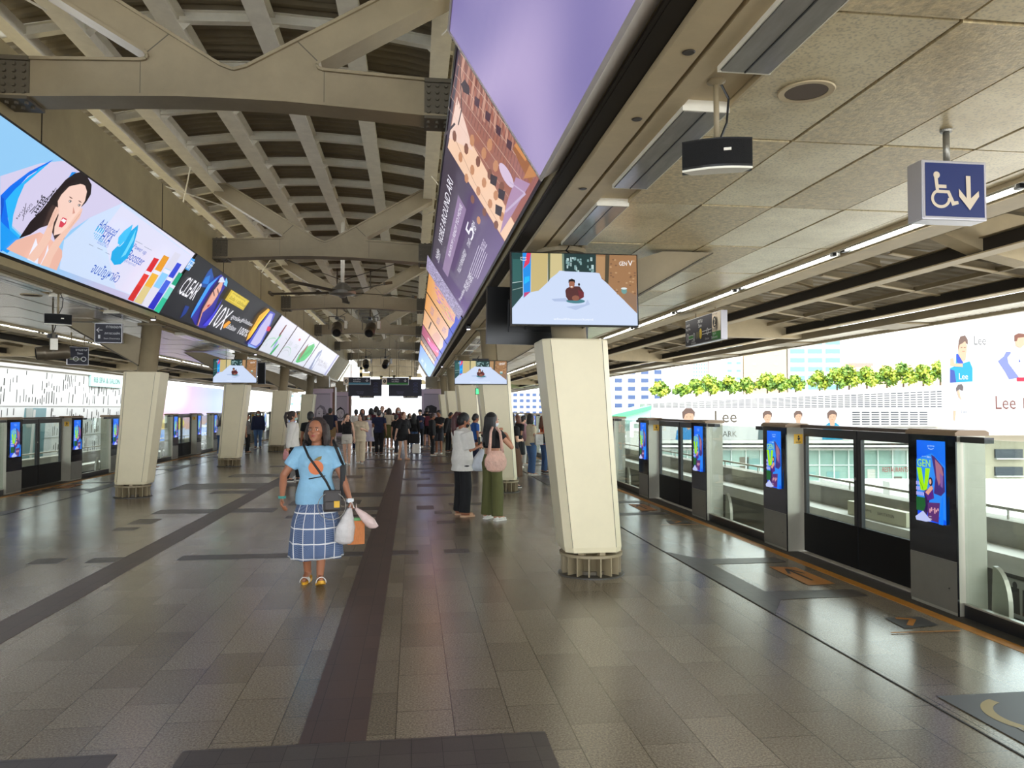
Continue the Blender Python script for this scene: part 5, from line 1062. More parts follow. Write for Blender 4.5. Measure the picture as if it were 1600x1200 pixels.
t = bthing('green_roof_shop', 'small white shop with slanting green roof edge beside the banner', 'building', D2-1)
b = MB(); DD = D2-1; bb(b, DD, 905, 662, 1015, 790, 0, 5, WALLG); (xa, za), (xb, zb) = at(950, 656, DD), at(1016, 637, DD); b.prism([(xa-3,za-1.3),(xb,zb-1.2),(xb,zb),(xa,za),(xa-3,za-.8)], 'y', 0, 5, mat('pale_teal_wall', lin(170,206,200), .6)); b.build('wall', t)
b = MB(); b.prism([(xa-3,za-.9),(xb,zb-.12),(xb,zb+.12),(xa-3,za-.45)], 'y', -.4, 5.2, mat('green_fascia', lin(70,186,110), .5)); b.build('green_fascia', t)
u, v = at(985, 671, DD); a = Art((u,-.02,v),(1,0,0),(0,0,1),ART_PRINT); a.text('ER', 0, 0, .95, (.95,.95,.95), w=2.3); a.build('lettering', t)
# ---- big double Lee hoarding and the concrete car park under it
D3 = 36; t = bthing('campaign_hoarding', 'huge white hoarding reading Lee with printed young men above the concrete car park', 'hoarding', D3)
(x0, z1), (x1, z0) = at(1480, 470, D3), at(1760, 680, D3); b = MB(); b.box(x0, x1, 0, .6, z0, z1, WALLW); b.build('board', t)
a = Art((0,-.01,0),(1,0,0),(0,0,1),ART_OUT); a.ua, a.ub, a.v0, a.v1 = x0, x1, z0, z1; a.rect(x0,z0,x1,z1,(.9,.9,.9)); gx = lambda x, y: at(x, y, D3)
u, v = gx(1531, 532); a.text('Lee', u, v, .42, (.22,.22,.22), w=.55); u, v = gx(1571, 629); a.text('Lee', u, v, .62, (.28,.12,.10), w=.95); u, v = gx(1612, 630); a.text('MARK', u+.35, v, .5, (.28,.12,.10), w=1.5)
q = lambda *P: [gx(1480+x/5.46, 480+y/5.46) for x, y in P]
a.poly(q((75,400),(90,395),(130,480),(190,460),(215,520),(215,635),(105,640),(22,645),(22,520),(70,500)), AQ); a.poly(q((75,400),(95,400),(135,470),(130,500),(80,470)), (.05,.12,.55)); a.poly(q((22,530),(60,540),(75,640),(22,645)), (.08,.14,.45))
a.poly(q((90,330),(92,400),(130,465),(155,450),(160,400),(168,330),(150,290),(110,300)), SKN); a.poly(q((90,370),(95,290),(110,250),(150,240),(172,275),(175,320),(160,310),(150,290),(125,310),(105,320)), HB); a.poly(q((22,500),(25,440),(50,430),(60,480),(130,480),(130,510),(60,505)), SKN)
u, v = gx(1505, 588); a.text('Lee', u, v, .30, (.85,.9,.95), w=.42); a.ell(*gx(1502,543), .05,.02,HB); a.ell(*gx(1507,543), .05,.02,HB); a.line([gx(1503,549), gx(1507,549)], .03, (.6,.2,.15))
a.poly(q((540,380),(500,380),(480,420),(430,460),(490,550),(525,615),(620,600),(590,560),(520,480)), (.28,.32,.62)); a.poly(q((520,480),(610,600),(655,600),(655,400),(560,370),(510,430)), (.82,.83,.88)); a.poly(q((590,600),(655,598),(655,632),(590,632)), (.70,.03,.10)); a.poly(q((605,470),(610,440),(620,465)), (.05,.1,.5))
a.poly(q((575,270),(580,330),(620,350),(655,320),(655,230),(600,230)), SKN); a.poly(q((570,290),(570,240),(605,222),(655,228),(655,255),(600,262),(590,290)), (.30,.14,.10))
a.poly(q((75,720),(72,690),(90,660),(120,655),(135,680),(130,715),(100,700)), (.20,.17,.17)); a.poly(q((80,715),(100,705),(110,760),(120,795),(95,770)), SKN); a.poly(q((50,880),(72,885),(60,975),(50,960)), SKN); u, v = gx(1506, 643); a.text('Lee', u, v, .14, (.3,.33,.4))
a.build('print', t)
t = bthing('car_park', 'pale concrete multi-storey car park with dark window bands, at the right edge', 'building', D3+.1)
b = MB(); bb(b, D3, 1512, 681, 1760, 1020, .6, 2.5, CON2); b.build('wall', t)
for j, y in enumerate((703, 731, 759)):
    for x0, x1 in ((1519,1549),(1568,1612),(1630,1680),(1700,1750)): b = MB(); bb(b, D3, x0, y, x1, y+14, .5, .6, WIN); bb(b, D3, x0, y+14, x1, y+16, .4, .6, WALLG); b.build('window_band', t)
t = bthing('low_white_roof', 'bright white flat roof just beyond the right trackside parapet', 'roof', 22); b = MB()
x0, z1 = at(1380, 778, 22); b.box(x0+.6, x0+16, -3.5, 6, z1-.5, z1, WALLW); b.build('roof_slab', t)
for i in range(3): b = MB(); b.box(x0-.3+i*.7, x0+.1+i*.7, -1, -.6, z1-.4, z1+.55-.1*i, WALLW); b.build('vent_cowl', t)
# ---- towers in the haze
def tower(lab, D, x0, y0, x1, yb, wallm, rows, cols, winm, wf=.7, hf=.55, group='towers beyond the mall', cap=None):
    t = bthing('tower_block', lab, 'building', D, group); b = MB(); (a0, z1), (a1, _) = at(x0, y0, D), at(x1, y0, D); z0 = at(x0, yb, D)[1]; b.box(a0, a1, 0, (a1-a0)*.8, -11, z1, wallm); b.build('wall', t)
    b = MB(); dz = (z1-z0)/rows; dx = (a1-a0)/cols; b.box(a0+.02, a1-.02, -.03, -.01, z0, z1, wallm)
    for i in range(cols):
        for j in range(rows): x = a0+dx*(i+.5-wf/2); z = z0+dz*(j+.5-hf/2); b.box(x, x+dx*wf, -.1, 0, z, z+dz*hf, winm)
    b.build('windows', t)
    if cap: b = MB(); b.box(a0+(a1-a0)*.2, a1-(a1-a0)*.2, 1, 5, z1, z1+(a1-a0)*.12, cap); b.build('roof_plant', t)
    return t
tower('white office block with blue square windows in horizontal bands, left of the trees', 95, 935, 562, 1038, 640, WALLW, 6, 5, WINB, .55, .5)
tower('pinkish residential tower with tiny windows in the haze', 190, 1082, 520, 1106, 590, PNK, 12, 6, WINT, .5, .5)
tower('pale balcony tower beside the pinkish tower', 190, 1107, 512, 1130, 590, WALLG, 12, 2, WALLW, .8, .4)
tower('cream block with narrow windows behind the rooftop trees', 118, 1132, 500, 1160, 610, WALLW, 9, 2, WINT, .5, .3)
tower('beige blank-sided tower with tiny windows', 118, 1161, 480, 1228, 610, BEI, 8, 2, WALLW, .12, .2)
tower('white apartment tower with teal window bands, tallest beyond the trees', 118, 1231, 500, 1314, 612, WALLW, 8, 3, WINT, .82, .55, cap=BEI)
tower('low pale building with small red roof in the distance', 210, 1316, 574, 1380, 612, PNK, 4, 6, WALLG, .5, .4, cap=mat('red_roof', lin(214,110,100), .6))
tower('long faint beige block behind the rooftop trees at right', 170, 1394, 568, 1482, 612, BEI, 2, 14, WALLG, .4, .6)
# far end of the line
tower('pale building with pinkish wall beyond the platform end', 150, 596, 634, 608, 650, PNK, 2, 2, WALLG, .5, .4)
tower('blue and white hospital-like block low beyond the right canopy', 130, 790, 612, 880, 650, WALLW, 4, 9, WINB, .6, .5)
tower('faint white block beyond the platform end', 170, 610, 628, 660, 650, WALLW, 2, 5, WALLG, .5, .3)
tower('white apartment block seen between the left columns', 90, 384, 595, 426, 650, WALLW, 5, 4, WALLG, .3, .25)
tower('pale block between the third and fourth left columns', 125, 436, 600, 520, 650, WALLW, 4, 6, WINT, .3, .25)
# ---- rooftop trees on the mall
def leaf_mat(name, c1, c2):
    m, nt, b = nodes(name); n = nt.nodes.new('ShaderNodeTexNoise'); n.inputs['Scale'].default_value = 2.0; t = nt.nodes.new('ShaderNodeTexCoord'); L(nt, t.outputs['Object'], n.inputs['Vector'])
    r = nt.nodes.new('ShaderNodeValToRGB'); r.color_ramp.elements[0].color = (*c1, 1); r.color_ramp.elements[1].color = (*c2, 1); r.color_ramp.elements[0].position = .4; r.color_ramp.elements[1].position = .6
    L(nt, n.outputs['Fac'], r.inputs['Fac']); L(nt, r.outputs['Color'], b.inputs['Base Color']); b.inputs['Roughness'].default_value = .6; b.inputs['Transmission Weight'].default_value = 0; return m
LF = leaf_mat('leaves_fresh_green', lin(92,128,34), lin(166,176,56)); LF2 = leaf_mat('leaves_mid_green', lin(66,104,38), lin(128,156,50)); BARK = mat('bark', lin(110,92,72), .9)
rr = random.Random(12)
for i in range(17):
    x = 1032+i*27+rr.uniform(-6,6); base = 621-(x-1010)*.0455; h = 22+i*.9+rr.uniform(-6,6); Dt = 50+rr.uniform(0,1.2)
    (a_, zb), (_, zt) = at(x, base+3, Dt), at(x, base-h, Dt); hh = zt-zb
    t = bthing('roof_tree', 'leafy green tree on the mall roof, %s from the left in the row' % ('first' if i == 0 else ORD[i]), 'tree', Dt, 'trees along the mall roof'); t.location = t.location+_r*a_+Vector((0,0,zb))
    b = MB(); b.tube([(0,0,-.3),(.02,0,hh*.3),(.05,0,hh*.6)], [.06,.05,.02], BARK, 6); b.build('trunk', t)
    b = MB()
    for k in range(900):
        cl = k % 6; cx, cy, cz = [(0,0,.62),(.42,.1,.5),(-.42,-.1,.48),(.15,.3,.78),(-.2,-.3,.75),(.05,-.35,.35)][cl]; rr2 = hh*.36
        v = Vector((rr.gauss(0,1), rr.gauss(0,1), rr.gauss(0,1))).normalized()*rr.uniform(.45,1)*rr2*.80; c = Vector((cx*hh*.9, cy*hh*.9, cz*hh))+v
        u = Vector((rr.gauss(0,1), rr.gauss(0,1), rr.gauss(0,1))).normalized()*.11; w_ = u.cross(v.normalized()+Vector((.1,.2,.3))).normalized()*.08
        b.add([tuple(c-u), tuple(c+w_), tuple(c+u), tuple(c-w_)], [(0,1,2,3)], LF if (i+cl) % 3 else LF2)
    b.build('crown', t)
# ---- left side: white perforated facade, curved-edge LED screen
t = thing('perforated_building', 'white building with tiny dark slots and a slanting teal window across the left track', 'building', (-14, 18, 0))
b = MB(); b.box(-8, 0, -26, 25.5, -11, 3.28, WALLW); b.box(-.1, .08, -26, 25.5, 3.10, 3.32, WALLG); b.build('wall', t)
b = MB(); rr = random.Random(5); SLOT = mat('facade_slot', lin(46,46,38), .8)
for r0, r1 in ((1.78,3.05),(.55,1.68),(-.75,.45),(-2.2,-.85)):
    y = -26
    while y < 25.3:
        y += rr.uniform(.14,.26)
        if r0 < 1.7 and 11.3 < y < 13.9: continue
        z = r0+rr.uniform(.0,.12)
        while z < r1-.15:
            l = rr.choice((.18,.26,.36,.46)); l = min(l, r1-z-.03)
            if rr.random() < .62: w_ = rr.choice((.045,.06,.085)); sh = .05*l; b.add([(.004,y,z),(.004,y+w_,z),(.004,y+w_+sh*2,z+l),(.004,y+sh*2,z+l)], [(0,1,2,3)], SLOT)
            z += l+rr.uniform(.05,.30)
for z in (1.72, .5, -.8): b.box(.0,.012,-26,25.5,z,z+.02,mat('facade_joint', lin(150,150,142), .8))
b.build('slot_pattern', t)
b = MB(); DY = 8.1; b.prism([(3.9+DY,1.66),(5.5+DY,1.66),(5.0+DY,-2.5),(3.1+DY,-2.5)], 'x', .0, .03, WINT); b.prism([(4.45+DY,1.6),(4.62+DY,1.6),(4.1+DY,-2.5),(3.93+DY,-2.5)], 'x', .03, .05, WALLG); b.prism([(3.9+DY,1.66),(3.95+DY,.95),(4.3+DY,.95),(4.4+DY,1.66)], 'x', .03, .05, mat('grey_blind', lin(150,156,150), .6)); b.build('slanting_window', t)
b = MB(); b.box(.02, .10, 17.5, 21.1, 2.62, 3.16, mat('teal_sign_panel', lin(168,212,204), .4)); a = Art((.11,20.5,2.36),(0,1,0),(0,0,1),ART_PRINT,b); a.O = Vector((.11,17.55,2.66)); a.U = Vector((0,1,0)); a.N = a.U.cross(a.V); a.text('RB SPA & SALON', 1.75,.25,.24,(.12,.22,.20),w=3.0); b.build('salon_sign', t)
for z0, z1, nm in ((-.9,-.9,'a'),): pass
t = thing('led_screen', 'giant curved-edge LED screen with pink and blue sunset landscape beyond the left doors', 'screen', (-14, 44.2, 0), .0)
b = MB(); b.box(-.6, 0, 0, 17, -1.2, 3.08, BLACK); b.build('casing', t)
def ledc(s, r):      # s along the track, r up
    sky = mixc((.17,.26,.78), (.72,.34,.62), max(0, .75-s)*1.5); sky = mixc(sky, (1.0,.9,.95), max(0, 1-math.hypot((s-.12)*2.2, (r-.92)*1.6)*1.5))
    mtn = mixc((.72,.38,.14), (.58,.28,.36), s+.15*math.sin(20*s)); snow = mixc((.62,.66,.85), (.06,.30,.80), .5+.5*math.sin(9*s+6*r))
    return snow if r < .40+.04*math.sin(11*s) else (mixc(mtn, sky, (r-.42)/.22) if r < .66 else sky)
a = Art((.012,0,-1.2),(0,1,0),(0,0,1),attr_mat('led_wall_image', .74)); a.grid(0,0,16.6,4.26,60,40,ledc)
a.ell(3.2,1.95,2.3,.42,(.80,.62,.02),24); a.ell(1.4,1.85,1.4,.2,(.7,.5,.12),20)
a.poly([(8.2,1.6),(8.4,2.0),(9.6,1.75),(11.5,1.7),(11.3,1.55)], (.95,.92,1)); a.poly([(13.5,1.6),(16.5,2.5),(16.5,1.5)], (.9,.92,1)); a.poly([(0,.1),(3,.3),(3.6,.0),(0,0)], (.02,.3,.9)); a.poly([(.2,.2),(3.4,.55),(3.3,.3),(.2,.05)], (.0,.25,.85))
a.build('lit_display', t)
# trackside cabinets, notices and board seen through the screens
for x, y, w_, h_, nm in ((4.70,7.15,.34,.42,'cream trackside box with small lettering, seen through the right doors'),(8.05,12.5,1.7,.24,'grey lettered notice board on the parapet walkway, seen through the right doors'),):
    b = MB(); z0 = -1.15 if x < 6 else -.295; b.box(-.07,.07,-w_/2,w_/2,0,h_ if x > 6 else .6,mat('cream_box', lin(206,202,176), .5)); a = Art((-.075,w_/2,0),(0,-1,0),(0,0,1),ART_PRINT,b); hh = h_ if x > 6 else .6
    a.text('Phrakanong' if x > 6 else 'LAP', w_*.35, hh*.6, .06, (.1,.1,.1)); a.text('SIAM STATION', w_*.68, hh*.55, .05, (.1,.1,.1)) if x > 6 else None; b.build('trackside_box', label=nm, cat='box', loc=(x, y, z0))
t = thing('trackside_poster', 'grey poster with two standing figures on the inner track wall, seen through right doors', 'poster', (7.96, 8.9, -1.12))
b = MB(); b.box(-.04,0,-.7,.7,0,.50,WALLG); b.build('board', t); a = Art((-.045,.68,.02),(0,-1,0),(0,0,1),ART_PRINT); a.rect(0,0,1.36,.47,(.55,.55,.52)); a.poly([(.5,0),(.8,.47),(1.36,.47),(1.36,0)],(.4,.4,.38))
for i in range(4): a.line([(.9+.1*i,0),(.75+.03*i,.47)],.012,(.12,.12,.12))
for x in (.28,.48): a.poly([(x-.08,.04),(x-.07,.38),(x+.07,.38),(x+.08,.04)],(.08,.08,.08)); a.ell(x,.41,.04,.05,(.1,.1,.1))
a.build('print', t)
# ================================================================ PEOPLE
def skinmat(n, c): return mat('skin_'+n, c, .5, noise=.06, nscale=12)
SK_A = skinmat('warm', lin(196,142,112)); SK_B = skinmat('tan', lin(160,104,74)); SK_C = skinmat('fair', lin(222,178,152))
def hairmat(n, c):
    return mat('hair_'+n, c, .38, bump=.7, bscale=60, stretch=(5,5,.35))
H_BLK = hairmat('black', lin(20,17,17)); H_BRN = hairmat('dark_brown', lin(46,30,24)); H_MAR = hairmat('maroon', lin(70,24,26)); H_LBR = hairmat('auburn', lin(110,62,38)); H_BLD = hairmat('grey', lin(120,104,88))
def cloth(n, c, noise=.07): return mat('cloth_'+n, c, .85, noise=noise, nscale=14, bump=.25, bscale=26)
K = {n: cloth(n, lin(*c)) for n, c in dict(sky_blue=(142,188,216), white=(226,222,214), black=(22,22,25), navy=(28,36,66), olive=(92,92,50), cream=(214,200,172), beige=(196,178,146), khaki=(150,124,84), denim=(72,100,142),
    maroon=(92,30,44), orange=(214,92,50), pink=(214,150,150), grey=(120,118,116), charcoal=(48,48,54), blue=(44,92,168), lilac=(196,190,210), brown=(94,66,48), red=(196,40,36), floral=(196,150,160), offwhite=(204,200,190)).items()}
MASK_W = mat('face_mask_white', lin(226,232,236), .7); MASK_B = mat('face_mask_black', lin(24,24,28), .7); MASK_G = mat('face_mask_mint', lin(186,222,212), .7)
EYEW = mat('eye_white', lin(226,222,216), .2); EYEB = mat('eye_iris', lin(38,24,18), .15); LIP = mat('lips', lin(166,78,72), .4); SOLE = mat('shoe_white', lin(224,220,212), .5); SHB = mat('shoe_black', lin(26,26,28), .5); SHT = mat('sandal_tan', lin(206,164,130), .5); SHY = mat('slide_yellow', lin(228,168,40), .5)
def V3(*a): return Vector(a)
def limb(b, pts, rs, m, n=10):
    b.tube(pts, rs, m, n)
    for p, r in zip(pts, rs): b.ell(p, (r, r, r), m, n, 6)
def eloft(b, rows, m, n=20, tf=None):       # rows: (cx, cy, z, rx, ry)
    rr_ = []
    for cx, cy, z, rx, ry in rows:
        ring = [V3(cx+rx*math.cos(2*PI*k/n), cy+ry*math.sin(2*PI*k/n), z) for k in range(n)]
        rr_.append([tuple(tf(p)) if tf else tuple(p) for p in ring])
    o = b.smooth; b.smooth = True; b.loft(rr_, m); b.smooth = o
def ik(S, T, a, c, hint):
    d = T-S; l = min(max(d.length, abs(a-c)+.01), (a+c)*.998); d.normalize(); T = S+d*l
    x = (a*a-c*c+l*l)/(2*l); h = math.sqrt(max(a*a-x*x, 0)); hn = (hint-d*hint.dot(d)).normalized()
    return S+d*x+hn*h, T
def remesh(o, v, it=2):
    m = o.modifiers.new('r', 'REMESH'); m.mode = 'VOXEL'; m.voxel_size = v; m.use_smooth_shade = True
    s = o.modifiers.new('s', 'SMOOTH'); s.iterations = it; s.factor = .5
def person(x, y, rz, h, label, skin=SK_A, hair=('short', H_BLK), top=('tee', 'black'), low=('trousers', 'black'), shoe=SOLE, w=1.0, armL=None, armR=None, legL=(.09, 0, 0), legR=(.09, 0, 0),
           lean=0.0, hyaw=0.0, hpitch=0.0, mask=None, near=False, curl=.5, fL=0.0, fR=0.0, elL=None, elR=None, loose=1.0, group='people on the platform', female=True, hs=1.04, tail=None):
    k = h/1.63; vx = .0065 if near else .0125; fr = .0088 if near else .0105
    M = lambda p: Matrix.Rotation(lean, 4, 'X') @ (p-V3(0,0,.92))+V3(0,0,.92)          # lean is towards -Y when positive
    U = (lambda p: M(p)*k) if lean else (lambda p: p*k)
    nk = V3(0,.01,1.40); HR = Matrix.Rotation(hyaw, 4, 'Z') @ Matrix.Rotation(hpitch, 4, 'X')
    Hd = lambda p: U(HR @ ((p-nk)*hs)+nk); sw = (.150 if female else .168)*(.5+.5*w)
    b = MB()
    # head, jaw, ears, nose, neck
    def hell(c, r, n=16, q=10, m=skin, bb=None): 
        bb = bb or b; mb = MB(); mb.ell((0,0,0), r, m, n, q); bb.smooth = True; bb.add([tuple(Hd(V3(*c)+V3(*p))) for p in mb.v], mb.f, m); bb.smooth = False
    hell((0,.008,1.535), (.073,.092,.095)); hell((0,-.022,1.478), (.056,.062,.070)); hell((0,-.058,1.430), (.028,.022,.020)); hell((0,-.093,1.492), (.0115,.016,.013), 10, 6); hell((0,-.086,1.512), (.0085,.012,.026), 10, 6)
    for s in (-1, 1): hell((s*.074,.012,1.503), (.010,.020,.031), 10, 6); hell((s*.036,-.058,1.485), (.022,.020,.022), 10, 6)
    limb(b, [U(V3(0,.022,1.33)), Hd(V3(0,.018,1.46))], [.054*k, .050*k], skin, 14)
    T = [(0,0,.80,.135,.10),(0,0,.90,.160,.112),(0,-.002,.98,.142,.10),(0,-.004,1.06,.122,.088),(0,-.006,1.16,.140,.10),(0,-.004,1.25,.152,.102),(0,.004,1.31,.150,.088),(0,.012,1.355,.105,.066),(0,.018,1.38,.06,.05)]
    wf = [1,1.0,1,1,1,1,1,1,1]
    W = lambda rx, z: rx*(w if z < 1.3 else .5+.5*w)
    eloft(b, [(cx,cy,z,W(rx,z)*(1 if female else (1.07 if z > 1.1 else .97)),W(ry,z)) for cx,cy,z,rx,ry in T], skin, 22, U)
    for s in (-1, 1):
        if female: p = U(V3(s*.066,-.075,1.215)); b.ell(p, (.058*k,.05*k,.055*k), skin, 12, 8)
    arms = {}
    for s, tgt, el in ((1, armL, elL), (-1, armR, elR)):
        S = U(V3(s*sw, .008, 1.315)); t_ = V3(*tgt) if tgt else V3(s*(sw+.085), -.02, .775); t_ = t_*k
        hint = V3(*el) if el else V3(s*.45, 1.0, -.25)
        E, Wr = ik(S, t_, .275*k, .245*k, hint); arms[s] = (S, E, Wr)
        r = .5+.5*w; limb(b, [S, S.lerp(E,.5), E, E.lerp(Wr,.35), Wr], [.050*k*r,.043*k*r,.036*k*r,.036*k*r,.024*k], skin)
        d = (Wr-E).normalized(); d = (d+V3(0,0,-.15)).normalized(); n_ = d.cross(V3(0,-1,0) if abs(d.y) < .8 else V3(0,0,1)).normalized()*s; sd = d.cross(n_).normalized()      # n_: palm normal towards the body
        if n_.dot(V3(-s,0,0)) < 0: n_ = -n_
        pc = Wr+d*.045*k; R = Matrix((sd, n_, d)).transposed().to_3x3(); mb = MB(); mb.ell((0,0,0), (.040*k,.018*k,.052*k), skin, 12, 8); b.smooth = True; b.add([tuple(pc+R@Vector(p)) for p in mb.v], mb.f, skin); b.smooth = False
        for i, (o_, L_) in enumerate(((-.029,.062),(-.010,.074),(.010,.070),(.028,.054))):
            p0 = pc+sd*o_*k+d*.035*k; c1 = curl*(.6+.1*i); d1 = (d*math.cos(c1)+n_*math.sin(c1)); d2 = (d*math.cos(c1*2.3)+n_*math.sin(c1*2.3)); p1 = p0+d1*L_*.52*k; p2 = p1+d2*L_*.5*k
            limb(b, [p0,p1,p2], [fr*k,fr*.93*k,fr*.8*k], skin, 8)
        side = sd*(-1 if sd.y > 0 else 1)          # thumb leaves the forward edge of the palm
        p0 = pc+side*.026*k-d*.018*k; p1 = p0+(side*.7+d*.6+n_*.3).normalized()*.035*k; p2 = p1+(d*.8+n_*.6).normalized()*.028*k; limb(b, [p0,p1,p2], [fr*1.25*k,fr*1.1*k,fr*.9*k], skin, 8)
    legs = {}
    for s, tgt, fy in ((1, legL, fL), (-1, legR, fR)):
        Hp = V3(s*.082*w, .005, .86)*k; A = V3(s*tgt[0], tgt[1], .075+tgt[2])*k; Kn, A = ik(Hp, A, .402*k, .386*k, V3(s*.05, -1, 0)); legs[s] = (Hp, Kn, A)
        r = .6+.4*w; limb(b, [Hp, Hp.lerp(Kn,.5), Kn, Kn.lerp(A,.3), A], [.083*k*w,.066*k*r,.052*k*r,.050*k*r,.034*k], skin, 12)
        f = Matrix.Rotation(s*.16+0.0, 4, 'Z') @ Matrix.Rotation(fy, 4, 'X') @ V3(0,-1,0); dn = V3(0,0,-.048*k)
        limb(b, [A+dn*.2-f*.035*k, A+dn*.55+f*.06*k, A+dn*.85+f*.135*k], [.034*k,.034*k,.024*k], skin, 10)
    o = b.build('person', label=label, cat='person', group=group, loc=(x, y, 0), rz=rz); remesh(o, vx)
    # hair
    kind, hm = hair; b = MB()
    hell((0,.024,1.552), (.082,.096,.092), m=hm, bb=b); hell((0,.05,1.50), (.076,.075,.085), m=hm, bb=b)
    for s in (-1, 1): hell((s*.060,.012,1.535), (.026,.052,.050), 12, 8, hm, b)
    if kind in ('long','half'):
        e_ = 1.16 if kind == 'long' else 1.28
        for i in range(11):
            a = -.25+(PI+.5)*i/10; cx, cy = .075*math.cos(a), .035+.062*math.sin(a)
            limb(b, [Hd(V3(cx*.9,cy,1.56)), Hd(V3(cx*1.08,cy*1.05,1.44)), U(V3(cx*1.25,cy*1.25+.012,1.35)), U(V3(cx*1.35,cy*1.2+.03,e_+.03*math.sin(i*2)))], [.03*k,.032*k,.030*k,.016*k], hm, 8)
    if kind == 'bob':
        for i in range(13):
            a = -.35+(PI+.7)*i/12; cx, cy = .080*math.cos(a), .02+.072*math.sin(a)
            limb(b, [Hd(V3(cx*.92,cy,1.56)), Hd(V3(cx*1.15,cy*1.1,1.47)), Hd(V3(cx*1.22,cy*1.12,1.395+.012*math.sin(i*2.4)))], [.03*k,.030*k,.018*k], hm, 8)
    if kind == 'pony': limb(b, [Hd(V3(0,.10,1.60)), Hd(V3(0,.155,1.585)), Hd(V3(0,.17,1.50)), U(V3(0,.15,1.36)), U(V3(0,.14,1.26))], [.024*k,.028*k,.038*k,.034*k,.012*k], hm, 10) if not tail else 0
    if tail: tb = MB(); limb(tb, [Hd(V3(0,.10,1.60)), Hd(V3(0,.155,1.585)), Hd(V3(0,.17,1.50)), U(V3(0,.15,1.36)), U(V3(0,.14,1.26))], [.028*k,.034*k,.046*k,.040*k,.014*k], tail, 10); remesh(tb.build('ponytail', o), .008, 1)
    if kind == 'bun': hell((0,.12,1.58), (.04,.04,.04), 12, 8, hm, b)
    hr = b.build('hair', o); remesh(hr, max(vx, .008), 1)
    if kind == 'cap':
        b = MB(); hell((0,.012,1.562), (.088,.104,.085), m=K['black'], bb=b); hell((0,-.10,1.575), (.062,.055,.010), m=K['black'], bb=b); remesh(b.build('cap', o), .009, 1)
    # face
    for s in (-1, 1):
        b = MB(); hell((s*.030,-.0785,1.513), (.0115,.007,.0055), 12, 8, EYEW, b); hell((s*.030,-.0835,1.513), (.0062,.0042,.0058), 10, 6, EYEB, b); b.build('eye', o)
        b = MB(); hell((s*.031,-.083,1.531), (.018,.006,.0035), 10, 6, hm if kind != 'cap' else H_BLK, b); b.build('eyebrow', o)
    if mask: b = MB(); hell((0,-.045,1.466), (.056,.055,.047), m=mask, bb=b); b.build('face_mask', o)
    else: b = MB(); hell((0,-.081,1.462), (.021,.009,.0045), 12, 6, LIP, b); hell((0,-.081,1.4555), (.017,.009,.0045), 12, 6, LIP, b); b.build('lips', o)
    # clothes
    tk, tc_ = top; tm = K[tc_] if isinstance(tc_, str) else tc_; ex = {'tee':.016,'loose':.034,'crop':.014,'shirt':.024,'dress':.022,'vest':.014,'jacket':.036}.get(tk, .018)*loose
    hem = {'tee':.80,'loose':.72,'crop':1.10,'shirt':.80,'dress':.60,'vest':.98,'jacket':.80}.get(tk, .8)
    b = MB(); rows = []
    for cx,cy,z,rx,ry in T:
        if z > 1.36 or z < hem: continue
        rows.append((cx,cy,z,W(rx,z)*(1 if female else (1.07 if z > 1.1 else .97))+ex,W(ry,z)+ex))
    z0 = rows[0]; flare = .012 if tk != 'dress' else .05
    rows = [(z0[0],z0[1],hem,max(z0[3],.150*w+ex)+flare if hem < 1 else z0[3]+.004,max(z0[4],.105*w+ex)+flare if hem < 1 else z0[4]+.004)]+[(a_,b_,c_,max(d_, (.128*w+ex) if tk in ('loose','jacket','shirt','dress') else 0),max(e_, (.10*w+ex) if tk in ('loose','jacket','shirt','dress') else 0)) for a_,b_,c_,d_,e_ in rows if c_ > hem+.03]+[(0,.016,1.385,.066,.058)]
    eloft(b, rows, tm, 24, U)
    if female:
        for s in (-1, 1): b.ell(U(V3(s*.066,-.078,1.215)), ((.060+ex*.7)*k,(.050+ex*.7)*k,.060*k), tm, 12, 8)
    sl = {'vest':0,'crop':.35,'tee':.62,'loose':.9,'shirt':2.0,'jacket':2.0,'dress':.6}.get(tk, .6)
    for s in (1, -1):
        S, E, Wr = arms[s]
        if sl <= 0: continue
        r = (.5+.5*w)*k; g_ = ex*1.15*k
        if sl <= 1: b.tube([S+(U(V3(0,0,1.30))-S)*.35, S, S.lerp(E, sl)], [.054*r+g_,.055*r+g_,.046*r+g_*1.1], tm, 14)
        else: limb(b, [S, S.lerp(E,.5), E, E.lerp(Wr,.5), E.lerp(Wr,.93)], [.058*r+g_,.052*r+g_,.046*r+g_,.042*r+g_*.8,.034*r+g_*.6], tm, 12)
    t_ = b.build({'tee':'t_shirt','loose':'t_shirt','crop':'crop_top','shirt':'shirt','dress':'dress','vest':'vest_top','jacket':'jacket'}.get(tk, 'shirt'), o); remesh(t_, max(vx, .009), 3)
    lk, lc = low[0], low[1]; lm = K[lc] if isinstance(lc, str) else lc
    b = MB()
    if lk in ('trousers','wide','shorts'):
        ww = {'trousers':1.0,'wide':1.45,'shorts':1.25}[lk]
        eloft(b, [(0,0,.78,.150*w+.012,.115*w),(0,0,.88,.166*w+.010,.118*w+.010),(0,-.002,.965,.146*w+.008,.102*w+.008),(0,-.003,1.01,.134*w+.008,.096*w+.006)], lm, 22)
        b.v = [tuple(V3(*p)*k) for p in b.v] 
        for s in (1, -1):
            Hp, Kn, A = legs[s]
            if lk == 'shorts': b.tube([Hp+V3(0,0,.02*k), Hp.lerp(Kn,.5), Hp.lerp(Kn,low[2] if len(low) > 2 else .8)], [.098*k*w,.086*k*w*1.1,.088*k*ww*.92], lm, 16)
            else: b.tube([Hp+V3(0,0,.02*k), Hp.lerp(Kn,.5), Kn, Kn.lerp(A,.5), Kn.lerp(A,1.02)], [.098*k*w,.084*k*w,.066*k*ww,.062*k*ww,.062*k*ww], lm, 16)
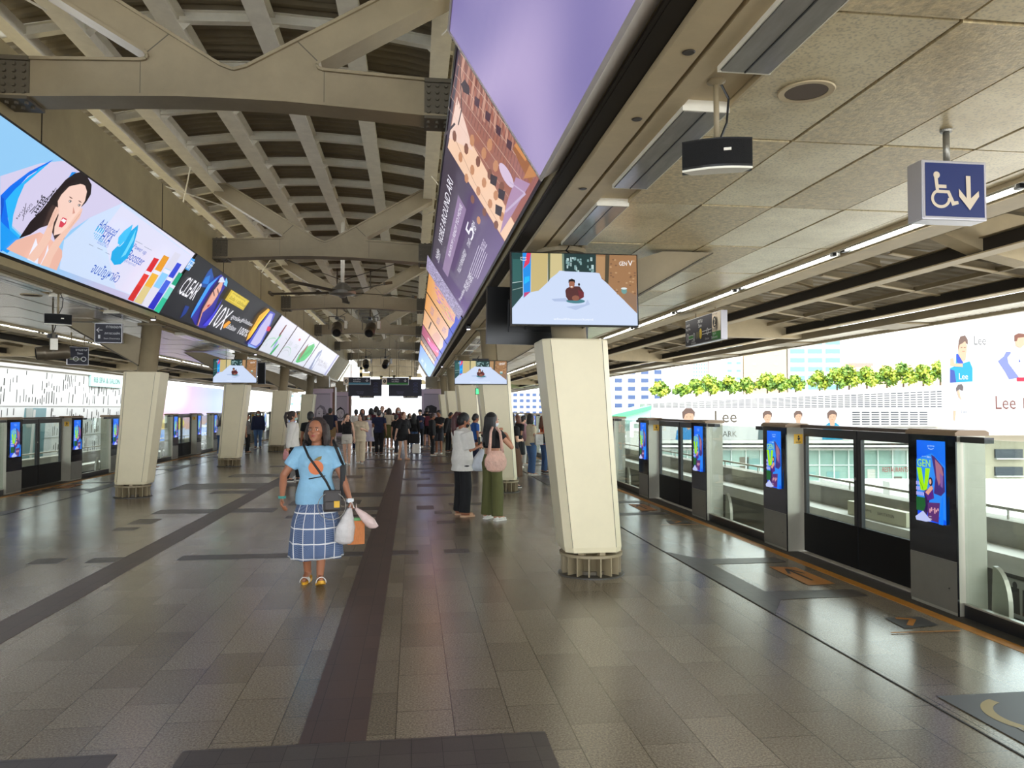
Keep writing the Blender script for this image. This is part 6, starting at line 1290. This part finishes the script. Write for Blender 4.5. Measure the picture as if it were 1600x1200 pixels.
        l_ = b.build('trousers' if lk != 'shorts' else 'shorts', o); remesh(l_, max(vx, .010), 2)
    elif lk == 'skirt':
        ln = low[2]; st = low[4] if len(low) > 4 else .99; fl = low[3] if len(low) > 3 else .05; n = 56; rows = []
        for i in range(13):
            f = i/12; z = st-(st-ln)*f; rx = (.135*w+.012)+(.045*w)*min(1, f*2.6)+fl*f; ry = (.10*w+.012)+(.035*w)*min(1, f*2.6)+fl*f+.035*math.sin(PI*f); ring = []
            for j in range(n):
                a = 2*PI*j/n; wv = 1+.055*f*math.sin(a*9+1.2*math.sin(3*a))+.02*f*math.sin(a*17); mx = (legs[1][2].y+legs[-1][2].y)/2/k*.35*f
                ring.append(tuple(V3(rx*math.cos(a)*wv, ry*math.sin(a)*wv+mx, z+.008*math.sin(a*4)*f)*k))
            rows.append(ring)
        b.smooth = True; b.loft(rows[::-1], lm); b.build('skirt', o)
    # shoes
    for s, fy in ((1, fL), (-1, fR)):
        A = legs[s][2]; R = Matrix.Rotation(s*.16, 4, 'Z') @ Matrix.Rotation(fy, 4, 'X'); b = MB()
        if shoe in (SHY, SHT):
            pts = [(.055*math.cos(a)*.72 if math.sin(a) > 0 else .055*math.cos(a)*.9, -.125*math.sin(a)-.05) for a in [2*PI*i/20 for i in range(20)]]
            b.prism(pts[::-1], 'z', -.078, -.050, shoe); b.v = [tuple(A+R@(Vector(p)*k)) for p in b.v]; b.build('sandal_sole', o)
            b = MB(); n = 8; r0 = [[(.050*math.cos(PI*i/n), -.075-dy, -.062+.052*math.sin(PI*i/n)) for i in range(n+1)] for dy in (0, .055)]
            vs = r0[0]+r0[1]+[(p[0]*.9, p[1], p[2]-.006) for p in r0[0]]+[(p[0]*.9, p[1], p[2]-.006) for p in r0[1]]; m_ = n+1
            b.add(vs, [(i,i+1,m_+i+1,m_+i) for i in range(n)]+[(2*m_+i,3*m_+i,3*m_+i+1,2*m_+i+1) for i in range(n)]+[(i,2*m_+i,2*m_+i+1,i+1) for i in range(n)]+[(m_+i,m_+i+1,3*m_+i+1,3*m_+i) for i in range(n)], SOLE if shoe == SHY else SHT)
            b.v = [tuple(A+R@(Vector(p)*k)) for p in b.v]; b.build('sandal_strap', o)
        else:
            q = MB(); q.ell((0,.02,-.035), (.040,.045,.045), shoe, 12, 8); q.ell((0,-.06,-.045), (.043,.075,.033), shoe, 12, 8); q.ell((0,-.135,-.05), (.038,.045,.026), shoe, 12, 8); q.v = [tuple(A+R@(Vector(p)*k)) for p in q.v]
            if shoe is SHB: pass
            sh = q.build('shoe', o); remesh(sh, .009, 1)
            b.prism([(.040,.05),(-.040,.05),(-.046,-.08),(-.036,-.165),(.036,-.165),(.046,-.08)], 'z', -.077, -.062, SOLE); b.v = [tuple(A+R@(Vector(p)*k)) for p in b.v]; b.build('shoe_sole', o)
    o['_k'] = k
    return o, dict(arms=arms, legs=legs, U=U, Hd=Hd, k=k)
def gpix(x, y):
    d = pixray(x, y); t = -CAMH/d.z; return d.x*t, d.y*t
def topz(x, y, Y): d = pixray(x, y); return CAMH+d.z*Y/d.y
def at_floor(fx, fy, hx, hy): X, Y = gpix(fx, fy); return X, Y, topz(hx, hy, Y)
# ---- the woman walking towards the camera
PX = (-.905, 7.46)
o, J = person(PX[0], PX[1], .04, 1.53, 'person in light blue t-shirt with orange fruit print and blue checked skirt, walking forward', SK_B, ('bob', H_BRN), ('tee', 'sky_blue'), ('skirt', None or 'navy', .27, .045, .86), SHY, w=1.14, near=True,
    armL=(.345,-.10,.83), armR=(-.31,-.14,.88), legL=(.055,-.11,.015), legR=(.085,.12,.02), fL=-.28, fR=.12, hyaw=-.30, hpitch=-.16, curl=.75, elL=(.5,.7,-.3), elR=(-.9,.6,-.2), loose=1.1, hs=1.14)
def plaid():
    m, nt, b = nodes('skirt_check'); t = nt.nodes.new('ShaderNodeTexCoord'); sp = nt.nodes.new('ShaderNodeSeparateXYZ'); L(nt, t.outputs['Object'], sp.inputs[0])
    at2 = nt.nodes.new('ShaderNodeMath'); at2.operation = 'ARCTAN2'; L(nt, sp.outputs['Y'], at2.inputs[0]); L(nt, sp.outputs['X'], at2.inputs[1])
    def band(src, scale, off, width):
        a = nt.nodes.new('ShaderNodeMath'); a.operation = 'MULTIPLY_ADD'; a.inputs[1].default_value = scale; a.inputs[2].default_value = off; L(nt, src, a.inputs[0])
        f = nt.nodes.new('ShaderNodeMath'); f.operation = 'FRACT'; L(nt, a.outputs[0], f.inputs[0]); c = nt.nodes.new('ShaderNodeMath'); c.operation = 'LESS_THAN'; c.inputs[1].default_value = width; L(nt, f.outputs[0], c.inputs[0]); return c.outputs[0]
    h = band(sp.outputs['Z'], 7.2, .15, .085); v = band(at2.outputs[0], 2.1, .3, .07)
    ck = nt.nodes.new('ShaderNodeTexChecker'); ck.inputs['Scale'].default_value = 110; L(nt, t.outputs['Object'], ck.inputs['Vector']); ck.inputs['Color1'].default_value = (*lin(54,72,110), 1); ck.inputs['Color2'].default_value = (*lin(112,128,158), 1)
    mx = nt.nodes.new('ShaderNodeMath'); mx.operation = 'MAXIMUM'; L(nt, h, mx.inputs[0]); L(nt, v, mx.inputs[1]); mi = nt.nodes.new('ShaderNodeMix'); mi.data_type = 'RGBA'; L(nt, mx.outputs[0], mi.inputs['Factor']); L(nt, ck.outputs['Color'], mi.inputs['A']); mi.inputs['B'].default_value = (*lin(222,222,222), 1)
    L(nt, mi.outputs['Result'], b.inputs['Base Color']); b.inputs['Roughness'].default_value = .85; return m
for c in o.children:
    if c.name.startswith('skirt'): c.data.materials[0] = plaid()
def front(a, z, off=.0, R=(.20,.15)): return (R[0]*math.sin(a), -R[1]*math.cos(a)-off, z)      # point round the torso
def surf_print(pts, colr, z_off, par, name, cx=0, m=None):
    pass
k = J['k']
# fruit print laid over the chest: thin curved patches that follow the shirt
def patch(cx, cz, shape, m, lift):
    b = MB(); n = len(shape); R1, R2 = .200, .140
    def on(x, z): s = max(-1, min(1, x/R1)); return (x, -(R2+lift)*math.sqrt(1-s*s)*(1-.25*abs(z-1.14)), z)
    c = on(cx, cz); vs = [on(cx, cz)]+[on(cx+p[0]*f, cz+p[1]*f) for f in (.5, 1) for p in shape]
    fs = [(0, 1+i, 1+(i+1) % n) for i in range(n)]+[(1+i, 1+n+i, 1+n+(i+1) % n, 1+(i+1) % n) for i in range(n)]
    b.smooth = True; b.add(vs, fs, m); return b
circ = lambda a, c, n=20: [(a*math.cos(2*PI*i/n), c*math.sin(2*PI*i/n)) for i in range(n)]
patch(.01, 1.10, circ(.068,.066), mat('print_orange', lin(222,128,84), .8), .004).build('fruit_print', o); patch(.03, 1.185, [(-.035,-.012),(.0,.012),(.032,.022),(.028,-.008),(0,-.02)], mat('print_leaf', lin(140,120,70), .8), .006).build('leaf_print', o); patch(.02, 1.005, [(-.075,-.014),(.075,.012),(.075,.02),(-.075,-.004)], K['black'], .004).build('line_print', o)
BLACKS = mat('bag_black_nylon', lin(20,20,22), .6)
t = thing('crossbody_bag', 'small black crossbody bag with thin grey strap on the front of the walking woman', 'bag', (*PX, 0), .04)
b = MB(); b.rbox(.085,.245,-.262,-.205,.70,.90,mat('bag_charcoal', lin(54,48,46), .5),.022); b.build('body', t); b = MB(); b.rbox(.10,.23,-.285,-.27,.72,.80,mat('bag_charcoal', lin(54,48,46), .5),.01); b.build('front_pocket', t)
b = MB(); b.box(.185,.235,-.288,-.284,.745,.805,mat('bag_yellow_patch', lin(216,170,50), .6)); b.build('yellow_patch', t)
b = MB(); b.tube([(.15,-.24,.90),(.11,-.235,.98),(.03,-.245,1.10),(-.05,-.225,1.21),(-.10,-.16,1.31),(-.10,-.03,1.345),(-.04,.12,1.26)], .011, BLACKS, 8); b.build('strap', t)
b = MB(); b.tube([(.165+.125*math.sin(a), -.275, .76+.125*math.cos(a)) for a in [.5+5.3*i/20 for i in range(21)]], .0035, mat('grey_cord', lin(150,146,138), .6), 6); b.build('chain_strap', t)
t = thing('shoulder_tote', 'flat black tote bag hanging behind the left arm of the walking woman', 'bag', (*PX, 0), .04)
b = MB(); b.rbox(.225,.275,-.08,.16,.80,1.12,BLACKS,.02); b.build('body', t)
b = MB(); b.tube([(.25,-.05,1.12),(.215,-.12,1.22),(.165,-.09,1.335),(.16,.0,1.345),(.20,.08,1.25),(.25,.10,1.12)], .014, BLACKS, 8); b.build('strap', t)
PLS = mat('plastic_bag', lin(226,222,220), .25, noise=.12, nscale=9, bump=.8, bscale=22); PLS.node_tree.nodes['Principled BSDF'].inputs['Alpha'].default_value = .72
PLP = mat('plastic_bag_pink', lin(232,206,200), .25, noise=.12, nscale=9, bump=.8, bscale=22); PLP.node_tree.nodes['Principled BSDF'].inputs['Alpha'].default_value = .75
def sack(label, loc, m, pts, r, name='plastic_bag', sx=1, sy=.6, cat='bag', rz=0, handle=None):
    t = thing(name, label, cat, loc, rz); b = MB(); b.smooth = True; rings = []; rr = random.Random(len(label))
    for i, (p, q) in enumerate(zip(pts, r)): rings.append([(p[0]+q*sx*math.cos(a)*(1+.12*math.sin(5*a+i)), p[1]+q*sy*math.sin(a)*(1+.12*math.cos(4*a+2*i)), p[2]) for a in [2*PI*j/18 for j in range(18)]])
    b.loft(rings, m); b.build('bag_body', t)
    if handle: b = MB(); b.tube(handle, .006, m, 6); b.build('handle', t)
    return t
hx, hy, hz = PX[0]+.355, PX[1]-.13, .72
sack('crumpled white plastic bag in the left hand of the walking woman', (hx-.03, hy, hz), PLS, [(-.0,0,0),(-.02,0,-.08),(-.04,0,-.18),(-.05,0,-.30),(-.04,0,-.33)], [.02,.05,.085,.085,.05], handle=[(0,0,0),(.02,.0,.06),(.04,0,.0)])
sack('pinkish plastic bag swinging outward from the left hand of the walking woman', (hx+.03, hy, hz), PLP, [(0,0,0),(.05,0,-.05),(.10,0,-.10),(.15,0,-.17),(.15,0,-.19)], [.02,.045,.06,.055,.03], handle=[(0,0,0),(.0,.0,.05),(-.02,0,.0)])
OB = mat('woven_orange_bag', lin(186,110,52), .6, noise=.25, nscale=40, stretch=(6,6,.5)); t = thing('paper_bag', 'striped orange-brown carrier bag hanging below the left hand of the walking woman', 'bag', (hx+.02, hy+.03, hz-.32), .2)
b = MB(); b.rbox(-.075,.085,-.03,.03,-.02,.20,OB,.008); b.build('body', t); b = MB(); b.box(-.05,.05,-.02,.02,.19,.225,mat('green_pack', lin(90,150,90), .5)); b.build('contents', t); b = MB(); b.tube([(-.05,0,.20),(-.03,0,.31),(.03,0,.31),(.05,0,.20)], .004, OB, 6); b.build('handle', t)
b = MB(); b.M = Matrix.Translation(J['arms'][1][2]) ; b.lathe([(.030,-.014),(.034,-.014),(.034,.014),(.030,.014)], MASK_W, 18, cap=False); b.box(-.018,.018,-.042,-.030,-.02,.02,MASK_W); b.build('wrist_watch', o)
for dz in (0, .012): b = MB(); b.M = Matrix.Translation(J['arms'][-1][2]+V3(0,0,dz)); b.tube([(.031*math.cos(a), .031*math.sin(a), 0) for a in [2*PI*i/16 for i in range(16)]], .006, mat('turquoise_beads', lin(70,160,150), .4), 6, closed=True); b.build('bead_bracelet', o)
# ---- the two in the middle distance by the column
X, Y, h = at_floor(722, 806, 722, 646)
o, J = person(X, Y, 1.95, h, 'person in loose white t-shirt and cropped black trousers with maroon ponytail and black mask', SK_B, ('pony', H_BLK), ('loose', 'white'), ('wide', 'black'), SHT, w=1.12, near=True, armL=(.10,-.26,1.12), armR=(-.06,-.27,1.10), hyaw=-.1, hpitch=.30, mask=MASK_B, curl=.6, loose=1.3, tail=H_MAR, legL=(.13,.0,0), legR=(.13,.02,0))
b = MB(); b.box(-.035,.035,-.005,.005,0,.145,SCRB); b.build('phone', label='dark phone held by the person in the loose white t-shirt', cat='phone', loc=(X+.27, Y+.10, 1.10*h/1.63), rz=1.95)
b = MB(); b.tube([(-.16,-.02,1.36),(-.06,.13,1.2),(.12,.15,1.0),(.22,.08,.86)], .006, BLACKS, 6); b.v = [tuple(Vector(p)*J['k']) for p in b.v]; b.build('bag_strap', o)
sack('silvery translucent shopping bag at the hip of the person in the white t-shirt', (X+.26, Y-.06, 1.02), mat('silver_bag', lin(196,200,208), .25, noise=.1, nscale=12, bump=.6, bscale=20), [(.04,0,0),(.0,0,-.12),(-.05,0,-.26),(-.04,0,-.33)], [.03,.08,.12,.08], sx=1, sy=.45)
X, Y, h = at_floor(769, 812, 765, 646)
o, J = person(X, Y, 2.35, h, 'person in black crop top and olive wide trousers with very long black hair', SK_A, ('long', H_BLK), ('crop', 'black'), ('wide', 'olive'), SOLE, near=True, armL=(.02,-.17,1.30), armR=(-.13,-.20,1.28), hyaw=-.35, mask=MASK_W, curl=.7, legL=(.13,-.02,0), legR=(.14,.05,0))
PKD = mat('pink_tie_dye_quilted', lin(226,182,164), .8, noise=.22, nscale=5, bump=.9, bscale=26)
t = thing('tie_dye_shoulder_bag', 'puffy pink and cream tie-dye shoulder bag on the back of the black-haired person', 'bag', (X+.03, Y-.20, 0), .15)
b = MB(); b.smooth = True; b.loft([[(q*1.0*math.cos(a)*(1+.06*math.sin(6*a)), q*.42*math.sin(a), z) for a in [2*PI*j/24 for j in range(24)]] for z, q in ((.72,.06),(.75,.13),(.82,.165),(.90,.168),(.98,.13),(1.03,.10))], PKD); b.build('body', t)
for s in (-1, 1): b = MB(); b.tube([(s*.10,0,1.0),(s*.085,-.01,1.15),(s*.07,.02,1.30),(s*.03,.08,1.37)], [.028,.022,.02,.02], PKD, 10); b.build('strap', t)
X, Y, h = at_floor(800, 762, 786, 647)
person(X, Y, 2.2, h, 'person with long black hair, white mask and dark floral skirt behind the pink bag', SK_C, ('half', H_BLK), ('tee', 'black'), ('skirt', 'brown', .25, .05), SHB, armR=(-.1,-.2,1.05), mask=MASK_W)
# ---- left middle group
X, Y, h = at_floor(457, 752, 455, 643)
o, J = person(X, Y, 1.75, h, 'person in white long-sleeved shirt and black trousers with dark ponytail and mint mask', SK_A, ('pony', H_BRN), ('shirt', 'white'), ('trousers', 'black'), SHB, w=1.1, mask=MASK_G, armL=(.20,-.12,.80), armR=(-.2,.12,.78), legL=(.08,-.14,0), legR=(.08,.14,0), near=True)
sack('small pink carrier bag in the hand of the ponytailed person in white', (X-.12, Y-.2, .74), K['pink'], [(0,0,0),(0,0,-.1),(0,0,-.24)], [.03,.06,.07], name='carrier_bag')
X, Y, h = at_floor(485, 745, 484, 644)
person(X, Y, 2.9, h, 'person in black t-shirt with a dark crossbody strap, seen from behind near the left columns', SK_B, ('short', H_BLK), ('tee', 'black'), ('trousers', 'black'), SHB, female=False, w=1.1)
PEOPLE = [
 # fx, fy, hx, hy, rz, label, kwargs
 (403,700,403,642,.1,'person in dark navy jacket and jeans facing the camera by the left columns',dict(skin=SK_B,hair=('bob',H_BLK),top=('jacket','navy'),low=('trousers','denim'),shoe=SHB,w=1.15,mask=MASK_G)),
 (386,708,385,655,1.5,'person with dark shoulder bag in grey top half hidden by the second left column',dict(top=('tee','grey'),low=('trousers','black'),shoe=SHB)),
 (344,712,343,660,2.4,'person in pale top and jeans leaning at the left screen doors, with yellow strap',dict(skin=SK_C,hair=('long',H_BRN),top=('tee','offwhite'),low=('trousers','denim'),lean=.2,armL=(.1,-.3,.95))),
 (516,704,522,638,2.9,'person in navy t-shirt and khaki shorts with a big dark backpack',dict(hair=('short',H_BLK),top=('tee','navy'),low=('shorts','khaki',.85),shoe=SHB,w=1.3,female=False,legL=(.1,-.15,0),legR=(.1,.18,.02))),
 (512,700,512,646,2.6,'person in dark olive top half hidden beside the big backpack',dict(hair=('long',H_BRN),top=('tee','charcoal'),low=('trousers','navy'),shoe=SHB)),
 (542,726,540,647,-.1,'person in black vest top and white shorts touching her hair',dict(skin=SK_C,hair=('half',H_BRN),top=('vest','black'),low=('shorts','offwhite',.45),shoe=SOLE,armR=(-.05,-.12,1.42),armL=(.25,-.02,.78),legL=(.09,-.1,0),legR=(.06,.12,.02),hyaw=.5)),
 (563,724,563,646,-.1,'person in beige cardigan and wide cream trousers with long brown hair',dict(skin=SK_C,hair=('long',H_BRN),top=('loose','cream'),low=('wide','cream'),shoe=SOLE,armL=(.12,-.2,1.12),legL=(.08,-.12,0),legR=(.07,.1,0),hyaw=-.6)),
 (576,707,574,648,-.15,'person in pale pink dress and mint mask carrying a white bag',dict(skin=SK_C,hair=('half',H_BLK),top=('tee','lilac'),low=('skirt','lilac',.48,.06),shoe=SOLE,mask=MASK_G)),
 (556,704,556,640,2.8,'person in pale blue-white t-shirt with a black crossbody strap looking sideways',dict(hair=('short',H_BLK),top=('tee','white'),low=('trousers','navy'),shoe=SHB,female=False,hyaw=.8)),
 (592,710,593,641,2.95,'tall person in navy t-shirt and black trousers seen from behind at the centre',dict(skin=SK_B,hair=('short',H_BLK),top=('tee','navy'),low=('trousers','black'),shoe=SHB,female=False,w=1.2,armL=(.15,-.25,1.0))),
 (566,702,566,639,.2,'person with dark curly hair in brown top behind the beige cardigan',dict(hair=('bob',H_BLK),top=('tee','brown'),low=('trousers','black'))),
 (580,700,579,638,2.7,'person with bushy dark hair and maroon top behind the navy t-shirt',dict(hair=('bob',H_BLK),top=('tee','maroon'),low=('trousers','black'))),
 (588,698,589,635,3.0,'person in white t-shirt with thick brown hair at the back of the centre crowd',dict(hair=('bob',H_BRN),top=('tee','white'),low=('trousers','charcoal'),female=False)),
 (597,697,596,635,.3,'person with light brown hair far back in the centre crowd',dict(skin=SK_C,hair=('short',H_LBR),top=('tee','grey'),low=('trousers','navy'),female=False)),
 (603,701,604,641,-.3,'person with black cap and white face holding a small orange bag',dict(skin=SK_C,hair=('cap',H_BLK),top=('tee','black'),low=('shorts','black',.9),armR=(-.1,-.25,1.0))),
 (608,702,607,638,2.6,'person in cream shirt and olive skirt with brown curly hair',dict(hair=('bob',H_BRN),top=('tee','cream'),low=('skirt','olive',.45,.04),shoe=SOLE)),
 (615,700,613,645,2.9,'person in dark maroon jacket with back turned in the centre crowd',dict(hair=('half',H_MAR),top=('jacket','maroon'),low=('trousers','black'),shoe=SHB)),
 (622,699,622,637,.2,'person in maroon top with white mask and brown hair in the centre crowd',dict(skin=SK_C,hair=('bob',H_LBR),top=('tee','maroon'),low=('trousers','black'),mask=MASK_W)),
 (629,719,631,644,.7,'person in oversized black t-shirt over bare legs carrying black and white bags',dict(skin=SK_C,hair=('bun',H_LBR),top=('loose','black'),low=('shorts','black',.5),shoe=SHT,loose=1.6,armL=(.28,-.06,.78),armR=(-.28,.05,.80),lean=.08,legL=(.06,-.12,0),legR=(.06,.12,0))),
 (619,711,620,648,2.6,'person in black leggings and white trainers stepping behind the oversized black t-shirt',dict(hair=('short',H_BLK),top=('tee','black'),low=('trousers','charcoal'),shoe=SOLE,legL=(.08,-.2,0),legR=(.08,.2,.03))),
 (647,702,648,646,3.0,'person with long black hair in black top and jeans seen from behind',dict(hair=('long',H_BLK),top=('shirt','black'),low=('trousers','denim'),shoe=SHB)),
 (656,699,656,640,-.2,'person in black cap and navy polo with folded arms at the centre right',dict(skin=SK_C,hair=('cap',H_BLK),top=('tee','navy'),low=('trousers','black'),shoe=SOLE,female=False,w=1.1,armL=(-.06,-.2,1.15),armR=(.06,-.21,1.13))),
 (667,698,667,637,3.0,'person in black t-shirt with a pink and black backpack seen from behind',dict(skin=SK_A,hair=('short',H_BLK),top=('tee','black'),low=('shorts','black',.85),shoe=SHB,female=False)),
 (675,712,674,646,1.6,'person in black shirt and black trousers with a blue patterned sleeve, in profile',dict(skin=SK_B,hair=('short',H_BRN),top=('shirt','black'),low=('trousers','black'),shoe=SOLE,w=1.1,armL=(.1,-.25,1.1),hpitch=.3)),
 (686,709,685,641,-.35,'person in black t-shirt and dark denim shorts bent over a phone',dict(skin=SK_B,hair=('short',H_BLK),top=('tee','black'),low=('shorts','charcoal',.95),shoe=SOLE,female=False,armL=(.02,-.26,1.1),armR=(-.02,-.26,1.1),hpitch=.5)),
 (700,706,703,644,.9,'person in open black jacket stooping slightly with a red carrier bag',dict(skin=SK_B,hair=('short',H_BLK),top=('jacket','black'),low=('trousers','black'),shoe=SHB,lean=.2,hpitch=.3,female=False)),
 (742,735,742,647,1.9,'person in blue t-shirt looking at a phone behind the white t-shirt',dict(skin=SK_B,hair=('short',H_BLK),top=('tee','blue'),low=('trousers','navy'),shoe=SHB,female=False,armL=(.05,-.26,1.1),hpitch=.3)),
 (712,716,711,648,2.3,'person with long maroon hair in red top partly hidden by the ponytailed person',dict(hair=('long',H_MAR),top=('tee','maroon'),low=('trousers','black'),shoe=SHB)),
 (809,731,805,649,2.55,'person in long black dress with auburn hair and a white tote',dict(skin=SK_A,hair=('bob',H_LBR),top=('dress','black'),low=('skirt','black',.42,.05),shoe=SOLE,mask=MASK_W,armR=(-.03,-.16,.95),armL=(.03,-.16,.95))),
 (817,727,817,650,1.9,'person in pink floral blouse with glasses behind the black dress',dict(skin=SK_C,hair=('short',H_BLK),top=('shirt','floral'),low=('trousers','white'),shoe=SOLE,hpitch=.3)),
 (830,743,826,648,1.85,'person in cream short-sleeved top and blue jeans with shoulder-length black hair',dict(skin=SK_A,hair=('bob',H_BLK),top=('tee','cream'),low=('trousers','denim'),shoe=SOLE,mask=MASK_W,w=1.15,armL=(.03,-.24,1.12),armR=(-.03,-.24,1.1))),
 (850,739,848,650,1.7,'person in orange t-shirt and dark jeans with auburn hair beside the nearest right column',dict(skin=SK_A,hair=('half',H_LBR),top=('tee','orange'),low=('trousers','denim'),shoe=SHB,armL=(.03,-.24,1.1))),
 (640,697,641,648,.5,'person in white top and black face mask small in the crowd',dict(skin=SK_C,hair=('half',H_BLK),top=('tee','white'),low=('trousers','black'),mask=MASK_B)),
]
POS = {}
for i, (fx, fy, hx_, hy_, rz, lab, kw) in enumerate(PEOPLE):
    X, Y, h = at_floor(fx, fy, hx_, hy_); h = min(max(h, 1.42), 1.86); o, J = person(X, Y, rz, h, lab, **kw); POS[i] = (X, Y, h, rz, J)
def carried(i, dx, dz, label, m, w_, h_, d_, strap=True, name='shoulder_bag', dy=-.22):
    X, Y, h, rz, J = POS[i]; t = thing(name, label, 'bag', (X+dx, Y+dy, dz-h_), .1); b = MB(); b.rbox(-w_/2, w_/2, -d_/2, d_/2, 0, h_, m, .02); b.build('body', t)
    if strap: b = MB(); b.tube([(-w_*.3,0,h_-.01),(-w_*.15,0,h_+.16),(w_*.15,0,h_+.16),(w_*.3,0,h_-.01)], .010, m, 6); b.build('strap', t)
carried(3, -.05, 1.38, 'big dark green-black backpack worn by the person in khaki shorts', K['charcoal'], .40, .52, .20, False, 'backpack', -.34)
carried(22, .05, 1.32, 'pink and black backpack worn by the person in the black t-shirt', K['maroon'], .30, .42, .14, False, 'backpack', -.27)
carried(25, .30, .86, 'bright red carrier bag held by the stooping person', mat('red_plastic', lin(226,44,40), .4), .30, .46, .14, True, 'carrier_bag', -.12)
carried(7, .24, .92, 'white bag with dark pattern carried by the person in the pink dress', K['white'], .26, .34, .12, True, 'shoulder_bag', -.1)
carried(14, .08, 1.05, 'small orange bag held in the centre crowd', K['orange'], .22, .22, .12, False, 'shoulder_bag', -.28)
carried(18, .36, .84, 'black handbag at the side of the oversized black t-shirt', K['black'], .36, .30, .12, True, 'handbag', -.05)
carried(18, .42, .52, 'white and pink paper shopping bag below the black handbag', K['white'], .24, .30, .10, False, 'paper_bag', -.05)
carried(28, -.12, .86, 'white tote bag hanging behind the person in the long black dress', K['offwhite'], .20, .32, .09, True, 'tote_bag', -.22)
carried(30, .16, 1.02, 'translucent white bag under the arm of the person in cream', PLS, .20, .26, .12, False, 'shoulder_bag', -.2)
carried(31, -.02, 1.02, 'black handbag in front of the person in the orange t-shirt', K['black'], .30, .24, .12, True, 'handbag', -.24)
